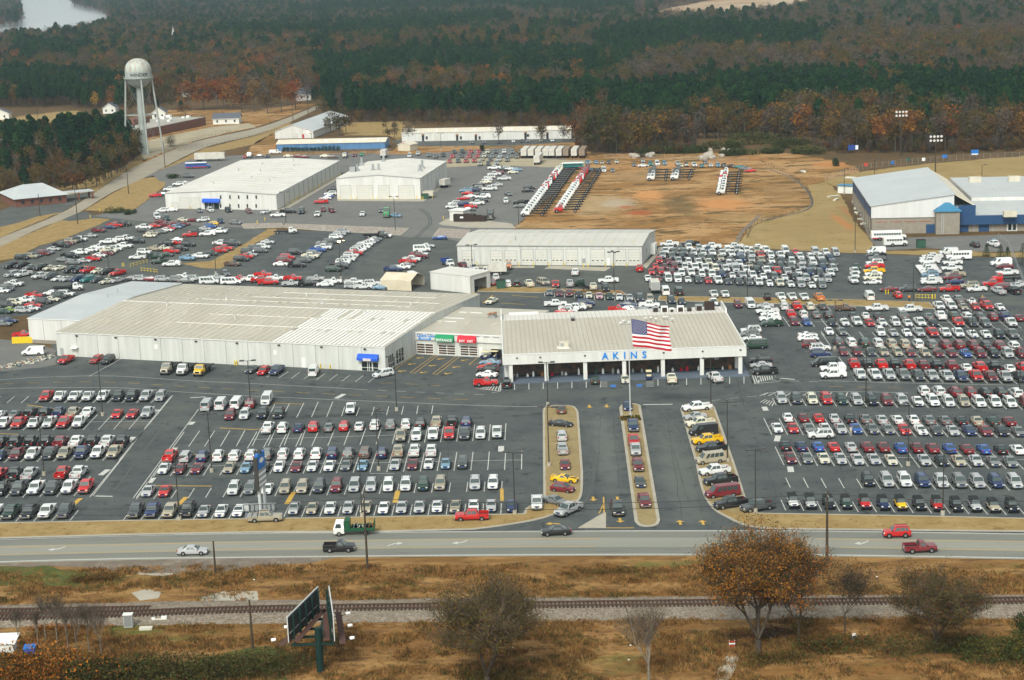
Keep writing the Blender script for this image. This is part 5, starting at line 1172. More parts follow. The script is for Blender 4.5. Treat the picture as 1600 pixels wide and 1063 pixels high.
# --- long main building (ribbed white wall, tan roof)
b=Bld('service_building','long low building with white ribbed walls and wide tan metal roof','building',(90,556),(603,582));Bs['main']=b
ry=b.loc(731,459,5.9).y;W=b.W;D=max(40,min(75,ry));H1=5.8;ridge=1.5
lx=b.loc(270,443,5.9).x
print('MAIN',W,D,ry,lx,math.degrees(b.ang))
Rm_=b.gable_y(W,D,H1,ridge,'white_siding','tan_roof_sheet',axis='x',ribs=1.9,over=.15)
def roofz(y,D=D,h=H1,r=ridge):return h+r*(1-abs(y-D/2)/(D/2))
rr=random.Random(2)
# skylights in pairs, rows at several heights of the roof
nrow=(D*.16,D*.34,D*.58,D*.74,D*.90)
for y in nrow:
 for i in range(int(W/8.4)):
  for k in (0,2.3):
   x=5+i*8.4+k+(y*.07)
   if x>W-2.5:continue
   m=MB();z=roofz(y)+.1;z2=roofz(y+1.8)+.1;m.box(x-.42,x+.42,y,y+2.6,z-.05,z+.06,'skylight_cream')
   m.v=[(a,c,e+(c-y)*(z2-z)/1.8) for a,c,e in m.v];b.part('skylight',m)
# white replaced roof strips on the right front slope
x0=b.loc(428,530,6.2).x
n=26
for i in range(n):
 x=x0+(W-x0-.3)*(i+.5)/n
 for ya,yb in ((.1,D*.21),(D*.215,D*.35),(D*.355,D*.487)):
  if rr.random()<.1 and ya>1:continue
  m=MB();m.box(x-.34,x+.34,ya,yb,0,.07,'rib_white');m.v=[(p[0],p[1],p[2]+roofz(p[1])+.09) for p in m.v];b.part('roof_strip',m)
for y in (D*.5,):
 m=MB();m.box(0,W,y-.25,y+.25,roofz(y)+.03,roofz(y)+.12,'rib_white');b.part('ridge_cap',m)
for y,xa,xb in ((D*.21,W*.3,W),(D*.35,W*.35,W),(D*.72,W*.35,W*.95),(D*.86,W*.4,W*.9),(D*.62,W*.2,W*.9)):
 m=MB();m.box(xa,xb,y-.07,y+.07,roofz(y)+.06,roofz(y)+.16,'rib_white');b.part('roof_seam',m)
for x,y in ((W*.45,D*.3),(W*.17,D*.45),(W*.62,D*.6),(W*.8,D*.45),(W*.5,D*.8),(W*.3,D*.62),(W*.88,D*.66)):
 m=MB();m.tube((x,y,roofz(y)),(x,y,roofz(y)+.9),.14,.14,'trim_white',8);m.tube((x,y,roofz(y)+.9),(x,y,roofz(y)+1.15),.3,.2,'galvanised',8);b.part('roof_vent',m)
# wall joints, pilasters, lights, small door with canopy
for i in range(1,15):
 x=W*i/15;m=MB();m.box(x-.05,x+.05,-.05,-.002,.05,H1-.1,'trim_grey');b.part('downpipe',m)
for i in range(8):
 x=W*(i+.55)/8;m=MB();m.box(x-.28,x+.28,-.3,-.004,H1-.75,H1-.45,'pole_dark');b.part('wall_light',m)
for u,v in ((244,542),(430,551)):
 x,z=b.front(u,v);m=MB();m.box(x-.45,x+.45,-.05,-.003,z-.5,z+.5,'trim_white');b.part('wall_vent',m)
b.fdoor('door',116,545,122,556,'door_cream');b.fdoor('door',94,544,100,556,'trim_grey');b.fdoor('door',471,559,478,575,'trim_white')
x,z=b.front(118,544);m=MB();m.box(x-1,x+.8,-1.0,-.01,z,z+.25,'trim_white');b.part('door_canopy',m)
# entrance glass with blue awning
Z6=tile(540,510,120/1594)
x0_,z1_=b.front(*Z6(325,680));x1_,z0_=b.front(*Z6(690,900))
g0=MB();g0.box(x0_,x1_,-.05,-.004,.08,z1_,'dark_glass');gg=b.part('shop_window',g0)
for t in (0,.36,.46,.62,.66,1):m=MB();xx=x0_+(x1_-x0_)*t;m.box(xx-.06,xx+.06,-.1,-.052,.08,z1_,'trim_white');obj('mullion',m,gg)
for zz in (.12,.9,2.3):m=MB();m.box(x0_,x1_,-.09,-.053,zz-.05,zz+.05,'trim_white');obj('mullion',m,gg)
def awning(b,xa,xb,z0,z1,mat,y=0,depth=1.1):
 m=MB();prof=[(0,z1),(-depth*.35,z1-.05),(-depth*.75,z1-(z1-z0)*.3),(-depth,z0+(z1-z0)*.38),(-depth,z0),(0,z0)]
 m.loft([[(x,y+p-.012,z) for p,z in prof] for x in (xa,xb)],mat);return b.part('awning',m)
xa,za=b.front(*Z6(262,545));xb,zb=b.front(*Z6(695,690));aw=awning(b,xa,xb,z1_-.1,b.front(*Z6(290,548))[1]-.2,'awning_blue')
m=MB();m.box((xa+xb)/2-.95,(xa+xb)/2+.95,-1.2,-1.16,z1_-.08,z1_+.42,'letter_white');obj('awning_sign',m,aw)
text_flat('COLLISION',.34,'flag_red',Matrix.Translation(((xa+xb)/2,-1.21,z1_+.17)) @ Matrix.Rotation(R(90),4,'X'),aw,ext=.01)
# end wall windows
for q in (((870,640),(985,560),(1000,790),(880,835)),((1040,520),(1195,425),(1195,645),(1045,745))):
 p=[b.side(*Z6(*c),W) for c in q];ya,yb=min(p[0][0],p[3][0]),max(p[1][0],p[2][0]);m=MB();m.box(W+.004,W+.06,ya,yb,.5,max(2.8,p[1][1]),'dark_glass');w_=b.part('window',m)
 for t in (0,.33,.66,1):mm=MB();yy=ya+(yb-ya)*t;mm.box(W+.062,W+.1,yy-.04,yy+.04,.5,max(2.8,p[1][1]),'trim_white');obj('mullion',mm,w_)
 mm=MB();mm.box(W+.062,W+.09,ya,yb,1.5,1.58,'trim_white');obj('mullion',mm,w_)
# --- annex on the left
b2=Bld('annex_building','plain white metal annex with white roof at the left end of the long building','building',(47,536),(88,545),ang=b.ang);Bs['annex']=b2
W2=21.5
D2=b2.loc(190,439,6.4).y;print('ANNEX',D2,b2.loc(273,442,6.4),b2.loc(93,475,7.5))
b2.gable_y(b2.inv.inverted() and (b2.inv @ b.fwd @ Vector((0,0,0))).x-.05,D2,6.3,1.2,'pale_siding','grey_roof_sheet',axis='x',over=.15,skirt=.9)
wx=(b2.inv @ b.fwd @ Vector((0,0,0))).x
# roof continues over the low side of the main building's left edge
for t in (.28,.62):m=MB();m.box(wx*t-.05,wx*t+.05,-.05,-.002,.9,6.2,'trim_grey');b2.part('downpipe',m)
for x,y in ((wx*.5,D2*.6),(wx*.6,D2*.45)):m=MB();m.tube((x,y,6.5),(x,y,8.4),.1,.1,'galvanised',6);b2.part('roof_pipe',m)
# --- quick service bay building
b3=Bld('quick_service_building','low white link building with three glazed bay doors and entrance and exit awnings','building',(638,553),(786,560.5));W=b3.W
D3=b3.loc(760,481,5.2).y;print('QS',W,D3)
m=MB();m.prism([(0,0),(W,0),(W+1,D3),(-6,D3)],.0,3.6,'white_siding');m.prism([(-.2,-.35),(W,-.35),(W+1,D3),(-6,D3)],3.6,5.2,'fascia_white','tan_roof_sheet');b3.part('wall',m)
m=MB();m.box(-.2,W,-.45,-.1,5.2,5.45,'trim_white');b3.part('parapet_cap',m)
for i in range(10):m=MB();x=i*W/10+.3;m.box(x,x+W/17,-.47,-.452,5.0,5.18,'trim_grey');b3.part('fascia_clip',m)
for q in ((315,655,478,752),(523,668,690,765),(733,678,903,775)):
 u0,v0=Z3(q[0],q[1]);u1,v1=Z3(q[2],q[3]);b3.fdoor('garage_door',u0,v0,u1,v1,'shop_glass',bars=4,z0=.3,th=.05)
u0,v0=Z3(1028,710);u1,v1=Z3(1135,790);b3.fdoor('open_bay',u0,v0,u1,v1,'car_black',z0=.02,th=.03)  # flat black panel on the solid wall paints the shade inside the bay
for q in ((262,670,296,752),(915,690,950,780)):u0,v0=Z3(q[0],q[1]);u1,v1=Z3(q[2],q[3]);b3.fdoor('door',u0,v0,u1,v1,'trim_white',z0=.02)
for q,mat,txt in (((493,583,668,645),'awning_green','ENTRANCE'),((706,592,882,655),'awning_red','EXIT   EXIT')):
 xa,zt=b3.front(*Z3(q[0],q[1]),y=-.9);xb,zb=b3.front(*Z3(q[2],q[3]),y=-.9);a=awning(b3,xa,xb,zb+.05,zt+.25,mat,-.36,.9)
 text_flat(txt,.78 if txt[1]=='N' else .7,'letter_white',Matrix.Translation(((xa+xb)/2,-1.31,zb+.43)) @ Matrix.Rotation(R(90),4,'X'),a,ext=.02)
xq,zq=b3.front(*Z3(385,582),y=-.4)
text_flat('Quick Lane',1.0,'letter_blue',Matrix.Translation((xq+.5,-.40,zq)) @ Matrix.Rotation(R(90),4,'X'),b3.root)
m=MB();m.face([(xq-3.2,-.37,zq),(xq-2.6,-.37,zq+.35),(xq-2.6,-.37,zq-.35)],'letter_blue');m.face([(xq-2.6,-.37,zq+.5),(xq-2.2,-.37,zq),(xq-2.6,-.37,zq-.5)],'letter_blue');b3.part('logo_star',m)
m=MB();m.box(xq-1.4,xq+1.7,-.39,-.352,zq-1.0,zq-.55,'letter_blue');lp=b3.part('logo_plate',m)
text_flat('TIRE CENTER',.36,'letter_white',Matrix.Translation((xq+.15,-.40,zq-.78)) @ Matrix.Rotation(R(90),4,'X'),lp,ext=.01)
for x,y in ((.16,.35),(.44,.36),(.73,.34),(.25,.72),(.86,.7)):m=MB();m.box(x*W-.5,x*W+.5,y*D3,y*D3+2.6,5.2,5.27,'skylight_cream');b3.part('skylight',m)
for xa,xb,y in ((.1,.32,.55),(.05,.3,.42),(.15,.4,.78)):m=MB();m.box(xa*W,xb*W,y*D3,y*D3+.8,5.2,5.24,'rib_white');b3.part('roof_patch',m)
m=MB();m.box(-2,W+.5,D3*.62,D3*.62+.15,5.2,5.32,'trim_grey');b3.part('roof_joint',m)
m=MB();m.box(W*.55,W*.55+1.8,D3*.62,D3*.62+1.5,5.2,6.0,'galvanised');u_=b3.part('roof_hood',m);m=MB()
for x in (0,1.1):m.box(W*.55+x,W*.55+x+.8,D3*.6,D3*.6+2.2,6.1+x*.2,6.25+x*.2,'rust')
m.beam((W*.55+.4,D3*.64,5.9),(W*.55+.4,D3*.64,6.2),.2,.2,'rust');obj('hood_flap',m,u_)
m=MB();m.box(-1.5,-.6,D3*.85,D3*.88,5.2,6.0,'dark_brown_steel');b3.part('roof_box',m)
# --- showroom
b4=Bld('showroom_building','glass-fronted car showroom with white fascia and large blue AKINS letters','building',(790,599),(1168,585));W=b4.W;OH=0
zf0,zf1=b4.front(980,566)[1],b4.front(980,548.5)[1]
xl=b4.front(785.5,561)[0];xr=b4.front(1166,551)[0];D4=b4.loc(1131,478,zf1).y;D4l=b4.loc(797,501,zf1).y
print('SHOW',W,zf0,zf1,xl,xr,D4,math.degrees(b4.ang))
zf0=4.1;zf1=6.3;D4=max(24,min(D4,40))
m=MB();m.box(xl+.3,xr-.3,5.2,D4,.15,zf0+.5,'pale_siding');b4.part('wall',m)
# slanted roof sheet with seams, flatter band behind
for nm,ya,za,yb,zb,mat in (('roof',.15,zf1-.25,D4*.78,zf1+1.0,'tan_roof_sheet'),('upper_roof',D4*.78,zf1+.99,D4,zf1+.7,'white_roof_sheet')):
 m=MB();m.face([(xl+.2,ya,za),(xr-.2,ya,za),(xr-.2,yb,zb),(xl+.2,yb,zb)],mat)
 n=int((xr-xl)/1.0)
 for i in range(n+1):x=xl+.2+(xr-xl-.4)*i/n;m.beam((x,ya,za+.04),(x,yb,zb+.04),.06,.09,'roof_seam' if nm=='roof' else 'tan_roof_sheet')
 b4.part(nm,m)
m=MB();m.box(xl,xr,-.15,.15,zf0,zf1,'fascia_white');fas=b4.part('fascia',m)
m=MB();m.box(xl,xr,-.22,.2,zf1,zf1+.12,'trim_white');b4.part('fascia_cap',m)
m=MB();m.box(xl+.2,xr-.2,.15,5.2,zf0-.03,zf0+.02,'trim_white');b4.part('soffit',m)
for x,w in ((xr-.25,.3),(xl-.05,.3)):
 m=MB();m.loft([[(x,y,zf0 if y<6 else .15),(x+w,y,zf0 if y<6 else .15),(x+w,y,zt),(x,y,zt)] for y,zt in ((0,zf1),(D4*.78,zf1+1.1),(D4*.79,zf1+2.0),(D4,zf1+2.1))],'fascia_white');b4.part('parapet',m)
# letters
for ch,u in (('A',945.5),('K',961.8),('I',976),('N',990.3),('S',1006.8)):
 x,z=b4.front(u,556.8-(u-945)*.035,-.2);text_flat(ch,2.15,'letter_blue',Matrix.Translation((x,-.22,(zf0+zf1)/2)) @ Matrix.Rotation(R(90),4,'X') @ Matrix.Diagonal((.92,.98,1,1)),b4.root,'letter',.07)
# columns and glazing
cols=[b4.front(u,575,0)[0] for u in (798,853.5,914.5,975.5,1036,1097,1157)]
for x in cols:m=MB();m.box(x-.42,x+.42,.1,.9,.15,zf0,'fascia_white');b4.part('column',m)
rr=random.Random(9)
GY=5.1
m=MB();m.box(cols[0]+.5,cols[-1]-.6,GY-.02,GY+.06,.16,.45,'car_black');b4.part('sill',m)
nb=30;xs=[cols[0]+.5+(cols[-1]-cols[0]-1.1)*i/nb for i in range(nb+1)]
for i in range(nb):
 m=MB();m.box(xs[i]+.03,xs[i+1]-.03,GY-.03,GY+.02,.45,zf0-.3,'shop_glass');p=b4.part('window',m)
for x in xs:m=MB();m.box(x-.04,x+.04,GY-.09,GY-.031,.2,zf0-.1,'pole_dark');b4.part('mullion',m)
m=MB();m.box(xs[0],xs[-1],GY-.1,GY-.04,2.95,3.05,'pole_dark');b4.part('transom',m)
xs_=b4.front(946,566,1)[0];m=MB();m.box(xs_-2.0,xs_+2.0,4.4,4.5,3.2,4.05,'navy_print');sg=b4.part('hanging_sign',m)
text_flat('WELCOME TO AKINS',.36,'letter_white',Matrix.Translation((xs_,4.38,3.78)) @ Matrix.Rotation(R(90),4,'X'),sg,ext=.01)
text_flat('ENTRANCE',.36,'letter_white',Matrix.Translation((xs_,4.38,3.4)) @ Matrix.Rotation(R(90),4,'X'),sg,ext=.01)
for u in (807.5,844,914,1037,1098,1157):x,z=b4.front(u,556,-.2);m=MB();m.box(x-.18,x+.18,-.3,-.152,zf1-.9,zf1-.6,'pole_dark');b4.part('fascia_light',m)
# goods in the windows
gd=[('flag_red',.6),('letter_white',.5),('rust',.7),('galvanised',.5),('letter_white',.4),('dumpster_green',.5),('amber',.4)]
for i in range(26):
 mt,s_=rr.choice(gd);x=xs[0]+(xs[-1]-xs[0])*(i+rr.random()*.8)/26;m=MB();hh=rr.uniform(.4,1.2);m.box(x-s_/2,x+s_/2,4.5,4.85,.16,.16+hh,mt);m.tube((x,4.66,.16+hh),(x,4.66,.5+hh),.15,.08,mt,6)
 o=obj('display_item',m,None);o.matrix_world=b4.fwd
 tag(o,'%s item standing before the showroom windows, %s from the left'%({'flag_red':'red','letter_white':'white','rust':'brown','galvanised':'grey','dumpster_green':'green','amber':'orange'}[mt],ordi(i+1)),'display','items shown before the showroom windows')
# roof units
for u,v,s_,mt in ((1024,487,1.5,'galvanised'),(1038,487,1.6,'trim_white'),(1049.5,487,1.1,'trim_white'),(1063,486.5,1.6,'trim_white'),(1077,486,1.0,'pole_dark'),(1092,485,1.7,'galvanised'),(1108.5,484,2.3,'dark_brown_steel'),(895,501,1.1,'trim_grey')):
 p=b4.loc(u,v,zf1+.9);p.y=min(p.y,D4-.6) ;m=MB();m.box(p.x-s_/2,p.x+s_/2,p.y-.6,p.y+.6,zf1+.7,zf1+.7+s_*.95,mt)
 m.box(p.x-s_*.36,p.x+s_*.36,p.y-.63,p.y-.602,zf1+.85,zf1+.6+s_*.85,'dark_brown_steel');b4.part('rooftop_unit',m)
p=b4.loc(882,541,zf1+.4);m=MB();zz=zf1-.25+1.25*p.y/(D4*.78);m.box(p.x-1.1,p.x+.9,p.y,p.y+1.6,zz,zz+1.3,'cream_siding');m.box(p.x-.9,p.x-.1,p.y-.02,p.y,zz+.4,zz+1.1,'trim_grey');m.box(p.x-1.6,p.x+1.2,p.y-.5,p.y+2,zz-.02,zz+.08,'trim_white');b4.part('rooftop_unit',m)
for u,v in ((1009,502),(1017,501),(1025,503),(1037.5,500),(1042,500),(1050,503)):
 p=b4.loc(u,v,zf1+.8);m=MB();m.tube((p.x,p.y,zf1+.6),(p.x,p.y,zf1+1.5),.12,.12,'galvanised',6);m.tube((p.x,p.y,zf1+1.5),(p.x,p.y,zf1+1.7),.35,.1,'trim_white',8);b4.part('roof_vent',m)
m=MB();m.box(xl+2,xl+9,D4-1.2,D4-.5,zf1+.7,zf1+1.2,'trim_white');b4.part('roof_curb',m)
# --- middle garage
b5=Bld('garage_building','long white garage with ten roller doors and a low gable roof, mid picture','building',(715.5,414),(1003,415.5));W=b5.W;D5=b5.loc(746,359.4,5.9).y;print('GAR',W,D5,b5.front(715.5,384)[1])
H5=b5.front(860,384)[1];D5=min(max(D5,18),30)
b5.gable_y(W,D5,H5,1.3,'white_siding','pale_roof_sheet',axis='x',ribs=3,over=.3,trim='trim_grey')
for q in ((722,741),(766.5,785),(789,808),(814.5,833.5),(836.5,855),(861.5,880),(884.5,903),(922.5,945),(961,978),(982,1000)):
 b5.fdoor('roller_door',q[0],392.5 if q[0]<810 else 390.3,q[1],415,'door_cream',frame='trim_grey',win=3,z0=.03)
b5.fdoor('door',948.5,403.5,953,415,'trim_white',z0=.03);b5.fdoor('window',909.5,404,915,411,'galvanised')
for i in range(1,9):x=W*i/9+(.8 if i%2 else -.5);m=MB();m.box(x-.05,x+.05,-.05,-.003,.05,H5-.1,'trim_grey');b5.part('downpipe',m)
for sl in (0,1):
 for i in range(9):
  x=3+i*W/9;ya=D5*(.12 if sl==0 else .62);m=MB();m.box(x-.5,x+.5,ya,ya+2.8,.08,.14,'skylight_cream');m.v=[(p[0],p[1],p[2]+H5+1.3*(1-abs(p[1]-D5/2)/(D5/2))) for p in m.v];b5.part('skylight',m)
m=MB();m.tube((W*.3,D5*.2,H5+.4),(W*.3,D5*.2,H5+1.8),.12,.12,'galvanised',6);b5.part('roof_pipe',m)
m=MB();m.box(W,W+1.5,D5*.6,D5*.75,.3,3.4,'trim_white');b5.part('side_cabinet',m)
for x in (.33,.66):m=MB();m.box(W+.004,W+.05,D5*x,D5*x+1,2.4,3.4,'window_dark');b5.part('window',m)
# --- large back building, left
b6=Bld('truck_center_building','big white back building with blue entrance awning and a row of bays down its side','building',(259.5,326),(433,328.6));W=b6.W
H6=b6.front(345,303)[1];D6=b6.loc(530,251.4,H6).y;K6=(b6.loc(530,251.4,H6).x-W)/D6
b6.gable_y(W,D6,H6,1.1,'pale_siding','white_roof_sheet',axis='y',ribs=6,over=.2,trim='trim_grey')
for q in ((268.5,317,278.5),(280.5,309.5,296),(297.5,309.5,313)):b6.fdoor('roller_door',q[0],q[1],q[2],326.4,'door_cream',z0=.03,frame='trim_grey')
for u in (344.8,359.3,373,386.5,400.3):
 for v in (308.2,322):x,z=b6.front(u,v);m=MB();m.box(x-.3,x+.3,-.06,-.003,z-.7,z+.7,'window_dark');b6.part('window',m)
xa,zt=b6.front(316.5,310.3);xb,zb=b6.front(344,316.5);awning(b6,xa,xb,zb,zt,'awning_blue',0,1.3)
x0_,_=b6.front(319.5,317);x1_,_=b6.front(343,326);m=MB();m.box(x0_,x1_,-.05,-.004,.05,zb,'dark_glass');gg=b6.part('shop_window',m)
for t in (0,.25,.5,.62,1):m=MB();xx=x0_+(x1_-x0_)*t;m.box(xx-.05,xx+.05,-.09,-.052,.05,zb,'trim_white');obj('mullion',m,gg)
nby=12
for i in range(nby):
 ya=D6*(.12+.86*i/nby);yb=D6*(.12+.86*(i+.78)/nby);m=MB();m.box(W+.004,W+.06,ya,yb,.05,H6*.78,'door_cream');m.box(W+.004,W+.12,yb+.1,yb+.55,.05,H6*.9,'trim_grey');b6.part('bay_door',m)
 p=b6.fwd @ Vector((W+.9+K6*(yb+.4),yb+.4,0));m=MB();m.tube((0,0,0),(0,0,1.2),.12,.12,'bollard_yellow',8);m.tube((0,0,1.2),(0,0,1.26),.12,.05,'bollard_yellow',8);o=obj('bollard',m,None,p);tag(o,'yellow bollard beside the side bays of the large back building, %s from front'%ordi(i+1),'bollard','bollards down the side bays')
for x,y in ((.3,.2),(.55,.35),(.5,.55),(.25,.6),(.7,.75),(.35,.8),(.75,.3),(.6,.9)):m=MB();z=H6+1.1*(1-abs(x-.5)*2);m.tube((x*W,y*D6,z),(x*W,y*D6,z+1.1),.15,.15,'galvanised',6);b6.part('roof_vent',m)
for y in (.15,.28,.41,.54,.67,.8):
 for x in (.2,.62):z=H6+1.1*(1-abs(x+.06-.5)*2)+.1;m=MB();m.box(x*W,x*W+5,y*D6,y*D6+.9,z-.03,z+.05,'cream_roof_sheet');b6.part('skylight',m)
b6.shear(K6)
# --- body shop
b7=Bld('body_shop_building','white back building with four roller doors and exhaust stacks on its roof','building',(527,311),(657.6,311));W=b7.W;H7=b7.front(527,279)[1];D7=b7.loc(697.6,252,H7).y;print('B7',W,H7,D7)
b7.gable_y(W,D7,H7,1.3,'pale_siding','white_roof_sheet',axis='y',ribs=5,over=.2,trim='trim_grey')
for q in ((531.5,549),(557.5,582.5),(591.5,608.7),(622.5,647.5)):b7.fdoor('roller_door',q[0],290.3,q[1],310.5,'door_cream',z0=.03,frame='trim_grey')
b7.fdoor('door',585.5,303,588.5,310.5,'trim_white',z0=.03);b7.fdoor('door',614,303,617,310.5,'trim_white',z0=.03)
for u,v,h_ in ((588,267,2.6),(597,267,2.8),(577,256,2.5),(613.5,252.5,2.4),(662,266,2.2),(668,262,3.0),(564,266,2.2)):
 p=b7.loc(u,v,H7+.8);m=MB();m.tube((p.x,p.y,H7+.3),(p.x,p.y,H7+.8+h_),.5,.5,'galvanised',10);m.box(p.x-.8,p.x+.8,p.y-.7,p.y+.7,H7+.3,H7+1.3,'galvanised');b7.part('exhaust_stack',m)
p=b7.loc(557,268,H7+.5);m=MB();m.box(p.x-1.2,p.x+1.0,p.y-1,p.y+1,H7+.2,H7+2.3,'galvanised');b7.part('rooftop_unit',m)
for i in range(6):y=D7*(i+.7)/6.6;m=MB();m.box(W+.003,W+.07,y-.08,y+.08,.05,H7-.1,'trim_grey');b7.part('downpipe',m)
m=MB();m.box(W+.2,W+4.6,1.5,5,2.2,2.6,'cream_siding');m.box(W+.2,W+4.6,1.5,5,.9,2.2,'cream_siding')
b7.part('side_shed',m)
b7.shear((b7.loc(697.6,252,H7).x-W)/D7)
# --- storage and field buildings
b8=Bld('storage_building','very long low white storage building at the foot of the woods','building',(628,221.5),(892.6,216.7));W=b8.W;H8=b8.front(760,205.5)[1];print('B8',W,H8)
b8.gable_y(W,13,H8,1.4,'pale_siding','cream_roof_sheet',axis='x',ribs=6,over=.3)
for x in (1020,1230,1345):u,v=J_(x,560);b8.fdoor('door',u,v-.5,u+4,v+10,'window_dark',z0=.03);xx,z=b8.front(u+2,v-1);m=MB();m.box(xx-.6,xx+.6,-.7,-.003,z,z+.5,'rust');b8.part('door_awning',m);b8.fdoor('window',u+6,v+1,u+9.5,v+6,'window_dark')
for x in (75,210):u,v=K_(x,547);b8.fdoor('door',u,v-.5,u+4,v+10,'window_dark',z0=.03);xx,z=b8.front(u+2,v-1);m=MB();m.box(xx-.6,xx+.6,-.7,-.003,z,z+.5,'rust');b8.part('door_awning',m)
b8.fdoor('roller_door',678,210,689,220,'door_cream',z0=.03);b8.fdoor('window',823,210,827,214,'window_dark')
for i in range(9):x=8+i*W/9;m=MB();m.box(x-.4,x+.4,1.5,4.5,.1,.18,'rib_white');m.v=[(p[0],p[1],p[2]+H8+1.4*p[1]/6.5) for p in m.v];b8.part('skylight',m)
b9=Bld('blue_wall_building','long low building with blue walls and cream metal roof behind a hedge','building',(433,236),(602,232.4));W=b9.W;H9=b9.front(520,223.5)[1];print('B9',W,H9)
b9.gable_y(W,11,H9,1.5,'blue_siding','cream_roof_sheet',axis='x',ribs=3,over=.4)
for x in (.38,.46,.58,.74,.93,.44):m=MB();m.box(x*W-.4,x*W+.4,1.2,3.6,.1,.18,'rib_white');m.v=[(p[0],p[1],p[2]+H9+1.5*p[1]/5.5) for p in m.v];b9.part('skylight',m)
b10=Bld('warehouse_building','grey gabled warehouse beside the side road, partly hidden by a tree','building',(430,217),(490,216));W=b10.W;H10=b10.front(430,206)[1];D10=b10.loc(514,171.5,H10+3.5).y;print('B10',W,H10,D10,b10.front(457,194)[1])
b10.gable_y(W,min(D10,75),H10,3.6,'pale_siding','grey_roof_sheet',axis='y',over=.4,apex=.46)
b10.fdoor('roller_door',456,208.5,466,215,'door_cream',z0=.03);b10.fdoor('door',472,210,475.5,216,'bus_red',z0=.03)
x,z=b10.front(506,200);m=MB();m.box(W-3.2,W-2.6,-.3,-.01,H10-.9,H10-.4,'lit_door_lamp');b10.part('wall_lamp',m)
b11=Bld('brick_building','brick building with grey hip roof and porch at the left edge','building',(0,322),(25.4,324.6),ang=R(-14));print('B11',b11.loc(25.4,324.6),b11.loc(62,317))
b11.root.location=G(25.4,324.6);b11.inv=(Matrix.Translation(G(25.4,324.6)) @ Matrix.Rotation(R(28),4,'Z')).inverted();b11.fwd=b11.inv.inverted();b11.root.rotation_euler.z=R(28)
q=b11.loc(65,316);Wb=q.x;print('B11b',q)
m=MB();m.prism([(0,0),(20,0),(20,26),(0,26)],0,3.4,'brick_wall');b11.part('wall',m)
m=MB();e=.9;c0,c1=(6,13,7.2),(14,13,7.2);K4=[(-e,-e,3.3),(20+e,-e,3.3),(20+e,26+e,3.3),(-e,26+e,3.3)]
m.face([K4[0],K4[1],c1,c0],'grey_roof_sheet');m.face([K4[1],K4[2],c1],'grey_roof_sheet');m.face([K4[2],K4[3],c0,c1],'grey_roof_sheet');m.face([K4[3],K4[0],c0],'grey_roof_sheet');m.face(K4,'trim_white');b11.part('roof',m)
m=MB();m.box(20.5,32,4,10,3.0,3.4,'grey_roof_sheet');b11.part('porch_roof',m)
for x,y in ((31.5,4.4),(31.5,9.6),(26,4.4)):m=MB();m.box(x-.35,x+.35,y-.35,y+.35,0,3.0,'brick_wall');b11.part('porch_column',m)
for i in range(5):m=MB();m.box(2.2+i*3.6,3.4+i*3.6,-.05,-.003,1,2.4,'window_dark');b11.part('window',m)
b12=Bld('brick_school_building','large flat-roofed brick building behind the water tower','building',(205,221),(322,196));W=b12.W;print('B12',W,b12.loc(115,192),b12.loc(180,188))
pf=[(0,0),(W,0),(W+2,26),(W*.55,30),(W*.5,48),(-50,70),(-62,30),(-38,12)]
m=MB();m.prism(pf,0,4.6,'brick_wall');b12.part('wall',m);m=MB();m.prism([(x*.995,y*.99+.2) for x,y in pf],4.61,4.85,'trim_grey','membrane_roof');b12.part('roof',m)
m=MB();m.box(W*.42,W*.62,18,26,4.6,8.0,'brick_wall');b12.part('upper_block',m)
rr=random.Random(4)
for i in range(10):x=W*(.6+.38*rr.random());y=rr.uniform(6,24);m=MB();s_=rr.uniform(1,2.6);m.box(x,x+s_,y,y+s_,4.85,4.85+s_*.6,'trim_white');b12.part('rooftop_unit',m)
def house(label,u,v,w,d,h,rise,ang,wall='house_white',roof='shingle_grey',axis='x',win=3):
 b=Bld('house',label,'house',(u,v),(u+10,v),ang=R(ang));b.W=w;b.gable_y(w,d,h,rise,wall,roof,axis=axis,over=.5)
 for i in range(win):x=w*(i+.5)/win;m=MB();m.box(x-.5,x+.5,-.05,-.003,h*.35,h*.75,'window_dark');b.part('window',m)
 m=MB();m.box(w*.3,w*.3+.8,d*.5,d*.5+.8,h,h+rise+1,'brick_wall');b.part('chimney',m);return b
house('small white house with dark roof above the school lot',333,195,15,9,3.2,2.8,-2)
house('white cottage gable among trees left of the water tower',161,178,8,9,3.4,3,0,axis='y',win=2)
house('white gabled house directly behind the brick school',238,188,8,10,4.2,3.2,4,axis='y',win=2)
house('white house at the left edge beside the woods',-14,188,11,9,3.6,3,6,axis='y',win=2)
house('small house half hidden at the end of the side road',466,158,9,8,4,4,25,wall='pale_siding',win=2)
house('roof showing among the trees right of the water tank',284,152,12,8,3.4,3,5)
# church steeple in the woods
t=thing('church_steeple','small white church steeple poking above the far woods','steeple',G(273,82));m=MB();m.box(-2.5,2.5,-2.5,2.5,0,16,'house_white');obj('tower',m,t);m=MB();m.lathe([(2.6,16),(2.2,18),(1.4,20),(.3,25),(.02,27)],'sign_grey',8);obj('spire',m,t)
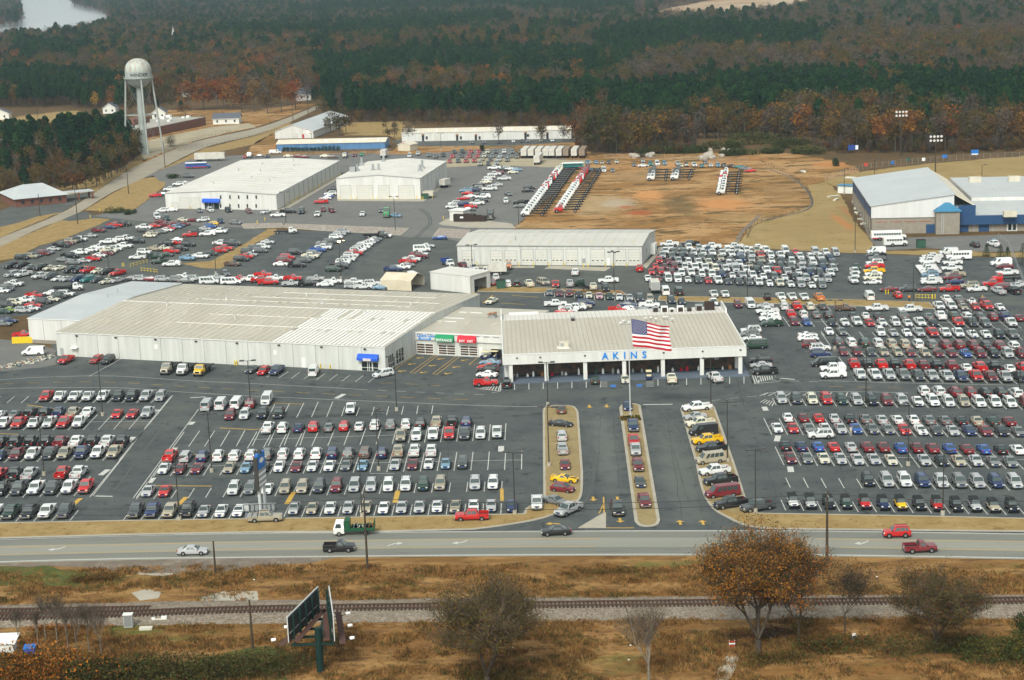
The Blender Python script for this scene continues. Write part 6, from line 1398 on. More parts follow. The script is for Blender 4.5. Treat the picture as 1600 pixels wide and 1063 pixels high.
# --- small sheds
b=Bld('carport','tan open-ended metal carport behind the long roof','carport',(594.5,453),(643,455));W=b.W
m=MB();D_c=9;m.loft([[(x,0,0.02),(x,0,2.9),(x,D_c/2,4.3),(x,D_c,2.9),(x,D_c,.02),(x,D_c-.08,.02),(x,D_c-.08,2.85),(x,D_c/2,4.2),(x,.08,2.85),(x,.08,.02)] for x in (0,W)],'tarp_tan');b.part('shell',m)
b=Bld('wash_bay','plain white box-shaped wash bay with an open end','shed',(673,452),(736,459));W=b.W;D_c=9;Hh=4.8
m=MB();m.box(0,W,0,.15,0,Hh,'pale_siding');m.box(0,.15,0,D_c,0,Hh,'pale_siding');m.box(0,W,D_c-.15,D_c,0,Hh,'pale_siding');m.box(W-.15,W,0,1.6,0,Hh,'pale_siding');m.box(W-.15,W,D_c-1.6,D_c,0,Hh,'pale_siding');m.box(W-.15,W,1.6,D_c-1.6,3.6,Hh,'pale_siding');b.part('wall',m)
m=MB();m.box(-.15,W+.15,-.15,D_c+.15,Hh,Hh+.2,'white_roof_sheet');b.part('roof',m)
b=Bld('tool_shed','small white shed behind a dark brown container','shed',(703,345),(724,346));m=MB();m.box(0,b.W,0,5,0,3.6,'pale_siding');b.part('wall',m);m=MB();m.box(-.3,b.W+.4,-.3,5.3,3.6,3.8,'trim_white');b.part('roof',m)
b=Bld('trash_compactor','dark brown compactor container beside the small white shed','container',(708.5,347),(741,347));W=b.W;m=MB();m.box(0,W,0,2.4,.2,2.6,'dark_brown_steel')
for i in range(7):m.box(i*W/7+.3,i*W/7+.4,-.06,-.001,.2,2.6,'dark_brown_steel')
b.part('body',m);m=MB();m.box(W,W+4,.2,2.2,.2,2.0,'dark_brown_steel');m.face([(W,.1,2.6),(W+3,.1,2.5),(W+1.5,.1,1.8)],'dark_brown_steel');b.part('ram_box',m);m=MB();m.box(W*.33,W*.48,-.1,-.07,1.3,1.9,'letter_white');b.part('placard',m)
b=Bld('rusty_shed','cream shed with rust-stained roof near the old trucks','shed',(622,236),(641,236.5));b.gable_y(b.W,7,3,1.2,'cream_siding','cream_roof_sheet',axis='y');m=MB();m.box(.5,b.W*.5,.4,5,3.7,3.78,'rust');m.v=[(x,y,z+.25) for x,y,z in m.v];b.part('rust_patch',m)
b=Bld('booth','white field booth with blue roof near the block building','booth',(1309,302),(1334,303));m=MB();m.box(0,b.W,0,4,0,2.7,'house_white');b.part('wall',m);m=MB();m.box(-.3,b.W+.3,-.3,4.3,2.7,2.95,'hip_blue');b.part('roof',m)
for k,(u,v,w) in enumerate(((1040,276,0),)):pass
# --- block building (gym) at right
bg_=Bld('block_building','large block building with pale sloping gym roof, blue trim and corner tower','building',(1362.4,366),(1461,370.5),ang=R(-6.2));W=bg_.front(1461,340)[0]
zE=bg_.front(1365,341)[1];zA=bg_.front(1365,322.5)[1];zB=bg_.front(1455,308)[1];print('GYM',W,zE,zA,zB,math.degrees(bg_.ang),bg_.loc(1339.6,280,8),bg_.loc(1454.6,259.8,12),bg_.loc(1492,303,8))
pA=bg_.loc(1339.6,280,zA);WX,zR=bg_.front(1491,304);DG=min(max(pA.y,40),95);XL,zL=bg_.front(1525,322);print('GYM2',DG,WX,zR,XL,zL)
m=MB();m.prism([(0,0),(WX,0),(WX,DG),(0,DG)],0,zE,'block_wall');bg_.part('wall',m)
m=MB();m.loft([[(-.3,y,zE),(WX,y,zE),(WX,y,zR),(-.3,y,zA)] for y in (-.25,DG)],'gym_gable');bg_.part('gable_wall',m)
m=MB();m.loft([[(-.8,y,zA),(WX+.3,y,zR),(WX+.3,y,zR+.35),(-.8,y,zA+.35)] for y in (-.6,DG+.4)],'grey_roof_sheet');bg_.part('roof',m)
m=MB();m.loft([[(WX+.1,y,zR+.2),(XL,y,zL),(XL,y,zL-.3),(WX+.1,y,zR-.2)] for y in (.5,DG)],'cream_roof_sheet');bg_.part('lower_roof',m)
for i in range(10):
 ya=DG*(i+.12)/10;yb=DG*(i+.88)/10;m=MB();m.box(-.42,-.302,ya,yb,zE+.1,zA-.5,'gym_blue');bg_.part('blue_panel',m);m=MB();m.box(-.4,-.02,yb+.3,yb+1.0,0,zE,'block_wall');bg_.part('buttress',m)
for i in range(4):x=W*(.05+i*.235);m=MB();m.box(x,x+W*.19,-.05,-.003,zE*.72,zE*.76,'red_clay');bg_.part('brick_band',m)
x,z=bg_.front(1447,356);m=MB();m.box(x,x+3.2,-.06,-.003,.02,2.8,'gym_blue');bg_.part('double_door',m)
tx0=bg_.front(1461,340)[0];tx1=bg_.front(1497.5,340)[0];zt=bg_.front(1479,325.5)[1]
m=MB();m.box(tx0,tx1,-3.0,4,0,zt-.6,'block_wall');m.box(tx0+(tx1-tx0)*.22,tx0+(tx1-tx0)*.25,-3.05,-3.002,0,zt-.8,'trim_grey');m.box(tx0+(tx1-tx0)*.30,tx0+(tx1-tx0)*.33,-3.05,-3.002,0,zt-.8,'trim_grey');bg_.part('tower',m)
m=MB();cx=(tx0+tx1)/2;K4=[(tx0-.6,-3.6,zt-.6),(tx1+.6,-3.6,zt-.6),(tx1+.6,4.6,zt-.6),(tx0-.6,4.6,zt-.6)];ap=(cx,.5,zt+2.4)
for i in range(4):m.face([K4[i],K4[(i+1)%4],ap],'hip_blue')
for i in range(4):
 A,B=Vector(K4[i]),Vector(K4[(i+1)%4])
 for k in range(1,8):e=A.lerp(B,k/8);m.beam(e+Vector((0,0,.05)),e.lerp(Vector(ap),.9-abs(k/8-.5)*1.6)+Vector((0,0,.05)),.06,.06,'hip_blue')
bg_.part('tower_roof',m)
wx1=bg_.front(1640,350)[0];zw0=bg_.front(1500,351)[1];zw1=bg_.front(1500,338)[1]
m=MB();m.box(tx1,wx1+15,1.2,60,0,zw0,'block_wall');bg_.part('wing_wall',m)
m=MB();m.box(tx1,wx1+15,-.2,1.2,zw0-.1,zw1,'gym_blue');bg_.part('wing_fascia',m)
m=MB();m.box(tx1,wx1+15,1.2,34,zw1-.3,zw1-.1,'grey_roof_sheet')
for i in range(70):x=tx1+.5+i*1.0;m.beam((x,1.3,zw1-.06),(x,33.9,zw1-.06),.06,.08,'white_roof_sheet')
bg_.part('wing_roof',m)
zh=zw1+1.0;m=MB();m.box(tx1+9,wx1+15,33,84,0,zh,'pale_siding','grey_roof_sheet')
for i in range(56):x=tx1+9.5+i*1.2;m.beam((x,33.1,zh+.03),(x,83.9,zh+.03),.06,.08,'white_roof_sheet')
bg_.part('rear_wing',m)
m=MB();m.box(tx1,XL,.4,1.0,zw1,zL+.2,'gym_blue');m.box(tx1-3,XL-.05,1.0,30,zw1-.3,zL-.4,'gym_gable');bg_.part('blue_box',m)
for u,v in ((1525,285),(1586,284),(1580,334)):p=bg_.loc(u,v,zh);m=MB();m.box(p.x-2.2,p.x+1.8,p.y,p.y+2.4,zh if v<300 else zw1-.1,(zh if v<300 else zw1-.1)+1.8,'cream_siding');bg_.part('rooftop_unit',m)
for u in (1505,1537,):x=bg_.front(u,365,1.2)[0];m=MB();m.box(x-1.6,x+1.6,1.1,1.197,.02,2.9,'gym_blue');bg_.part('door',m)
x=bg_.front(1581,365,1.2)[0];m=MB();m.box(x-1.6,x+1.6,1.1,1.197,.02,2.9,'trim_white');m.box(x-1.2,x-.2,1.05,1.098,.3,2.6,'dark_glass');m.box(x+.2,x+1.2,1.05,1.098,.3,2.6,'dark_glass');bg_.part('door',m)
for i in range(7):x=tx1+5+i*6;m=MB();m.box(x-.12,x+.12,1.0,1.196,0,zw0,'trim_grey');bg_.part('downpipe',m)
# rubble left of the gym
for k,(u,v,s_) in enumerate(((1337,316,1.4),(1339,327,1.2),(1338,334,1.6),(1345,344,1.3),(1352,351,1.6),(1302,308,2.4),(1306,313,1.8),(1255,269,2.2),(1330,279,2.6))):
 m=MB();m.box(-s_,s_,-.5,.4,0,.4,'timber_white');m.box(-s_*.8,s_*.7,-.2,.7,.4,.6,'timber_white');o=obj('lumber_pile',m,None,G(u,v));o.rotation_euler.z=k*.7;tag(o,'pale lumber pile near the block building, %s such from the front left'%ordi(k+1),'lumber','lumber piles near the block building')
# rocks by the field edge
rr=random.Random(12)
for k,(u,v,s_) in enumerate(((992,247,2.6),(986,244,1.6),(1014,246,2.4),(1018,243,2.0),(1100,250,2.8),(1108,246,3.2),(1113,249,2.2),(1096,247,1.6),(1128,245,1.8),(1108,237,2.0),(1140,236,1.4),(1130,235,1.4))):
 bm=bmesh.new();bmesh.ops.create_icosphere(bm,subdivisions=2,radius=s_*.8)
 for vv in bm.verts:vv.co *= rr.uniform(.75,1.2);vv.co.z *= .75
 me=bpy.data.meshes.new('boulder');bm.to_mesh(me);bm.free();me.materials.append(MATS['rock']);o=bpy.data.objects.new('boulder',me);LINK(o);o.location=G(u,v)+Vector((0,0,s_*.25));tag(o,'pale boulder behind the parked old cars, %s of the pile'%ordi(k+1),'boulder','boulders at the wood edge')
# ------------------------------------------------------------------ street furniture and single things
g='parking lot light poles'
def light_pole(bu,bv,tu,tv,heads,label,lit=False,base=True):
 h=hgt(bu,bv,tu,tv);p=G(bu,bv);t=thing('light_pole',label,'light pole',p,rz_ := random.uniform(-.3,.3),g)
 m=MB();m.tube((0,0,.5 if base else 0),(0,0,h),.12,.08,'pole_dark',8);obj('pole',m,t)
 if base:m=MB();m.tube((0,0,0),(0,0,.75),.38,.34,'concrete',10);obj('footing',m,t)
 A={1:[0],2:[0,180],3:[0,180,90],4:[0,90,180,270]}[heads]
 for a in A:
  c,s=math.cos(R(a)),math.sin(R(a));m=MB();m.beam((0,0,h-.1),(c*1.0,s*1.0,h-.02),.09,.09,'pole_dark');hd=obj('lamp_arm',m,t)
  m=MB();m.beam((c*.75,s*.75,h),(c*1.7,s*1.7,h+.03),.5,.24,'lamp_head');m.beam((c*.85,s*.85,h-.14),(c*1.6,s*1.6,h-.12),.36,.05,'lit_lamp' if lit else 'lamp_lens');obj('lamp_head',m,t)
 if lit:
  m=MB();m.lathe([(.02,h-.75),(.3,h-.6),(.42,h-.35),(.3,h-.16)],'lit_lamp',10);obj('glowing_lamp',m,t)
 return t
for a in ((160.5,650,152.4,565,2,'top row of the far-left lot'),(69,743,60,651,3,'middle of the far-left lot'),(331,738,324,646,3,'van row of the centre lot, left side'),(280.6,814,274,712,1,'kerbside row left of the blue sign'),
          (392,639,387,563,2,'white vans below the long wall'),(620,642,614.6,557,2,'white minivan by the awning'),(592,735,586.7,641,3,'middle row of the centre lot'),(566,808,560,711,2,'utility pole at the kerbside row'),
          (804.6,804,801,705,2,'left entrance island, outside it'),(856,634,853,565.5,2,'left end of the showroom front'),(858,729,854.6,634.5,3,'black coupe on the left island'),(1111,641,1111,559.5,2,'white pickup atop the right island'),
          (1137,722,1135.8,627,3,'yellow pickup on the right island'),(1180.5,801,1181,700.5,2,'lower end of the right island'),(1304.5,546,1304.5,469,2,'slanting column of the right lot'),(1353,626.5,1355,541,2,'top of the right front lot'),
          (1419,727.6,1421,631,3,'middle of the right front lot'),(1473,805,1473.8,704,1,'off-roader row of the right lot'),(1593,622,1595,543,2,'far right edge of the right lot'),(1426.8,476,1428.5,411,2,'white pickups at the yard gate'),
          (1518.6,537.6,1519,465,2,'pickup rows at the far right'),(1168,470.5,1168.6,409,1,'dense block of new vehicles'),(960,460.6,959.5,394,4,'yard behind the showroom'),(133.7,419,130.6,367,1,'back left lot, row below the bank'),
          (171,432,168,392,1,'back left lot by the yellow gate'),(337.5,428,331.9,372,2,'grass wedge of the back left lot'),(447,352.5,443,301,2,'corner of the large back building'),(738,424,736,383,2,'left end of the middle garage'),
          (618,364,615.6,308,2,'rip-rap island in the service yard'),(810.6,355,810.5,314,1,'edge of the dirt field'),(488,232,485,209,2,'hedge of the blue-walled building'),(689.5,235,688,208.5,2,'long storage building'),
          (1336,395,1337,334,1,'lawn left of the block building'),(1319,303.5,1320,264,1,'white field booth'),(1366.5,277,1366,250,1,'back wall of the block building'),(1534,279,1534,258,1,'ball field behind the block building')):
 light_pole(*a[:5],'dark %s-headed light pole at the %s'%({1:'single',2:'twin',3:'triple',4:'four'}[a[4]],a[5]))
light_pole(533,436,528,376,1,'light pole with a glowing orange lamp in the dark lot',lit=True)
def flood(bu,bv,tu,tv,label,n=4):
 h=hgt(bu,bv,tu,tv);t=thing('floodlight_mast',label,'floodlight',G(bu,bv),0,'ball field floodlights');m=MB();m.tube((0,0,0),(0,0,h),.25,.14,'creosote_wood',10);obj('pole',m,t)
 for r_ in (0,1):m=MB();m.box(-2.3,2.3,-.1,.1,h-.3-r_*1.6,h-.15-r_*1.6,'pole_dark');obj('crossbar',m,t)
 for r_ in (0,1):
  for i in range(n):m=MB();x=-2.1+4.2*i/(n-1);z=h+.2-r_*1.6;m.tube((x,-.35,z-.1),(x,.25,z+.1),.5,.3,'flood_lens',10);obj('floodlight',m,t)
flood(1407.4,245,1409.5,177,'tall floodlight mast at the wood edge, left of the two');flood(1461.5,270,1463,215,'tall floodlight mast behind the block building roof')
g2='wooden utility poles'
UPT={}
def utility(bu,bv,tu,tv,label,arm=0,key=None,r=.19):
 h=hgt(bu,bv,tu,tv);p=G(bu,bv);t=thing('utility_pole',label,'utility pole',p,0,g2);m=MB();m.tube((0,0,0),(0,0,h),r,r*.6,'creosote_wood',8);obj('pole',m,t)
 if arm:
  m=MB();m.box(-.06,.06,-1.2,1.2,h-.8,h-.65,'creosote_wood');obj('crossarm',m,t)
  for y in (-1.1,-.4,.5,1.1):m=MB();m.tube((0,y,h-.65),(0,y,h-.4),.06,.04,'trim_grey',6);obj('insulator',m,t)
 if arm==2:m=MB();m.tube((.35,0,h-2.6),(.35,0,h-1.5),.25,.25,'galvanised',10);obj('transformer',m,t)
 if key:UPT[key]=(p,h)
 return t
utility(574.5,891,568.3,770,'tall utility pole standing in the bank right of the dark pickup',1,'a');utility(1292,880,1290.5,765,'tall utility pole rising beside the big orange tree',1,'b',.24);utility(337,899,338.5,844,'short bare pole below the silver sedan')
utility(395,1015,389,935,'utility pole between the track and the green weeds, left of the billboard');utility(121.5,350,117,294,'utility pole at the side road junction, front left',1);utility(62.7,338,61,304,'short pole on the grass by the brick building')
utility(201,303,198,260,'utility pole with white box at the bend of the side road',1);utility(258,262,252,222,'dark utility pole at the foot of the water tower');utility(117.5,174,115.3,141,'left pole of two before the dark pines');utility(59,183,57,158,'far left pole above the dark woods')
utility(458,189,457,162,'pole beside the upper end of the side road');utility(482,182,482,154,'pole nearest the end of the side road');utility(776,96,776,88,'thin mast in the pine plantation',0,None,.3)
for (u0,v0,z0),(u1,v1,z1),lab in (((574.5,891,11.6),(1292,880,11.0),'upper overhead wire between the two tall utility poles'),((574.5,891,10.6),(1292,880,10.0),'lower overhead wire between the two tall utility poles'),
                                       ((-160,900,11.6),(574.5,891,11.6),'upper overhead wire left of the utility pole'),((-160,900,10.6),(574.5,891,10.6),'lower overhead wire left of the utility pole'),((1292,880,11),(1800,884,11),'overhead wire right of the orange tree')):
 a=G(u0,v0)+Vector((0,0,z0));c=G(u1,v1)+Vector((0,0,z1));m=MB();pts=[a.lerp(c,i/14)-Vector((0,0,4*1.2*(i/14)*(1-i/14))) for i in range(15)]
 for p,q in zip(pts,pts[1:]):m.tube(p,q,.04,.04,'wire',4,False)
 tag(obj('overhead_wire',m),lab,'wire')
# bollards
bm_=MB();bm_.tube((0,0,0),(0,0,1.15),.13,.13,'bollard_yellow',8);bm_.tube((0,0,1.15),(0,0,1.22),.13,.05,'bollard_yellow',8);bmesh_=bm_.mesh('bollard')
L=[(745,415.6),(787,416),(811,416),(834,416),(857.5,416),(882,416),(912,418),(919,418),(946,417),(958,417),(979,417),(658,311.5),(651,311),(621,311),(608.5,311),(589,311),(583,311),(557,311),(549.5,311),(531,311),(661,312.5),(668,311),(676,310),(450,320),(459,315),(466,311),(268,327),(297,327),
     (367,571),(370,571),(501,577),(508,577),(516,578),(1384,460),(1388,460),(693,343),(401,328),(414,345),(402,350),(141,341),(156,331),(1461,467),(1457,467),(1535,469)]
for k,(u,v) in enumerate(sorted(L)):tag(obj('bollard',bmesh_,loc=G(u,v)),'yellow bollard near a wall or gate, %s from the left among the loose ones'%ordi(k+1),'bollard','loose yellow bollards')
# yellow gates
def gate(pts,label,n=5):
 a=G(*pts[0]);b=G(*pts[1]);d=(b-a);t=thing('yellow_gate',label,'gate',a,math.atan2(d.y,d.x));L=d.length
 for z in (.4,1.1):m=MB();m.beam((0,0,z),(L,0,z),.07,.07,'bollard_yellow');obj('rail',m,t)
 for i in range(n+1):m=MB();m.beam((L*i/n,0,0),(L*i/n,0,1.25),.09,.09,'bollard_yellow');obj('post',m,t)
gate(((1431,467),(1456,467.5)),'yellow tube gate by the far right lot');gate(((204,418),(230,411)),'yellow tube gate in the back left lot, upper of two');gate(((221,424),(246,427)),'yellow tube gate in the back left lot, lower of two');gate(((191,417),(194,417)),'small yellow gate end left of the upper gate',2)
# flagpole and flag
fp=G(985,653);hF=hgt(985,653,984.5,496)
t=thing('flagpole','tall white flagpole on the centre island','flagpole',fp);m=MB();m.tube((0,0,0),(0,0,hF),.14,.07,'sign_grey',12);obj('pole',m,t);m=MB();m.tube((0,0,0),(0,0,.8),.5,.45,'concrete',12);obj('footing',m,t)
for k,(x,y) in enumerate(((-.9,0),(.1,-.5),(-1.5,.3))):m=MB();m.beam((0,0,hF-.9-k*.25),(x,y,hF-.9-k*.25),.08,.08,'pole_grey');m.tube((x-.25,y,hF-.7-k*.25),(x+.25,y,hF-.5-k*.25),.28,.2,'lamp_lens',8);obj('spotlight',m,t)
def flag():
 NX,NZ=40,26;FH=hgt(985,653,985,611)*1.02;top=hF-.15;FWD=8.2
 # hoist edge runs from the pole top down; the fly end droops and folds
 def P(i,j):
  s=i/NX;t_=j/NZ  # t_ = 0 at top
  x=.55+FWD*(s*.93);z=top-.1-t_*FH-.75*s-(1.2*s*(1-t_)**2)-.35*s*t_*1.2
  y=.55*math.sin(s*7.5-t_*1.5)*s**.7+.25*math.sin(s*15+t_*3)*s
  x -= .35*max(0,s-.7)*math.sin(t_*5)*2;x+=.25*t_*(1-s)
  return (x,y,z)
 f=thing('american_flag','large stars-and-stripes flag flying from the tall pole','flag',fp)
 V=[[P(i,j) for j in range(NZ+1)] for i in range(NX+1)]
 for s in range(13):
  m=MB();mat='flag_red' if s%2==0 else 'flag_white'
  for i in range(NX):
   if s<7 and i<NX*.4:continue
   for j in (2*s,2*s+1):m.face([V[i][j+1],V[i+1][j+1],V[i+1][j],V[i][j]],mat)
  obj('stripe',m,f,smooth=True)
 m=MB()
 for i in range(int(NX*.4)):
  for j in range(14):m.face([V[i][j+1],V[i+1][j+1],V[i+1][j],V[i][j]],'flag_blue')
 cn=obj('canton',m,f,smooth=True)
 def Q(a,b,o):  # a, b in canton coordinates
  i=a*NX*.4;j=b*14;i0=min(int(i),NX-1);j0=min(int(j),NZ-1);fi,fj=i-i0,j-j0
  p=[Vector(V[i0][j0]),Vector(V[i0+1][j0]),Vector(V[i0][j0+1]),Vector(V[i0+1][j0+1])]
  r=p[0]*(1-fi)*(1-fj)+p[1]*fi*(1-fj)+p[2]*(1-fi)*fj+p[3]*fi*fj;n=(p[1]-p[0]).cross(p[2]-p[0]).normalized();return r+n*o
 for r_ in range(9):
  for c in range(6 if r_%2==0 else 5):
   a=(c*2+1+r_%2)/12;b=(r_+1)/10;m=MB()
   for o in (.02,-.02):
    pts=[]
    for k in range(10):an=math.pi*k/5-math.pi/2;rd=.042 if k%2==0 else .018;pts.append(Q(min(.995,max(0,a+rd*math.cos(an)*.85)),min(.995,max(.0,b+rd*math.sin(an)*1.35)),o))
    c0=Q(a,b,o)
    for k in range(10):m.face([c0,pts[k],pts[(k+1)%10]],'flag_white')
   obj('star',m,cn)
flag()
t=thing('flower_bed','dark planted flower bed round the foot of the flagpole','flower bed',G(985,656));m=MB()
rr=random.Random(1)
for i in range(160):x,y,s_=rr.uniform(-1.9,1.9),rr.uniform(-1.4,1.4),rr.uniform(.12,.3);a=rr.uniform(0,3.1);c,d=math.cos(a)*s_,math.sin(a)*s_;m.face([(x-c,y-d,.15),(x+c,y+d,.15),(x+c*.5,y+d*.5,.15+s_*2),(x-c*.5,y-d*.5,.15+s_*2)],rr.choice(['bush_green','brown_leaves','orange_leaves']))
o=obj('plants',m,t);o['kind']='stuff'
# blue pylon sign, seen nearly edge-on
sp=G(411,797);t=thing('pylon_sign','tall pylon sign with blue top panel standing at the kerbside row','sign',sp,R(76));hS=hgt(411,797,408,705);k=hS/10
for x in (-1.1,1.1):m=MB();m.tube((x,0,0),(x,0,hS*.97),.28,.22,'sign_grey',10);obj('post',m,t)
m=MB();m.box(-1.6,1.6,-.3,.3,hS*.73,hS*.99,'sign_blue');pn=obj('blue_panel',m,t);m=MB();m.box(-1.6,1.6,-.3,.3,hS*.42,hS*.725,'galvanised');pw=obj('grey_panel',m,t)
m=MB();m.box(-1.95,-1.75,-.35,.35,hS*.38,hS*.96,'pole_dark');obj('edge_frame',m,t)
for i in (0,1,2):m=MB();z=hS*(.45+.09*i);m.box(-1.6,1.6,-.33,-.302,z,z+hS*.04,'letter_white');obj('white_band',m,pw)
m=MB();m.lathe([(.9,-.015),(.9,.015)],'letter_white',20);m.v=[(x,z-.33,y*.5+hS*.87) for x,y,z in m.v];m.face([(math.cos(a_)*.9,-.335,hS*.87+math.sin(a_)*.45) for a_ in [i*math.pi/10 for i in range(20)]],'letter_white');obj('oval_emblem',m,pn)
m=MB();m.lathe([(.5,hS*.985),(.4,hS*1.03),(.05,hS*1.05)],'pole_dark',10);obj('cap',m,t)
t=thing('sign_enclosure','grey slatted enclosure round the foot of the pylon sign','enclosure',G(411,800));
for i in range(6):m=MB();m.box(-2.0+i*.7,-1.5+i*.7,0,.12,.1,1.3,'galvanised');obj('slat',m,t)
m=MB();m.box(-2.3,2.3,-.1,.3,1.35,1.45,'galvanised');obj('top_rail',m,t)
m=MB();m.box(-3.2,-2.3,-.3,.4,.15,1.5,'galvanised');m.box(-3.15,-2.35,-.33,-.302,.3,1.4,'sign_grey');o=obj('utility_cabinet',m,None,G(411,800));tag(o,'grey utility cabinet left of the pylon sign foot','cabinet')
# tan flatbed pickup on the verge
o=vehicle('Pt',centre('Pt',413,818.5,90),90,'tan four-door truck with flat bed parked on the verge by the pylon sign','vehicles on the grass verge')
for c in list(o.children):
 if c.name.startswith(('tailgate','bed_liner')):bpy.data.objects.remove(c)
m=MB();m.box(-1.05,1.05,1.2,3.3,1.05,1.15,'galvanised')
for y in (1.25,2.2,3.2):m.box(-1.08,1.08,y,y+.06,1.15,1.5,'galvanised')
obj('flat_bed',m,o)
# green and white landscape truck on the highway
t=thing('landscape_truck','white cab-over truck with green bed full of equipment driving left','truck',G(553,838)+Vector((0,1.0,.03)),R(270));m=MB();m.box(-1.02,1.02,-3.3,-1.55,.45,1.3,'house_white');cabin({'body':m},-3.28,-2.95,-1.6,-1.57,1.3,2.35,1.0,.92,[(.15,.85)]);obj('cab',m,t)
m=MB();m.face([(-.9,-3.27,1.35),(.9,-3.27,1.35),(.86,-3.0,2.15),(-.86,-3.0,2.15)],'car_glass');m.v=[(x,y-.03,z) for x,y,z in m.v];obj('windshield',m,t)
for s in (-1,1):m=MB();m.face([(s*1.01,-3.0,1.4),(s*1.01,-2.0,1.4),(s*.95,-2.05,2.1),(s*.95,-2.8,2.1)],'car_glass');obj('side_window',m,t)
m=MB();m.box(-.45,.45,-3,3.2,.6,.8,'frame_black');obj('frame',m,t);m=MB();m.box(-1.1,1.1,-1.4,3.4,.85,1.0,'truck_green');m.box(-1.1,1.1,-1.45,-.6,1.0,2.6,'truck_green');m.box(-1.1,-1.02,-.5,3.4,1.0,1.35,'truck_green');m.box(1.02,1.1,-.5,3.4,1.0,1.35,'truck_green');m.box(-1.05,1.05,3.3,3.4,1.0,2.3,'truck_green');obj('bed',m,t)
for k,(x,y,s_,mt) in enumerate(((-.3,.3,.5,'galvanised'),(.4,1.2,.4,'pale_cloth'),(-.2,2.2,.45,'truck_green'),(.3,2.8,.35,'rust'))):m=MB();m.box(x-s_,x+s_,y-.35,y+.35,1.0,1.5,mt);m.tube((x-s_,y,1.3),(x+s_,y,1.3),.3,.3,'tyre',8);m.beam((x,y,1.5),(x+.5,y+.5,2.1),.06,.06,mt);obj('mower',m,t)
w_=VT['P']['wheel']
for s in (-1,1):
 for y in (-2.4,1.9):q=bpy.data.objects.new('wheel',w_);LINK(q);q.parent=t;q.location=(s*.92,y,.39)
# billboard (seen from behind)
ZB=tile(440,905,105/744)
bp=G(*ZB(432,1030));t=thing('billboard','two-sided v-shaped billboard seen from behind on a dark steel post','billboard',bp);
hb=hgt(*ZB(432,1030),*ZB(415,640));print('BILLBOARD post',hb)
sc=pxm(bp)
m=MB();m.tube((0,0,0),(0,0,hb+1.5),.5,.45,'steel_green',14);obj('post',m,t)
zb0=hb-.2
def world_at(x,y,z): # pixel at given height in local coordinates of the post
 return G(*ZB(x,y),z)-bp
zt_=zb0+3.5
for nm,lo_n,lo_f,yn,yf in (('left',85,405,-3,9),('right',590,510,-3,9)):pass
# panels: near edge and far edge in plan (metres from the post)
PL={'left':((-3.8,-.6),(-.85,10.4)),'right':((2.1,-.6),(.5,10.4))}
for nm in ('left','right'):
 a,c=(Vector((*q,0)) for q in PL[nm]);d=(c-a).normalized();n=Vector((-d.y,d.x,0))*(.12 if nm=='left' else -.12)
 L=(c-a).length;nb=6
 for i in range(nb):
  m=MB();p0=a+d*(L*i/nb+.02);p1=a+d*(L*(i+1)/nb-.02)
  m.loft([[p0+Vector((0,0,zb0)),p0+n+Vector((0,0,zb0)),p0+n+Vector((0,0,zt_)),p0+Vector((0,0,zt_))],[p1+Vector((0,0,zb0)),p1+n+Vector((0,0,zb0)),p1+n+Vector((0,0,zt_)),p1+Vector((0,0,zt_))]],'panel_back');obj('panel',m,t)
 m=MB()
 for e in (a,c):m.beam(e+n*.5+Vector((0,0,zb0)),e+n*.5+Vector((0,0,zt_)),.13,.13,'sign_grey')
 m.beam(a+n*.5+Vector((0,0,zt_)),c+n*.5+Vector((0,0,zt_)),.16,.16,'sign_grey');obj('edge_trim',m,t)
 back=-n.normalized()*.3
 for i in range(5):p=a+d*(L*(i+.5)/5)+back;m=MB();m.beam(p+Vector((0,0,zb0-.6)),p+Vector((0,0,zt_-.1)),.22,.26,'steel_green');obj('strut',m,t)
 for zz in (zb0+1.3,zb0+2.9):m=MB();m.beam(a+back*.6+Vector((0,0,zz)),c+back*.6+Vector((0,0,zz)),.08,.12,'galvanised' if zz<zb0+2 else 'steel_green');obj('stringer',m,t)
 m=MB();m.beam(a+back*3.2+Vector((0,0,zb0+.2)),c+back*2+Vector((0,0,zb0+.2)),.8,.07,'catwalk_rust');obj('inner_catwalk',m,t)
 m=MB();o_=n.normalized()*(1.0 if nm=='left' else 1.1);m.beam(a+o_-d*.4+Vector((0,0,zb0-.3)),c+o_+Vector((0,0,zb0-.3)),.85,.06,'catwalk_rust')
 for i in range(8):p=a+d*(L*i/7);m.beam(p+Vector((0,0,zb0-.34)),p+o_*1.5+Vector((0,0,zb0-.34)),.08,.08,'steel_green')
 obj('catwalk',m,t)
 for i in range(3):
  p=a+d*(L*(.05+.4*i))+n.normalized()*2.4;m=MB();m.beam(p-n.normalized()*1.3+Vector((0,0,zb0-.3)),p+Vector((0,0,zb0-.1)),.05,.05,'steel_green');m.tube(p+Vector((-.3,0,zb0-.05)),p+Vector((.3,0,zb0+.05)),.24,.2,'flood_lens',8);obj('floodlight',m,t)
for y in (-.2,2.4,5.2,8.6):xa=-3.7+(y+.6)*.27;m=MB();m.beam((xa,y,zb0-.5),(2.1-(y+.6)*.14,y,zb0-.5),.25,.3,'steel_green');obj('cross_beam',m,t)
m=MB();m.beam((0,-.3,zb0-.2),(0,9.8,zb0-.2),.5,.55,'steel_green');obj('main_beam',m,t)
m=MB();m.beam((.6,-.1,hb*.55),(.6,-.1,zb0+1.5),.05,.05,'steel_green');m.beam((.85,-.1,hb*.55),(.85,-.1,zb0+1.5),.05,.05,'steel_green')
for i in range(12):z=hb*.58+i*.5;m.beam((.6,-.1,z),(.85,-.1,z),.04,.04,'steel_green') if z<zb0+1.4 else None
obj('ladder',m,t)
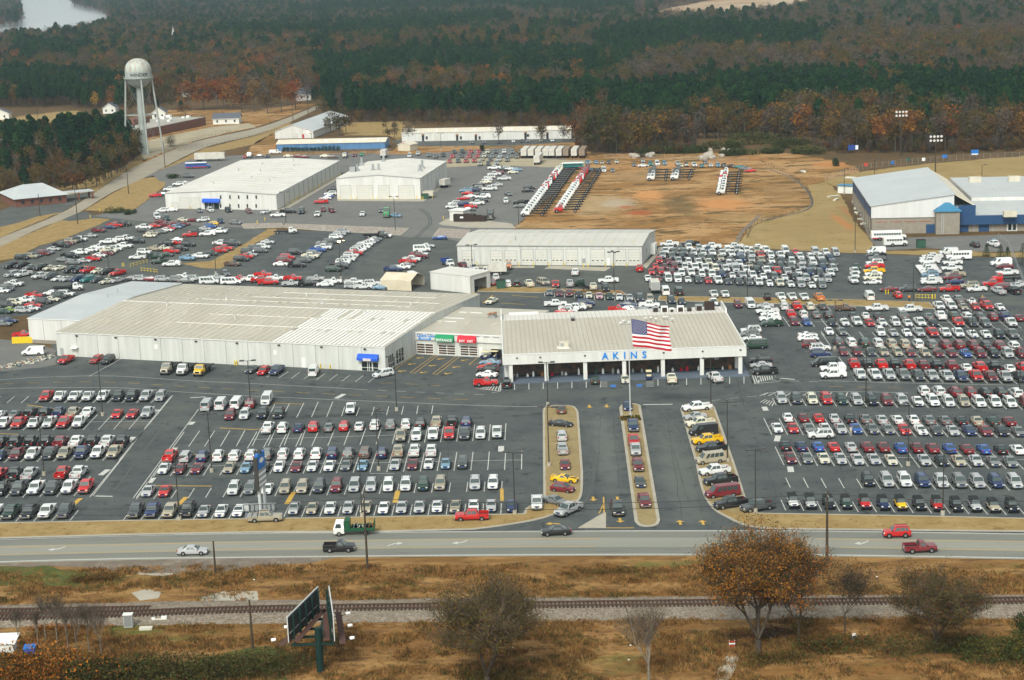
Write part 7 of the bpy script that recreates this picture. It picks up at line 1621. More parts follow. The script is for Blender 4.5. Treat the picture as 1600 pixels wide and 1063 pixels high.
# water tower
wp=G(226,241);hw=hgt(226,241,213,96);print('TOWER',hw);t=thing('water_tower','white steel water tower on legs with a rust-streaked tank','water tower',wp)
k=hw/46
rt=6.3*k
dome=[(rt*math.cos(a_),hw-6.0*k+6.0*k*math.sin(a_)**.9) for a_ in [i*math.pi/2/8 for i in range(9)]];dome[-1]=(.05,hw)
m=MB();m.lathe([(rt,hw-6.05*k)]+dome,'tower_dome',40);obj('tank_dome',m,t,smooth=True)
m=MB();m.lathe([(rt,hw-9.6*k),(rt,hw-6.05*k)],'tower_white',40);obj('tank_band',m,t,smooth=True)
m=MB();m.lathe([(1.3*k,hw-14.3*k),(3.4*k,hw-13.2*k),(5.3*k,hw-11.6*k),(rt,hw-9.6*k)],'tower_white',40);obj('tank_bowl',m,t,smooth=True)
m=MB();m.lathe([(rt,hw-9.5*k),(rt+.8,hw-9.5*k),(rt+.8,hw-9.3*k),(rt,hw-9.3*k)],'tower_white',40);m.lathe([(rt+.78,hw-8.4*k),(rt+.84,hw-8.4*k),(rt+.84,hw-8.3*k)],'tower_white',40)
for i in range(24):a_=i*math.pi/12;m.beam(((rt+.8)*math.cos(a_),(rt+.8)*math.sin(a_),hw-9.3*k),((rt+.8)*math.cos(a_),(rt+.8)*math.sin(a_),hw-8.3*k),.06,.06,'tower_white')
obj('balcony',m,t)
m=MB();m.tube((0,0,0),(0,0,hw-13.8*k),1.5*k,1.25*k,'tower_white',16);obj('riser_pipe',m,t,smooth=False)
LA=[R(a_) for a_ in (-68,2,112,182)]
rb0,rb1=9.3*k,rt-.1
for a_ in LA:m=MB();m.tube((rb0*math.cos(a_),rb0*math.sin(a_),0),(rb1*math.cos(a_),rb1*math.sin(a_),hw-9.4*k),.42*k,.42*k,'tower_white',10);obj('leg',m,t)
def legp(a_,f):r=rb0+(rb1-rb0)*f;return (r*math.cos(a_),r*math.sin(a_),(hw-9.4*k)*f)
for f in (.52,):
 for i in range(4):m=MB();m.beam(legp(LA[i],f),legp(LA[(i+1)%4],f),.3,.3,'tower_white');obj('strut',m,t);m=MB();m.beam(legp(LA[i],f),(0,0,legp(0,f)[2]),.2,.2,'tower_white');obj('strut',m,t)
for i in range(4):
 for f0,f1 in ((.02,.51),(.53,.97)):
  for A_0,A_1 in ((LA[i],LA[(i+1)%4]),(LA[(i+1)%4],LA[i])):m=MB();m.tube(legp(A_0,f0),legp(A_1,f1),.035,.035,'tower_white',4);obj('tie_rod',m,t)
me=text_mesh('WINDER',2.3*k,'pole_dark',.02)
for v in me.vertices:
 x,y,z=v.co;a_=-math.pi/2+(x+1.5)/rt;rr_=rt+.06+z;v.co=(rr_*math.cos(a_),rr_*math.sin(a_),hw-7.8*k+y)
o=bpy.data.objects.new('lettering',me);LINK(o);o.parent=t
# trailers
def trailer(u,v,label,mat='trailer_white',h=-8,L=14.5,grp='white semi-trailers parked side by side',doors=True,front=False,wide=2.5,tall=4.0):
 p=G(u,v);t=thing('semi_trailer',label,'trailer',p+Vector((0,.1,0)),R(h),grp);w=wide/2
 m=MB();m.box(-w,w,0,L,1.15,tall,mat)
 for i in range(int(L/1.2)):y=.6+i*1.2;m.box(-w-.02,w+.02,y,y+.06,1.15,tall-.02,mat)
 for x in (-w-.02,w-.04):m.box(x,x+.06,-.02,.06,1.1,tall,'trim_white' if mat=='trailer_white' else mat)
 obj('box',m,t);
 m=MB();m.box(-w-.02,w+.02,-.02,L+.02,tall+.001,tall+.06,mat);obj('roof',m,t)
 for s in (0,1):m=MB();x=-w+.06+s*(w-.06);m.box(x+.02,x+w-.1,-.06,-.003,1.2,tall-.12,mat);m.box(x+.35,x+.4,-.1,-.061,1.2,tall-.15,'galvanised');m.box(x+.85,x+.9,-.1,-.061,1.2,tall-.15,'galvanised');obj('door',m,t)
 m=MB();m.box(-.5,.5,.3,L-.5,.95,1.149,'frame_black');m.box(-w+.1,w-.1,-.03,.1,.5,.62,'frame_black');m.box(-.8,.8,L-3,L-2.8,0,1,'frame_black');obj('frame',m,t)
 for s in (-1,1):
  for y in (1.3,2.5):m=MB();m.tube((s*(w-.45),y,.5),(s*(w-.02),y,.5),.5,.5,'tyre',10);obj('wheel',m,t)
 return t
for k,(x,mt) in enumerate(((72,'trailer_white'),(115,'trailer_white'),(160,'trailer_white'),(205,'trailer_white'),(243,'trailer_white'),(288,'trailer_white'),(330,'trailer_brown'),(381,'trailer_white'),(430,'trailer_brown'))):
 u,v=K_(x,700);trailer(u,v,'%s trailer in the row of nine at the yard edge, %s from left'%('weathered brown' if mt=='trailer_brown' else 'white',ordi(k+1)),mt)
trailer(*K_(152,742),'white semi-trailer standing alone in front of the trailer row',grp=None)
t=trailer(305,253,'long white box trailer parked side-on by the side road',h=-90,L=14,grp=None)
t=trailer(*tile(380,220,.2)(1092,137),'small white enclosed trailer with open dark rear',grp=None,L=6,tall=3.6)
t=trailer(*tile(380,220,.2)(1555,372),'white enclosed cargo trailer beside the body shop',grp=None,L=5,tall=3.4,h=-25)
# dumpsters
def dumpster(u,v,label,w=2.6,d=1.8,h=1.9,mat='dumpster_green',rz=0):
 t=thing('dumpster',label,'dumpster',G(u,v),R(rz));m=MB();m.loft([[(-w/2*a_,y,z) for z,a_ in ((.15,.92),(h,1))]+[(w/2*a_,y,z) for z,a_ in ((h,1),(.15,.92))] for y in (0,d)],mat);obj('body',m,t)
 m=MB();m.box(-w/2,w/2,-.03,d*.5,h,h+.06,'car_black');m.box(-w/2,w/2,d*.52,d,h+.02,h+.09,'car_black');obj('lid',m,t)
dumpster(783,452,'dark green dumpster on the verge by the wash bay',2.6,2.2,2.4);dumpster(1440,388,'green dumpster before the block building',2.6,2,2.4);dumpster(664,311.5,'dark green dumpster at the body shop corner')
# grey signal cabinet etc by the track
t=thing('signal_cabinet','tall grey signal cabinet beside the railway track','cabinet',G(200.5,982));m=MB();m.box(-.6,.6,0,.8,.1,1.95,'sign_grey');obj('cabinet',m,t);m=MB();m.box(-.7,.7,-.1,.9,1.95,2.05,'trim_white');obj('roof',m,t);m=MB();m.box(-.52,.52,-.03,-.002,.25,1.85,'pole_grey');obj('door',m,t)
m=MB();m.box(-.9,.9,-.3,.5,0,.35,'timber_white');tag(obj('concrete_slab',m,loc=G(228,984)),'pale concrete slab right of the signal cabinet','slab')
t=thing('switch_stand','white railway switch machine on the near side of the rails','switch machine',G(249,970));m=MB();m.box(-1,1,-.2,.3,0,.25,'timber_white');obj('base',m,t);m=MB();m.box(.3,1.1,-.15,.35,.25,.6,'trim_white');m.box(-1.1,-.6,-.1,.2,.25,.5,'trim_white');obj('motor',m,t)
# white-roofed hut and blue box bottom left
t=thing('pump_hut','small white-roofed hut at the bottom left corner','hut',G(6,1022));m=MB();m.box(-2.4,1.4,0,2.4,0,1.4,'house_white');obj('wall',m,t);m=MB();m.loft([[(-2.7,y,z),(1.7,y,z),(1.7,y,z+.1),(-2.7,y,z+.1)] for y,z in ((-.2,1.4),(2.7,1.9))],'trim_white');obj('roof',m,t)
t=thing('storage_bin','blue storage bin right of the small white hut','bin',G(46,1024));m=MB();m.box(-.7,.7,0,1.0,0,.9,'awning_blue');obj('body',m,t);m=MB();m.loft([[(-.8,y,z),(.8,y,z),(.8,y,z+.08),(-.8,y,z+.08)] for y,z in ((-.1,.9),(1.1,1.15))],'sign_blue');obj('lid',m,t)
t=thing('white_marker','white and blue arched marker in the brush, bottom right','marker',G(1335,999));m=MB();m.box(-.3,.3,0,.15,0,.45,'sign_blue');obj('base',m,t);m=MB();m.tube((0,0,.5),(0,.15,.5),.34,.34,'house_white',14);obj('face',m,t)
t=thing('trail_sign','small orange and white striped barrier at the top of the sandy path','barrier',G(1144,1013))
for i in range(3):m=MB();m.box(-.4,.4,-.03,.03,.25+i*.3,.42+i*.3,'letter_white' if i%2 else 'flat_red');obj('board',m,t)
for x in (-.35,.35):m=MB();m.box(x-.04,x+.04,.03,.1,0,1.15,'timber_white');obj('post',m,t)
# debris left of the annex
rr=random.Random(6);m=MB()
for i in range(120):
 u,v=rr.uniform(0,82),0;v=578-(u/82)*20+rr.uniform(-4,3);p=G(u,v);s_=rr.uniform(.15,.6);a_=rr.uniform(0,3);m.beam(p+Vector((0,0,.15)),p+Vector((math.cos(a_)*s_*2,math.sin(a_)*s_,rr.uniform(.1,.5))),s_*.5,.2,rr.choice(['timber_white','galvanised','truck_green','concrete','rust','trim_grey']))
o=obj('scrap_pile',m);tag(o,'heap of scrap and green pipe left of the annex','scrap',kind='stuff')
m=MB();m.box(-2.6,2.6,-.5,.5,0,1.5,'bollard_yellow');tag(obj('yellow_trough',m,loc=G(36,536)),'long yellow steel trough before the annex wall','trough')
# field signs, ball field banners
for u,v,c,lab,w in ((1333,240,'navy_print','dark scoreboard with white corner at the ball field',4.5),(1353,262,'flat_red','red banner on the ball field fence',1.6),(1394.5,259,'sign_blue','small blue and white banner on the outfield fence',1.2),(1419,254,'dumpster_green','green banner on the outfield fence',1.6),(1443,254,'letter_white','white banner on the outfield fence',1.4),(1476,249,'sign_blue','narrow blue banner on the outfield fence',2.2),(1523,248,'sign_blue','large blue billboard at the outfield',3.0)):
 t=thing('field_sign',lab,'sign',G(u,v));hh=1.3 if w<3 else 2.2;z0=.6 if w<3 else 1.5
 for x in (-w*.4,w*.4):m=MB();m.box(x-.06,x+.06,0,.12,0,z0+hh,'pole_dark');obj('post',m,t)
 m=MB();m.box(-w/2,w/2,-.08,-.002,z0,z0+hh,c);pp=obj('board',m,t)
 if w>2.9:m=MB();m.box(w*.22,w*.48,-.1,-.082,z0+.2,z0+hh-.2,'letter_white') if w>4 else m.box(-w*.45,w*.45,-.1,-.082,z0+.1,z0+.6,'letter_white');obj('white_panel',m,pp)
# outfield fence and lot fences
def fence(pts,label,h=1.8,step=3.,mat='galvanised',cat='fence'):
 L=smooth_line(P2(pts),4);t=thing('chain_link_fence',label,cat,(*L[0],0));o0=Vector((*L[0],0));n=0
 dense=[];acc=0;last=None
 for i in range(len(L)-1):
  a=Vector((*L[i],0));b_=Vector((*L[i+1],0));ln=(b_-a).length;s=0
  while s<ln:
   if acc<=0:dense.append(a.lerp(b_,s/ln));acc=step
   ds=min(acc,ln-s)+1e-5;s+=ds;acc -= ds
 pm=MB();pm.tube((0,0,0),(0,0,h),.05,.05,mat,5);me=pm.mesh('post')
 for p in dense:obj('post',me,t,p-o0)
 m=MB()
 for a,b_ in zip(dense,dense[1:]):
  for z in (h-.03,.15):m.beam(a-o0+Vector((0,0,z)),b_-o0+Vector((0,0,z)),.04,.04,mat)
 obj('rail',m,t)
 # woven mesh as thin diagonal wires would be sub-pixel here: a few horizontal strands
 m=MB()
 for a,b_ in zip(dense,dense[1:]):
  for k_ in range(1,4):z=h*k_/4;m.beam(a-o0+Vector((0,0,z)),b_-o0+Vector((0,0,z)),.02,.02,mat)
 obj('wire_strand',m,t)
fence([(1290,283),(1350,265),(1400,259),(1450,254),(1523,249),(1600,246),(1680,244)],'outfield fence running along the far edge of the ball field',2.2)
fence([(1168,372),(1180,352),(1215,341),(1262,328),(1269,316),(1255,292),(1225,270),(1195,258)],'curved dark fence between the dirt field and the lawn',1.6,4,'pole_dark')
fence([(945,247),(1000,247),(1060,249),(1130,252),(1180,254)],'fence behind the row of old vehicles',1.8,4)
fence([(1336,305),(1342,330),(1352,358),(1365,385)],'low fence from the booth down to the kerb',1.5,3)
fence([(1560,372),(1575,385),(1590,420),(1605,455)],'slanting fence beside the small conifers',1.6,3)
fence([(280,236),(330,228),(399,213),(440,202)],'fence along the right side of the side road',1.3,4,'pole_dark')
fence([(232,246),(262,236),(305,219),(365,205)],'fence along the school side of the road',1.3,4,'pole_dark')
fence([(430,239),(520,241),(612,238)],'fence before the hedge of the blue building',1.6,3)
# person in the doorway, person in the right lot, two persons at the yard gate
def person(u,v,label,shirt,trousers,h=1.75,rz=0):
 t=thing('person',label,'person',G(u,v),R(rz));k=h/1.75
 bm=bmesh.new();me=bpy.data.meshes.new('body')
 J={'pel':(0,0,.95,.15),'sp':(0,0,1.2,.15),'ch':(0,0,1.4,.17),'nk':(0,0,1.52,.06),'hd':(0,-.02,1.64,.105),'ht':(0,0,1.7,.07)}
 for s,n in ((1,'r'),(-1,'l')):J.update({n+'h':(s*.1,0,.9,.1),n+'k':(s*.12,-.03,.5,.07),n+'a':(s*.13,.02,.1,.05),n+'t':(s*.14,-.13,.04,.045),n+'s':(s*.19,0,1.42,.065),n+'e':(s*.25,.02,1.15,.05),n+'w':(s*.24,-.1,.92,.035),n+'f':(s*.23,-.13,.84,.04)})
 E=[('pel','sp'),('sp','ch'),('ch','nk'),('nk','hd'),('hd','ht')]+[(n+a,n+b_) for n in 'rl' for a,b_ in (('h','k'),('k','a'),('a','t'),('s','e'),('e','w'),('w','f'))]+[('pel','rh'),('pel','lh'),('ch','rs'),('ch','ls')]
 names=list(J);me.from_pydata([tuple(c*k for c in J[n][:3]) for n in names],[(names.index(a),names.index(b_)) for a,b_ in E],[])
 o=bpy.data.objects.new('body',me);LINK(o);o.parent=t;md=o.modifiers.new('skin','SKIN')
 for i,n in enumerate(names):me.skin_vertices[0].data[i].radius=(J[n][3]*k,)*2
 me.skin_vertices[0].data[0].use_root=True;o.modifiers.new('sub','SUBSURF').levels=1
 dg=bpy.context.evaluated_depsgraph_get();m2=bpy.data.meshes.new_from_object(o.evaluated_get(dg));o.modifiers.clear();o.data=m2
 for mt in (shirt,trousers,'skin','car_black'):m2.materials.append(MATS[mt])
 for p in m2.polygons:
  z=p.center.z/k;x=abs(p.center.x)/k;p.material_index=3 if z<.09 or z>1.69 else 2 if z>1.49 or (z<.93 and x>.2) else 0 if z>.97 else 1;p.use_smooth=True
person(804.5,596.5,'person in dark clothes standing by the left column of the showroom','dark_cloth','dark_cloth')
person(1329.5,680,'person in pale clothes standing between cars in the right lot','pale_cloth','pale_cloth')
person(1420.5,471,'person in orange top standing at the yard gate','amber','dark_cloth')
# ------------------------------------------------------------------ trees and plants
from mathutils import noise as mn
def branch_tree(seed,H,spread,trunk_r,depth,leafmats,leaf_n,leaf_s,bark='bark',lean=(0,0),trunk_h=.25,up=.5,zmin=.25,twig=.012):
 """trunk and limbs (bark) plus a crown of fine twigs and small leaves; returns two collectors"""
 rr=random.Random(seed);tb=MB();lf=MB();tips=[]
 def grow(p,d,L,r,lv):
  n=3;q=p
  for i in range(n):
   d2=(d+Vector((rr.uniform(-.22,.22),rr.uniform(-.22,.22),rr.uniform(-.05,.15)))).normalized();e=q+d2*(L/n);r2=r*(1-.25*(i+1)/n)
   (tb if lv<3 else lf).tube(q,e,r*(1-.25*i/n),r2,bark if lv<3 else leafmats[-1],6 if lv<2 else 3,False)
   if lv>=2 or (lv>=1 and i==2):tips.append((e,d2,lv))
   q=e;d=d2
   if lv<depth and (i>0 or lv>0):
    for _ in range(2 if lv<2 else rr.choice((1,2))):
     a=rr.uniform(0,6.28);side=Vector((math.cos(a),math.sin(a),0));nd=(d*up+side*spread+Vector((0,0,.15))).normalized();grow(q,nd,L*rr.uniform(.55,.8),r2*.6,lv+1)
  if lv<depth:grow(q,(d+Vector((rr.uniform(-.3,.3),rr.uniform(-.3,.3),.1))).normalized(),L*.7,r*.65,lv+1)
 tb.tube((0,0,-.1),(lean[0],lean[1],H*trunk_h),trunk_r*1.25,trunk_r,bark,9,False)
 base=Vector((lean[0],lean[1],H*trunk_h))
 for _ in range(4):
  a=rr.uniform(0,6.28)+_*1.57;grow(base,(Vector((math.cos(a),math.sin(a),0))*spread*.8+Vector((0,0,1))).normalized(),H*.3,trunk_r*.6,0)
 if leaf_n>3000:tips=[q for q in tips if mn.noise(q[0]*(9./H))>-.12 or rr.random()<.12]
 if tips:
  for i in range(leaf_n):
   e,d,lv=rr.choice(tips);p=e+Vector((rr.gauss(0,.42),rr.gauss(0,.42),rr.gauss(0,.34)))*(H/16)
   if p.z<H*zmin:continue
   s_=leaf_s*rr.uniform(.5,1.3);a=Vector((rr.uniform(-1,1),rr.uniform(-1,1),rr.uniform(-1,1))).normalized();c=a.cross(Vector((rr.uniform(-1,1),rr.uniform(-1,1),rr.uniform(-1,1)))).normalized()
   mt=rr.choice(leafmats)
   if mt==leafmats[-1] and rr.random()<.5:q=p+(d+a*.8).normalized()*s_*4;lf.face([p,q,q+c*twig*2,p+c*twig*2],mt)
   else:lf.face([p,p+a*s_,p+c*s_+a*s_*.4],mt)
 return tb,lf
def tree_thing(name,label,pos,tb,lf,cat='tree',group=None,rz=0,sc=1.):
 t=thing(name,label,cat,pos,rz,group);t.scale=(sc,sc,sc);
 if tb is not None:obj('trunk',tb,t)
 if lf is not None:o=obj('crown',lf,t)
 return t
def fg(name,label,u,v,tu,tv,seed,spread,r,mats,n,s,**k):
 H=hgt(u,v,tu,tv)*k.pop('hk',1.0);tb,lf=branch_tree(seed,H,spread,r,k.pop('depth',4),mats,n,s,**k);
 zm=max(p[2] for p in tb.v+lf.v);f=H/zm
 for q in (tb,lf):q.v=[(x*f,y*f,z*f) for x,y,z in q.v]
 return tree_thing(name,label,G(u,v),tb,lf)
fg('oak_tree','big orange-bronze leafed tree rising in front of the highway, lower right',1185,1024,1195,812,3,.68,.33,['bronze_leaves','bronze_leaves','bronze_leaves','olive_leaves','brown_leaves','bare_twigs'],64000,.19,depth=4,zmin=.1,trunk_h=.12)
fg('oak_tree','smaller bronze tree leaning at the right side of the big one',1248,1012,1262,830,8,.6,.16,['bronze_leaves','olive_leaves','bare_twigs'],22000,.19,depth=4,zmin=.15,trunk_h=.2)
fg('brushy_tree','wide brown twiggy tree at the bottom edge, centre left',762,1075,762,893,5,.8,.3,['olive_leaves','olive_leaves','brown_leaves','bare_twigs'],34000,.18,depth=4,zmin=.12,trunk_h=.1)
fg('brushy_tree','low spreading dark brown tree over the track, lower right',1462,1020,1455,868,6,1.0,.22,['olive_leaves','olive_leaves','brown_leaves','bare_twigs'],26000,.18,depth=4,zmin=.15,trunk_h=.14)
fg('bare_tree','almost bare pale-branched tree between the two large ones',1014,1072,1012,935,9,.55,.17,['brown_leaves','bare_twigs','bare_twigs'],1100,.13,depth=3,bark='bark_grey',zmin=.2)
for k,(u,v,tv,sd) in enumerate(((72,1005,925,21),(90,1008,922,22),(108,1030,930,23),(122,1035,928,24),(140,1028,932,25),(160,1040,938,26),(60,1010,950,27),(30,1012,945,28))):
 fg('thin_tree','thin bare tree in the clump beside the track at left, %s from its left'%ordi(sorted([72,90,108,122,140,160,60,30]).index(u)+1),u,v,u-2,tv,sd,.26,.085,['bare_twigs','brown_leaves','bare_twigs'],260,.14,depth=3,bark='bark_grey',trunk_h=.4,up=.8)
fg('bare_tree','bare shrub-like tree right of the bronze trees by the utility pole',1320,990,1322,862,31,.7,.1,['bare_twigs','brown_leaves','bare_twigs'],2600,.2,depth=3)
def bushmesh(seed,w,d,h,mats,n,s):
 rr=random.Random(seed);m=MB();bl=[(rr.uniform(-.6,.6)*w,rr.uniform(-.6,.6)*d,rr.uniform(.2,.6)*h,rr.uniform(.3,.55)) for _ in range(9)]
 for i in range(n):
  b=rr.choice(bl);v=Vector((rr.gauss(0,1),rr.gauss(0,1),rr.gauss(0,1))).normalized()*rr.uniform(.6,1.05)*b[3];p=Vector((b[0]+v.x*w,b[1]+v.y*d,max(.02,b[2]+v.z*h)));s_=s*rr.uniform(.5,1.4)
  a=Vector((rr.uniform(-1,1),rr.uniform(-1,1),rr.uniform(-.5,1))).normalized()*s_;c=Vector((rr.uniform(-1,1),rr.uniform(-1,1),rr.uniform(-1,1))).normalized()*s_;m.face([p,p+a,p+c],rr.choice(mats))
 return m
def bush(u,v,w,d,h,mats,n,s,seed,label,name='bush',group=None):
 o=obj(name,bushmesh(seed,w,d,h,mats,n,s),None,G(u,v));return tag(o,label,'bush',group)
bush(1590,1034,8,3,4.6,['bush_green','olive_leaves'],8000,.26,41,'large dark green bush at the lower right edge');bush(1602,990,2.2,2,3.6,['dark_green','bush_green'],2000,.2,42,'upright dark green shrub at the right edge below the track')
bush(1480,1022,9,2.5,3,['olive_leaves','bush_green','brown_leaves'],4200,.22,43,'low dark thicket under the spreading tree');bush(1340,1014,11,2.5,2.2,['brown_leaves','olive_leaves','bush_green'],4200,.22,44,'brown thicket around the white marker')
bush(1215,1035,6,2.2,1.7,['olive_leaves','brown_leaves'],2600,.22,45,'thicket at the foot of the bronze trees');bush(330,1056,14,4,3.6,['bush_green','olive_leaves','brown_leaves'],11000,.27,46,'green and brown thicket at the bottom left')
bush(60,1060,13,4,5.0,['bronze_leaves','brown_leaves','olive_leaves'],12000,.27,47,'rust-brown brush filling the bottom left corner');bush(190,1062,10,3,4.0,['brown_leaves','olive_leaves'],8000,.27,48,'brown brush right of the bottom left corner')
bush(150,908,5,1.6,1.3,['brown_leaves','olive_leaves'],2000,.2,49,'low brown bush on the bank below the highway, left');bush(760,1068,7,2,1.6,['brown_leaves','olive_leaves'],2500,.22,50,'brush round the foot of the brown twiggy tree')
bush(100,985,8,1.2,.9,['brown_leaves','bronze_leaves'],2200,.18,51,'dry brush strip between the track and the huts');bush(1180,995,5,1.5,1.5,['brown_leaves','bare_twigs'],2200,.2,52,'dark brush behind the striped barrier');bush(930,897,12,1.4,.9,['brown_leaves','olive_leaves'],2600,.18,53,'dark low growth on the bank below the entrance')
# hedges, conifers
for k,(u,v) in enumerate(((1541,400.5),(1563,402),(1574,403),(1597,414))):
 m=MB();rr=random.Random(60+k);hh=(3.6,3.9,3.0,6.0)[k]
 for i in range(900):f=rr.random();r_=(1-f)*hh*.3*rr.uniform(.6,1.05)+.05;a=rr.uniform(0,6.28);p=Vector((r_*math.cos(a),r_*math.sin(a),.2+f*hh));s_=.22;c=Vector((math.cos(a),math.sin(a),-.3))*s_;m.face([p,p+c+Vector((-math.sin(a),math.cos(a),0))*s_*.5,p+c-Vector((-math.sin(a),math.cos(a),0))*s_*.5],'dark_green')
 t_=MB();t_.tube((0,0,0),(0,0,hh*.8),.1,.04,'bark',6);tree_thing('conifer','small dark conifer in the verge before the block building, %s from left'%ordi(k+1),G(u,v),t_,m,'conifer','conifers in the verge')
for k,(u,v,w,h,lab) in enumerate(((180,333,4.5,2.4,'clipped dark hedge clump on the grass bank'),(204,335,2.6,2.2,'smaller dark shrub right of the hedge clump'),(271,279,4,2.2,'round green shrub group at the yard driveway'),(753,236,1.3,3.4,'lone young evergreen behind the parked rows'),(1307,260,1.6,3.4,'lone small evergreen on the orange bank'),(1001,246,2.2,6,'dark evergreen between the boulders'),(268,229,3.6,7,'twiggy round shrub on the pale school lot'))):
 bush(u,v,w,min(w,2.2),h,['dark_green','dark_green','bush_green'] if k<6 else ['bare_twigs','olive_leaves'],1500,.3,70+k,lab)
for k in range(15):u,v=J_(170+k*24,655);bush(u,v,1.2,1.0,2.2+(k>9)*.9,['dark_green'],380,.3,90+k,'round hedge shrub before the blue wall, %s from left'%ordi(k+1),'hedge_shrub','hedge shrubs before the blue wall')
for k,(u,v,w,h) in enumerate(((1180,226,16,7),(1230,232,12,5),(1060,240,9,4),(1040,236,8,4),(1150,243,10,3.5),(1085,239,7,3.5),(1205,240,9,3),(1262,241,8,4),(1020,240,6,3),(1130,232,12,5))):
 bush(u,v,w,4,h,['bush_green','bush_green','olive_leaves'],2600,.55,120+k,'green shrub mass below the right woods, %s of them'%ordi(k+1),'shrub','shrubs at the foot of the woods')
# prototypes of woodland trees
def proto_pine(seed,H,mats=('pine_needles',)):
 rr=random.Random(seed);tb=MB();tb.tube((0,0,0),(0,0,H*.93),.22,.06,'bark',5,False);lf=MB()
 for i in range(170):
  f=rr.random()**.8;z=H*(.42+.58*f);rad=H*.16*math.sin(min(1,(1-f)*1.35+.12)*math.pi/2)*rr.uniform(.45,1.1);a=rr.uniform(0,6.28);p=Vector((rad*math.cos(a),rad*math.sin(a),z));s_=H*.055*rr.uniform(.7,1.4)
  n=Vector((math.cos(a),math.sin(a),rr.uniform(.2,1.2))).normalized();t1=n.cross(Vector((rr.uniform(-1,1),rr.uniform(-1,1),rr.uniform(-1,1)))).normalized()*s_;t2=n.cross(t1).normalized()*s_;tip=p+n*s_*.7
  m_=rr.choice(mats);lf.face([p-t1,p+t2,tip],m_);lf.face([p+t1,p-t2,tip],m_)
 return tb,lf
def proto_dec(seed,H,mats,n=260,bark='bark_pale',dens=1.7,wid=.28):
 rr=random.Random(seed);tb=MB();lf=MB();tb.tube((0,0,0),(0,0,H*.5),.26,.14,bark,5,False)
 for i in range(6):
  a=rr.uniform(0,6.28);e=Vector((math.cos(a)*H*wid*.55,math.sin(a)*H*wid*.55,H*rr.uniform(.65,.95)));tb.tube((0,0,H*rr.uniform(.3,.5)),e,.1,.03,bark,4,False)
  for _ in range(2):tb.tube(e*.8,e+Vector((rr.uniform(-1,1),rr.uniform(-1,1),rr.uniform(.2,1)))*H*.12,.05,.015,bark,3,False)
 cl=[(Vector((rr.uniform(-.6,.6)*H*wid,rr.uniform(-.6,.6)*H*wid,H*rr.uniform(.34,.88))),H*rr.uniform(.1,.18)) for _ in range(11)]
 for i in range(int(n*dens)):
  c,r_=rr.choice(cl);v=Vector((rr.gauss(0,1),rr.gauss(0,1),rr.gauss(0,1))).normalized()*r_*rr.uniform(.5,1.1);p=c+v;s_=H*.042*rr.uniform(.6,1.5);a=Vector((rr.uniform(-1,1),rr.uniform(-1,1),rr.uniform(-1,1))).normalized()*s_;q=Vector((rr.uniform(-1,1),rr.uniform(-1,1),rr.uniform(-1,1))).normalized()*s_
  lf.face([p,p+a,p+q],rr.choice(mats))
 return tb,lf
KINDS={'pine':[proto_pine(i,15+i) for i in range(4)],
         'brown':[proto_dec(10+i,15,['brown_leaves'],380,wid=.34) for i in range(3)],'orange':[proto_dec(20+i,15,['orange_leaves','orange_leaves','brown_leaves'],380,wid=.34) for i in range(3)],
         'bare':[proto_dec(30+i,16,['bare_twigs'],330,'bark_pale') for i in range(3)],'red':[proto_dec(40+i,14,['red_leaves','red_leaves','orange_leaves'],620,wid=.44) for i in range(2)],
         'olive':[proto_dec(50+i,15,['olive_leaves','olive_leaves','brown_leaves'],400,wid=.34) for i in range(3)],'yellow':[proto_dec(60,11,['yellow_leaves'],300)]}
DESC={'pine':('pine_tree','dark green pine'),'brown':('brown_tree','rusty brown tree'),'orange':('orange_tree','orange autumn tree'),'bare':('bare_tree','bare grey-twigged tree'),'red':('red_tree','deep red-orange tree'),'olive':('olive_tree','dull olive tree'),'yellow':('yellow_tree','small yellow tree')}
PM={k:[(a.mesh('trunk'),c.mesh('crown')) for a,c in v] for k,v in KINDS.items()}
NT=[0]
def plant(kind,pos,H,label,group):
 NT[0]+=1;v=random.randrange(len(PM[kind]));base=16 if kind != 'pine' else 15+v
 if kind in 'red yellow brown orange olive'.split():base=15 if kind not in ('red','yellow') else (14 if kind=='red' else 11)
 t=thing(DESC[kind][0],label,'tree',pos,random.uniform(0,6.28),group);s=H/base;t.scale=(s*random.uniform(.9,1.2),s*random.uniform(.9,1.2),s)
 for n,me in zip(('trunk','crown'),PM[kind][v]):q=bpy.data.objects.new(n,me);LINK(q);q.parent=t
random.seed(33)
def belt(pts,n,kinds,Hr,where,group,dv=3.):
 """individual trees along a line of pixels, ordered left to right"""
 L=[G(u,v) for u,v in pts];seg=[(b-a).length for a,b in zip(L,L[1:])];tot=sum(seg);out=[]
 for i in range(n):
  s=tot*(i+random.uniform(.1,.9))/n;k=0
  while k<len(seg)-1 and s>seg[k]:s -= seg[k];k+=1
  p=L[k].lerp(L[k+1],s/seg[k]);p=p+Vector((0,random.uniform(0,dv),0));out.append(p)
 out.sort(key=lambda p:proj(p)[0]);cnt={}
 for p in out:
  kd=random.choices(list(kinds),list(kinds.values()))[0];cnt[kd]=cnt.get(kd,0)+1
  plant(kd,p,random.uniform(*Hr),'%s, %s such from left %s'%(DESC[kd][1],ordi(cnt[kd]),where),group)
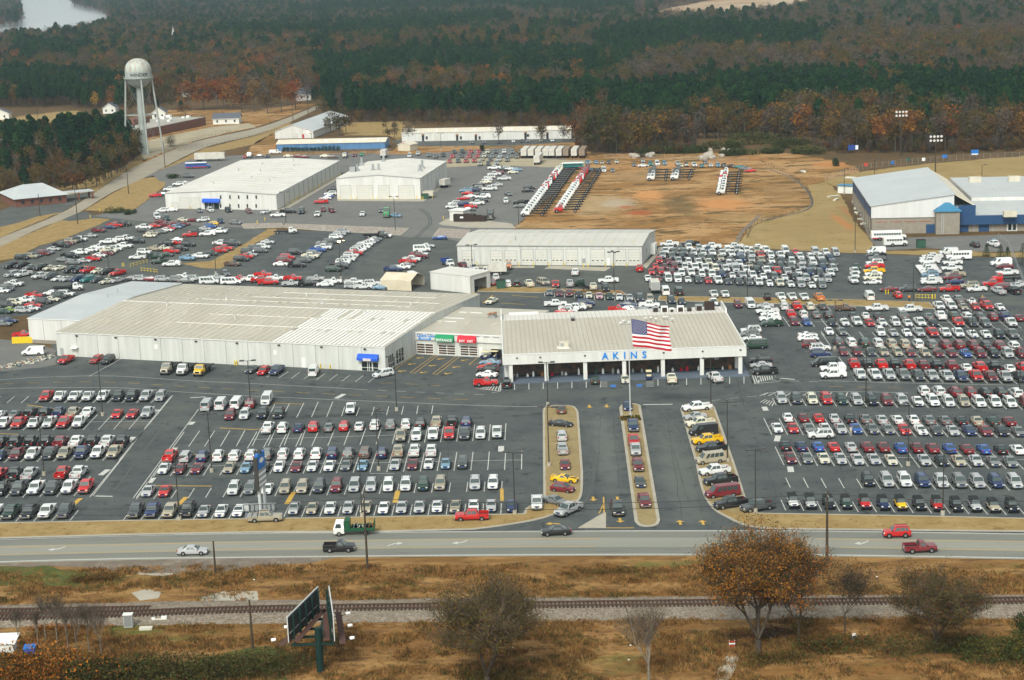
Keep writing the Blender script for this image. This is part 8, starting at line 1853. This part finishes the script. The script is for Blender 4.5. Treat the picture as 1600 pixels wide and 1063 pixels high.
# dark woods at left, before the water tower
belt([(-30,305),(20,312),(66,308),(110,302),(150,292),(190,268),(214,240)],30,{'olive':6,'brown':3,'bare':2,'pine':4},(11,15),'in front of the left woods','trees in the left woods')
belt([(-30,285),(50,285),(120,280),(170,262),(205,238)],32,{'olive':3,'brown':2,'pine':8},(13,17),'second rank, left woods','trees in the left woods')
belt([(-30,262),(40,262),(110,258),(165,245),(195,230)],34,{'pine':8,'olive':2},(15,19),'third rank, left woods','trees in the left woods')
belt([(-30,240),(40,240),(100,236),(160,226)],30,{'pine':10,'olive':1},(15,19),'back of left woods','trees in the left woods')
# edge of the right woods
belt([(905,232),(960,240),(1010,238),(1075,232)],14,{'brown':3,'olive':8,'orange':2,'bare':1},(16,21),'behind the old parked cars','trees at the right wood edge')
belt([(900,222),(960,228),(1075,224)],12,{'olive':5,'brown':4,'bare':3},(17,21),'second rank, behind the old cars','trees at the right wood edge')
belt([(1090,218),(1200,218),(1260,228),(1330,234),(1400,238),(1480,236),(1600,232),(1660,230)],40,{'olive':8,'brown':4,'orange':5,'bare':3},(14,20),'along the right wood edge','trees at the right wood edge')
belt([(1080,208),(1200,208),(1330,222),(1480,224),(1660,218)],40,{'olive':7,'brown':4,'orange':4,'bare':3,'pine':3},(14,19),'second rank, right woods','trees at the right wood edge')
# pines behind the storage building
belt([(545,190),(640,190),(760,190),(900,200)],34,{'pine':14,'olive':1},(13,17),'front pines behind storage building','pines behind the storage building')
belt([(510,182),(640,182),(760,182),(900,190),(1080,200)],34,{'pine':16,'brown':1},(14,17),'second rank behind storage building','pines behind the storage building')
# around the upper road
for k,(kd,u,v,H) in enumerate((('olive',530,212,15),('brown',541,210,13),('olive',517,208,12),('bare',617,218,10),('bare',640,221,12),('brown',606,217,9),('bare',779,223,12),('bare',846,222,12),('bare',880,222,10),('olive',844,223,9),('red',298,174,20),('red',318,172,21),('red',340,171,19),('orange',362,172,20),('brown',378,176,20),('orange',398,175,20),('brown',418,178,21),('orange',440,176,20),('red',462,172,19),('brown',290,182,13),('olive',262,172,18),('brown',276,166,19),('pine',284,180,9),('pine',135,178,15),('pine',187,179,16),('olive',205,180,14),('brown',350,166,21),('bare',408,168,22),('olive',243,168,18),('bare',386,166,21),('pine',246,180,10),('orange',424,164,20),('brown',450,165,21),('pine',494,170,14),('olive',505,184,13),('pine',520,188,15),('bare',480,160,18))):
 plant(kd,G(u,v),H,'%s by the upper-left side road, %s of the scattered ones'%(DESC[kd][1],ordi(k+1)),'single trees by the side road')
print('TREES',NT[0])
# far woods as masses
ICOL=bpy.data.collections.new('woodland_sources')
IDX=[]
for kd in ('pine','brown','orange','bare','red','olive','yellow'):
 for a,c in KINDS[kd][:2]:
  q=MB();q.add(a);q.add(c);o=bpy.data.objects.new('src_%02d'%len(IDX),q.mesh('src'));ICOL.objects.link(o);IDX.append(kd)
def inpoly(x,y,P):
 c=False;j=len(P)-1
 for i in range(len(P)):
  if (P[i][1]>y) != (P[j][1]>y) and x<(P[j][0]-P[i][0])*(y-P[i][1])/(P[j][1]-P[i][1])+P[i][0]:c=not c
  j=i
 return c
def edge(pts,x):
 if x<=pts[0][0]:return pts[0][1]
 for (a,b),(c,d) in zip(pts,pts[1:]):
  if x<=c:return b+(d-b)*(x-a)/(c-a)
 return pts[-1][1]
WOODEDGE=[(-200,170),(100,168),(130,172),(250,165),(300,158),(480,152),(505,178),(545,186),(640,182),(900,190),(1075,202),(1200,202),(1330,216),(1480,218),(1800,210)]
CLEAR=[[(30,-30),(118,-30),(112,10),(172,24),(176,50),(100,66),(0,76),(-300,88),(-300,46),(34,44)],[(975,38),(1040,14),(1100,2),(1180,-8),(1330,-20),(1330,2),(1235,32),(1140,43),(1060,41),(1005,46)],[(780,60),(830,64),(935,73),(925,80),(830,75),(775,72)],
         [(790,128),(900,131),(1000,128),(1130,124),(1130,129),(1000,135),(850,138)],[(262,150),(300,156),(300,162),(250,164)],[(470,150),(505,150),(505,172),(480,172)]]
CLEAR[3]=[(790,129),(1130,125),(1130,128),(850,135)]
PINES=[[(480,92),(600,84),(800,74),(900,78),(1000,78),(1100,92),(1000,100),(960,128),(800,128),(790,124),(700,118),(600,122),(540,150),(500,148)],[(540,150),(620,140),(700,152),(800,138),(1000,136),(1200,118),(1700,122),(1700,180),(1500,178),(1330,165),(1200,176),(1080,190),(930,160),(820,178),(700,196),(540,196)],
         [(930,62),(1050,44),(1250,50),(1290,58),(1290,82),(1100,82),(930,78)],[(-100,118),(60,110),(190,120),(190,172),(-100,174)],[(340,50),(520,46),(780,26),(800,40),(700,56),(520,62),(340,62)],[(450,20),(800,6),(980,14),(980,24),(700,18),(450,34)],[(20,70),(150,80),(120,95),(20,96)]]
from mathutils import noise as mn
def classify(u,v,p):
 n=mn.noise(Vector((p.x*.006,p.y*.006,3)));n2=mn.noise(Vector((p.x*.02,p.y*.02,9)))
 for P in PINES:
  if inpoly(u+n2*14,v+n*5,P):return 'pine' if random.random()<.965 else random.choice(('brown','orange','yellow','olive','brown'))
 if u>880 and 92<v<128:return random.choices(('bare','brown','pine','olive','orange'),(7,3,7,5,.8))[0]
 if v<60 and u>700:return random.choices(('bare','brown','pine','olive','red'),(8,4,4+8*max(0,n),4,.3))[0]
 if v<45:return random.choices(('bare','brown','pine','olive'),(6,2,8+8*n,3))[0]
 if u<500:return random.choices(('brown','orange','bare','olive','pine','red'),(4.5,4,4,7,6+12*max(0,n+.1),2 if 250<u<480 and v>85 else 1+1.5*max(0,-n)))[0]
 return random.choices(('brown','orange','bare','olive','pine'),(4,2.4,3,7,3+10*max(0,n)))[0]
pts=[];random.seed(77);Dd=560.
pine_pts={}
while Dd<5600:
 step=5.6 if Dd<900 else 6.6 if Dd<1500 else 9 if Dd<2500 else 14 if Dd<4000 else 22
 X=-Dd*.36
 while X<Dd*.36:
  p=Vector((X+random.uniform(-.4,.4)*step,Dd+random.uniform(-.4,.4)*step,0));X+=step
  u,v=proj(p)
  if not (-60<u<1660) or v<-45:continue
  if v>edge(WOODEDGE,u):continue
  u2,v2=proj(p+Vector((0,0,10)))
  if any(inpoly(u,v,P) for P in CLEAR):continue
  kd=classify(u2,v2,p)
  if kd != 'pine' and random.random()<.38:continue
  pts.append((p,kd,step))
 Dd+=step*.92
# low growth along the wood edges
for k in range(2600):
 if k%3:u=random.uniform(900,1660);v=edge([(900,238),(1010,243),(1075,240),(1200,237),(1330,240),(1480,241),(1660,234)],u)-random.uniform(0,26)**1.0
 elif k%2:u=random.uniform(-40,216);v=random.uniform(232,edge([(-40,308),(66,306),(150,292),(216,246)],u))
 else:u=random.uniform(510,900);v=edge([(510,190),(640,194),(900,204)],u)-random.uniform(0,14)
 if 1085<u<1290 and v>216:continue
 pts.append((G(u,v),random.choices(('brown','olive','bare','orange'),(5,5,4,1))[0],-1))
print('FOREST',len(pts))
def setattrs(me,*L):
 for n,t,l in zip(('idx','size','turn'),('INT','FLOAT','FLOAT'),L):me.attributes.new(n,t,'POINT');me.attributes[n].data.foreach_set('value',l)
def forest(name,label,sel,kinds):
 me=bpy.data.meshes.new(name);P_=[q for q in pts if sel(q)];me.from_pydata([tuple(q[0]) for q in P_],[],[])
 A=[];B=[];Cc=[]
 for i,q in enumerate(P_):
  A.append(random.choice([k for k,n in enumerate(IDX) if n==q[1]]));B.append(random.uniform(.75,1.15)*(random.uniform(.2,.5) if q[2]<0 else 1 if q[1]=='pine' and q[2]<9 else 1.25 if q[2]<9 else 1.35 if q[2]<10 else 1.6 if q[2]<15 else 1.8));Cc.append(random.uniform(0,6.28))
 setattrs(me,A,B,Cc)
 o=bpy.data.objects.new(name,me);LINK(o);tag(o,label,'woods',kind='stuff')
 ng=bpy.data.node_groups.new(name,'GeometryNodeTree');ng.interface.new_socket('Geometry',in_out='INPUT',socket_type='NodeSocketGeometry');ng.interface.new_socket('Geometry',in_out='OUTPUT',socket_type='NodeSocketGeometry')
 N=ng.nodes;Lk=ng.links;gi=N.new('NodeGroupInput');go=N.new('NodeGroupOutput');ip=N.new('GeometryNodeInstanceOnPoints');ci=N.new('GeometryNodeCollectionInfo');ci.inputs['Collection'].default_value=ICOL;ci.inputs['Separate Children'].default_value=True;ci.inputs['Reset Children'].default_value=True
 def attr(n,t):a=N.new('GeometryNodeInputNamedAttribute');a.data_type=t;a.inputs['Name'].default_value=n;return a.outputs['Attribute']
 ip.inputs['Pick Instance'].default_value=True;cx=N.new('ShaderNodeCombineXYZ');Lk.new(attr('turn','FLOAT'),cx.inputs[2]);cs=N.new('ShaderNodeCombineXYZ')
 sa=attr('size','FLOAT');[Lk.new(sa,cs.inputs[i]) for i in range(3)]
 Lk.new(gi.outputs[0],ip.inputs['Points']);Lk.new(ci.outputs[0],ip.inputs['Instance']);Lk.new(attr('idx','INT'),ip.inputs['Instance Index']);Lk.new(cx.outputs[0],ip.inputs['Rotation']);Lk.new(cs.outputs[0],ip.inputs['Scale']);Lk.new(ip.outputs[0],go.inputs[0])
 md=o.modifiers.new('scatter','NODES');md.node_group=ng;return o
forest('pine_forest','dense dark green pine plantations stretching behind the buildings',lambda q:q[1]=='pine',None)
forest('autumn_forest','brown, rust and grey leafless woods reaching to the far hills',lambda q:q[1] != 'pine',None)
# dry weeds on the rail bank
rr=random.Random(44);WC=bpy.data.collections.new('weed_sources')
for k in range(5):
 m=MB()
 for i in range(26):
  a=rr.uniform(0,6.28);r_=rr.uniform(0,.6);x,y=r_*math.cos(a),r_*math.sin(a);h=rr.uniform(.1,.34);w=.04;dx,dy=rr.uniform(-.2,.2),rr.uniform(-.2,.2);c,s=math.cos(a+1),math.sin(a+1)
  m.face([(x-c*w,y-s*w,0),(x+c*w,y+s*w,0),(x+dx,y+dy,h)],['weed_blades','weed_blades','weed_blades','brown_leaves','bush_green'][k])
 WC.objects.link(bpy.data.objects.new('weed_%d'%k,m.mesh('weed')))
wp_=[]
for i in range(34000):
 u=rr.uniform(-40,1640);v=rr.uniform(872,1075)
 if 936<v+(u-800)*.012<972:continue
 if v<884+max(0,(300-u)*.03):continue
 p=G(u,v);d=mn.noise(Vector((p.x*.12,p.y*.25,1)));
 if d<-.12 and rr.random()<.75:continue
 if 200<u<420 and 918<v<950 and rr.random()<.8:continue
 if v>1030 and u>1130 and rr.random()<.7:continue
 wp_.append((p,d))
me=bpy.data.meshes.new('dry_weeds');me.from_pydata([tuple(p) for p,d in wp_],[],[]);setattrs(me,[rr.choices(range(5),(5,5,5,4,1.2+(4 if mn.noise(Vector((p.x*.07,p.y*.12,5)))>.25 else 0)))[0] for p,d in wp_],[rr.uniform(.6,1.5)*(1+d) for p,d in wp_],[rr.uniform(0,6.28) for p in wp_])
o=bpy.data.objects.new('dry_weeds',me);LINK(o);tag(o,'dry brown weeds and grass covering the bank along the railway','weeds',kind='stuff')
ng=bpy.data.node_groups['pine_forest'].copy();ng.name='weeds'
for n in ng.nodes:
 if n.bl_idname=='GeometryNodeCollectionInfo':n.inputs['Collection'].default_value=WC
o.modifiers.new('scatter','NODES').node_group=ng
# litter on the bank
for k in range(14):
 u,v=rr.uniform(100,1500),rr.uniform(885,1040);m=MB();m.box(-.1,.1,-.06,.06,0,.1,'letter_white');m.box(-.03,.14,-.1,.01,.02,.12,'letter_white');o=obj('litter',m,None,G(u,v));tag(o,'small white scrap of litter on the brown bank, %s scrap'%ordi(k+1),'litter','white litter on the bank')
# ------------------------------------------------------------------ haze
m=bpy.data.materials.new('haze');m.use_nodes=True;t=m.node_tree;t.nodes.remove(t.nodes['Principled BSDF']);pv=t.nodes.new('ShaderNodeVolumePrincipled');pv.inputs['Density'].default_value=0.75e-4;pv.inputs['Color'].default_value=(.62,.78,.92,1);pv.inputs['Anisotropy'].default_value=.1
t.links.new(pv.outputs[0],t.nodes['Material Output'].inputs['Volume']);MATS['haze']=m
mb=MB();mb.box(-2600,2600,-40,6500,-1,108,'haze');o=obj('haze',mb);o['kind']='stuff';tag(o,'thin pale haze over the far woods','haze',kind='stuff')
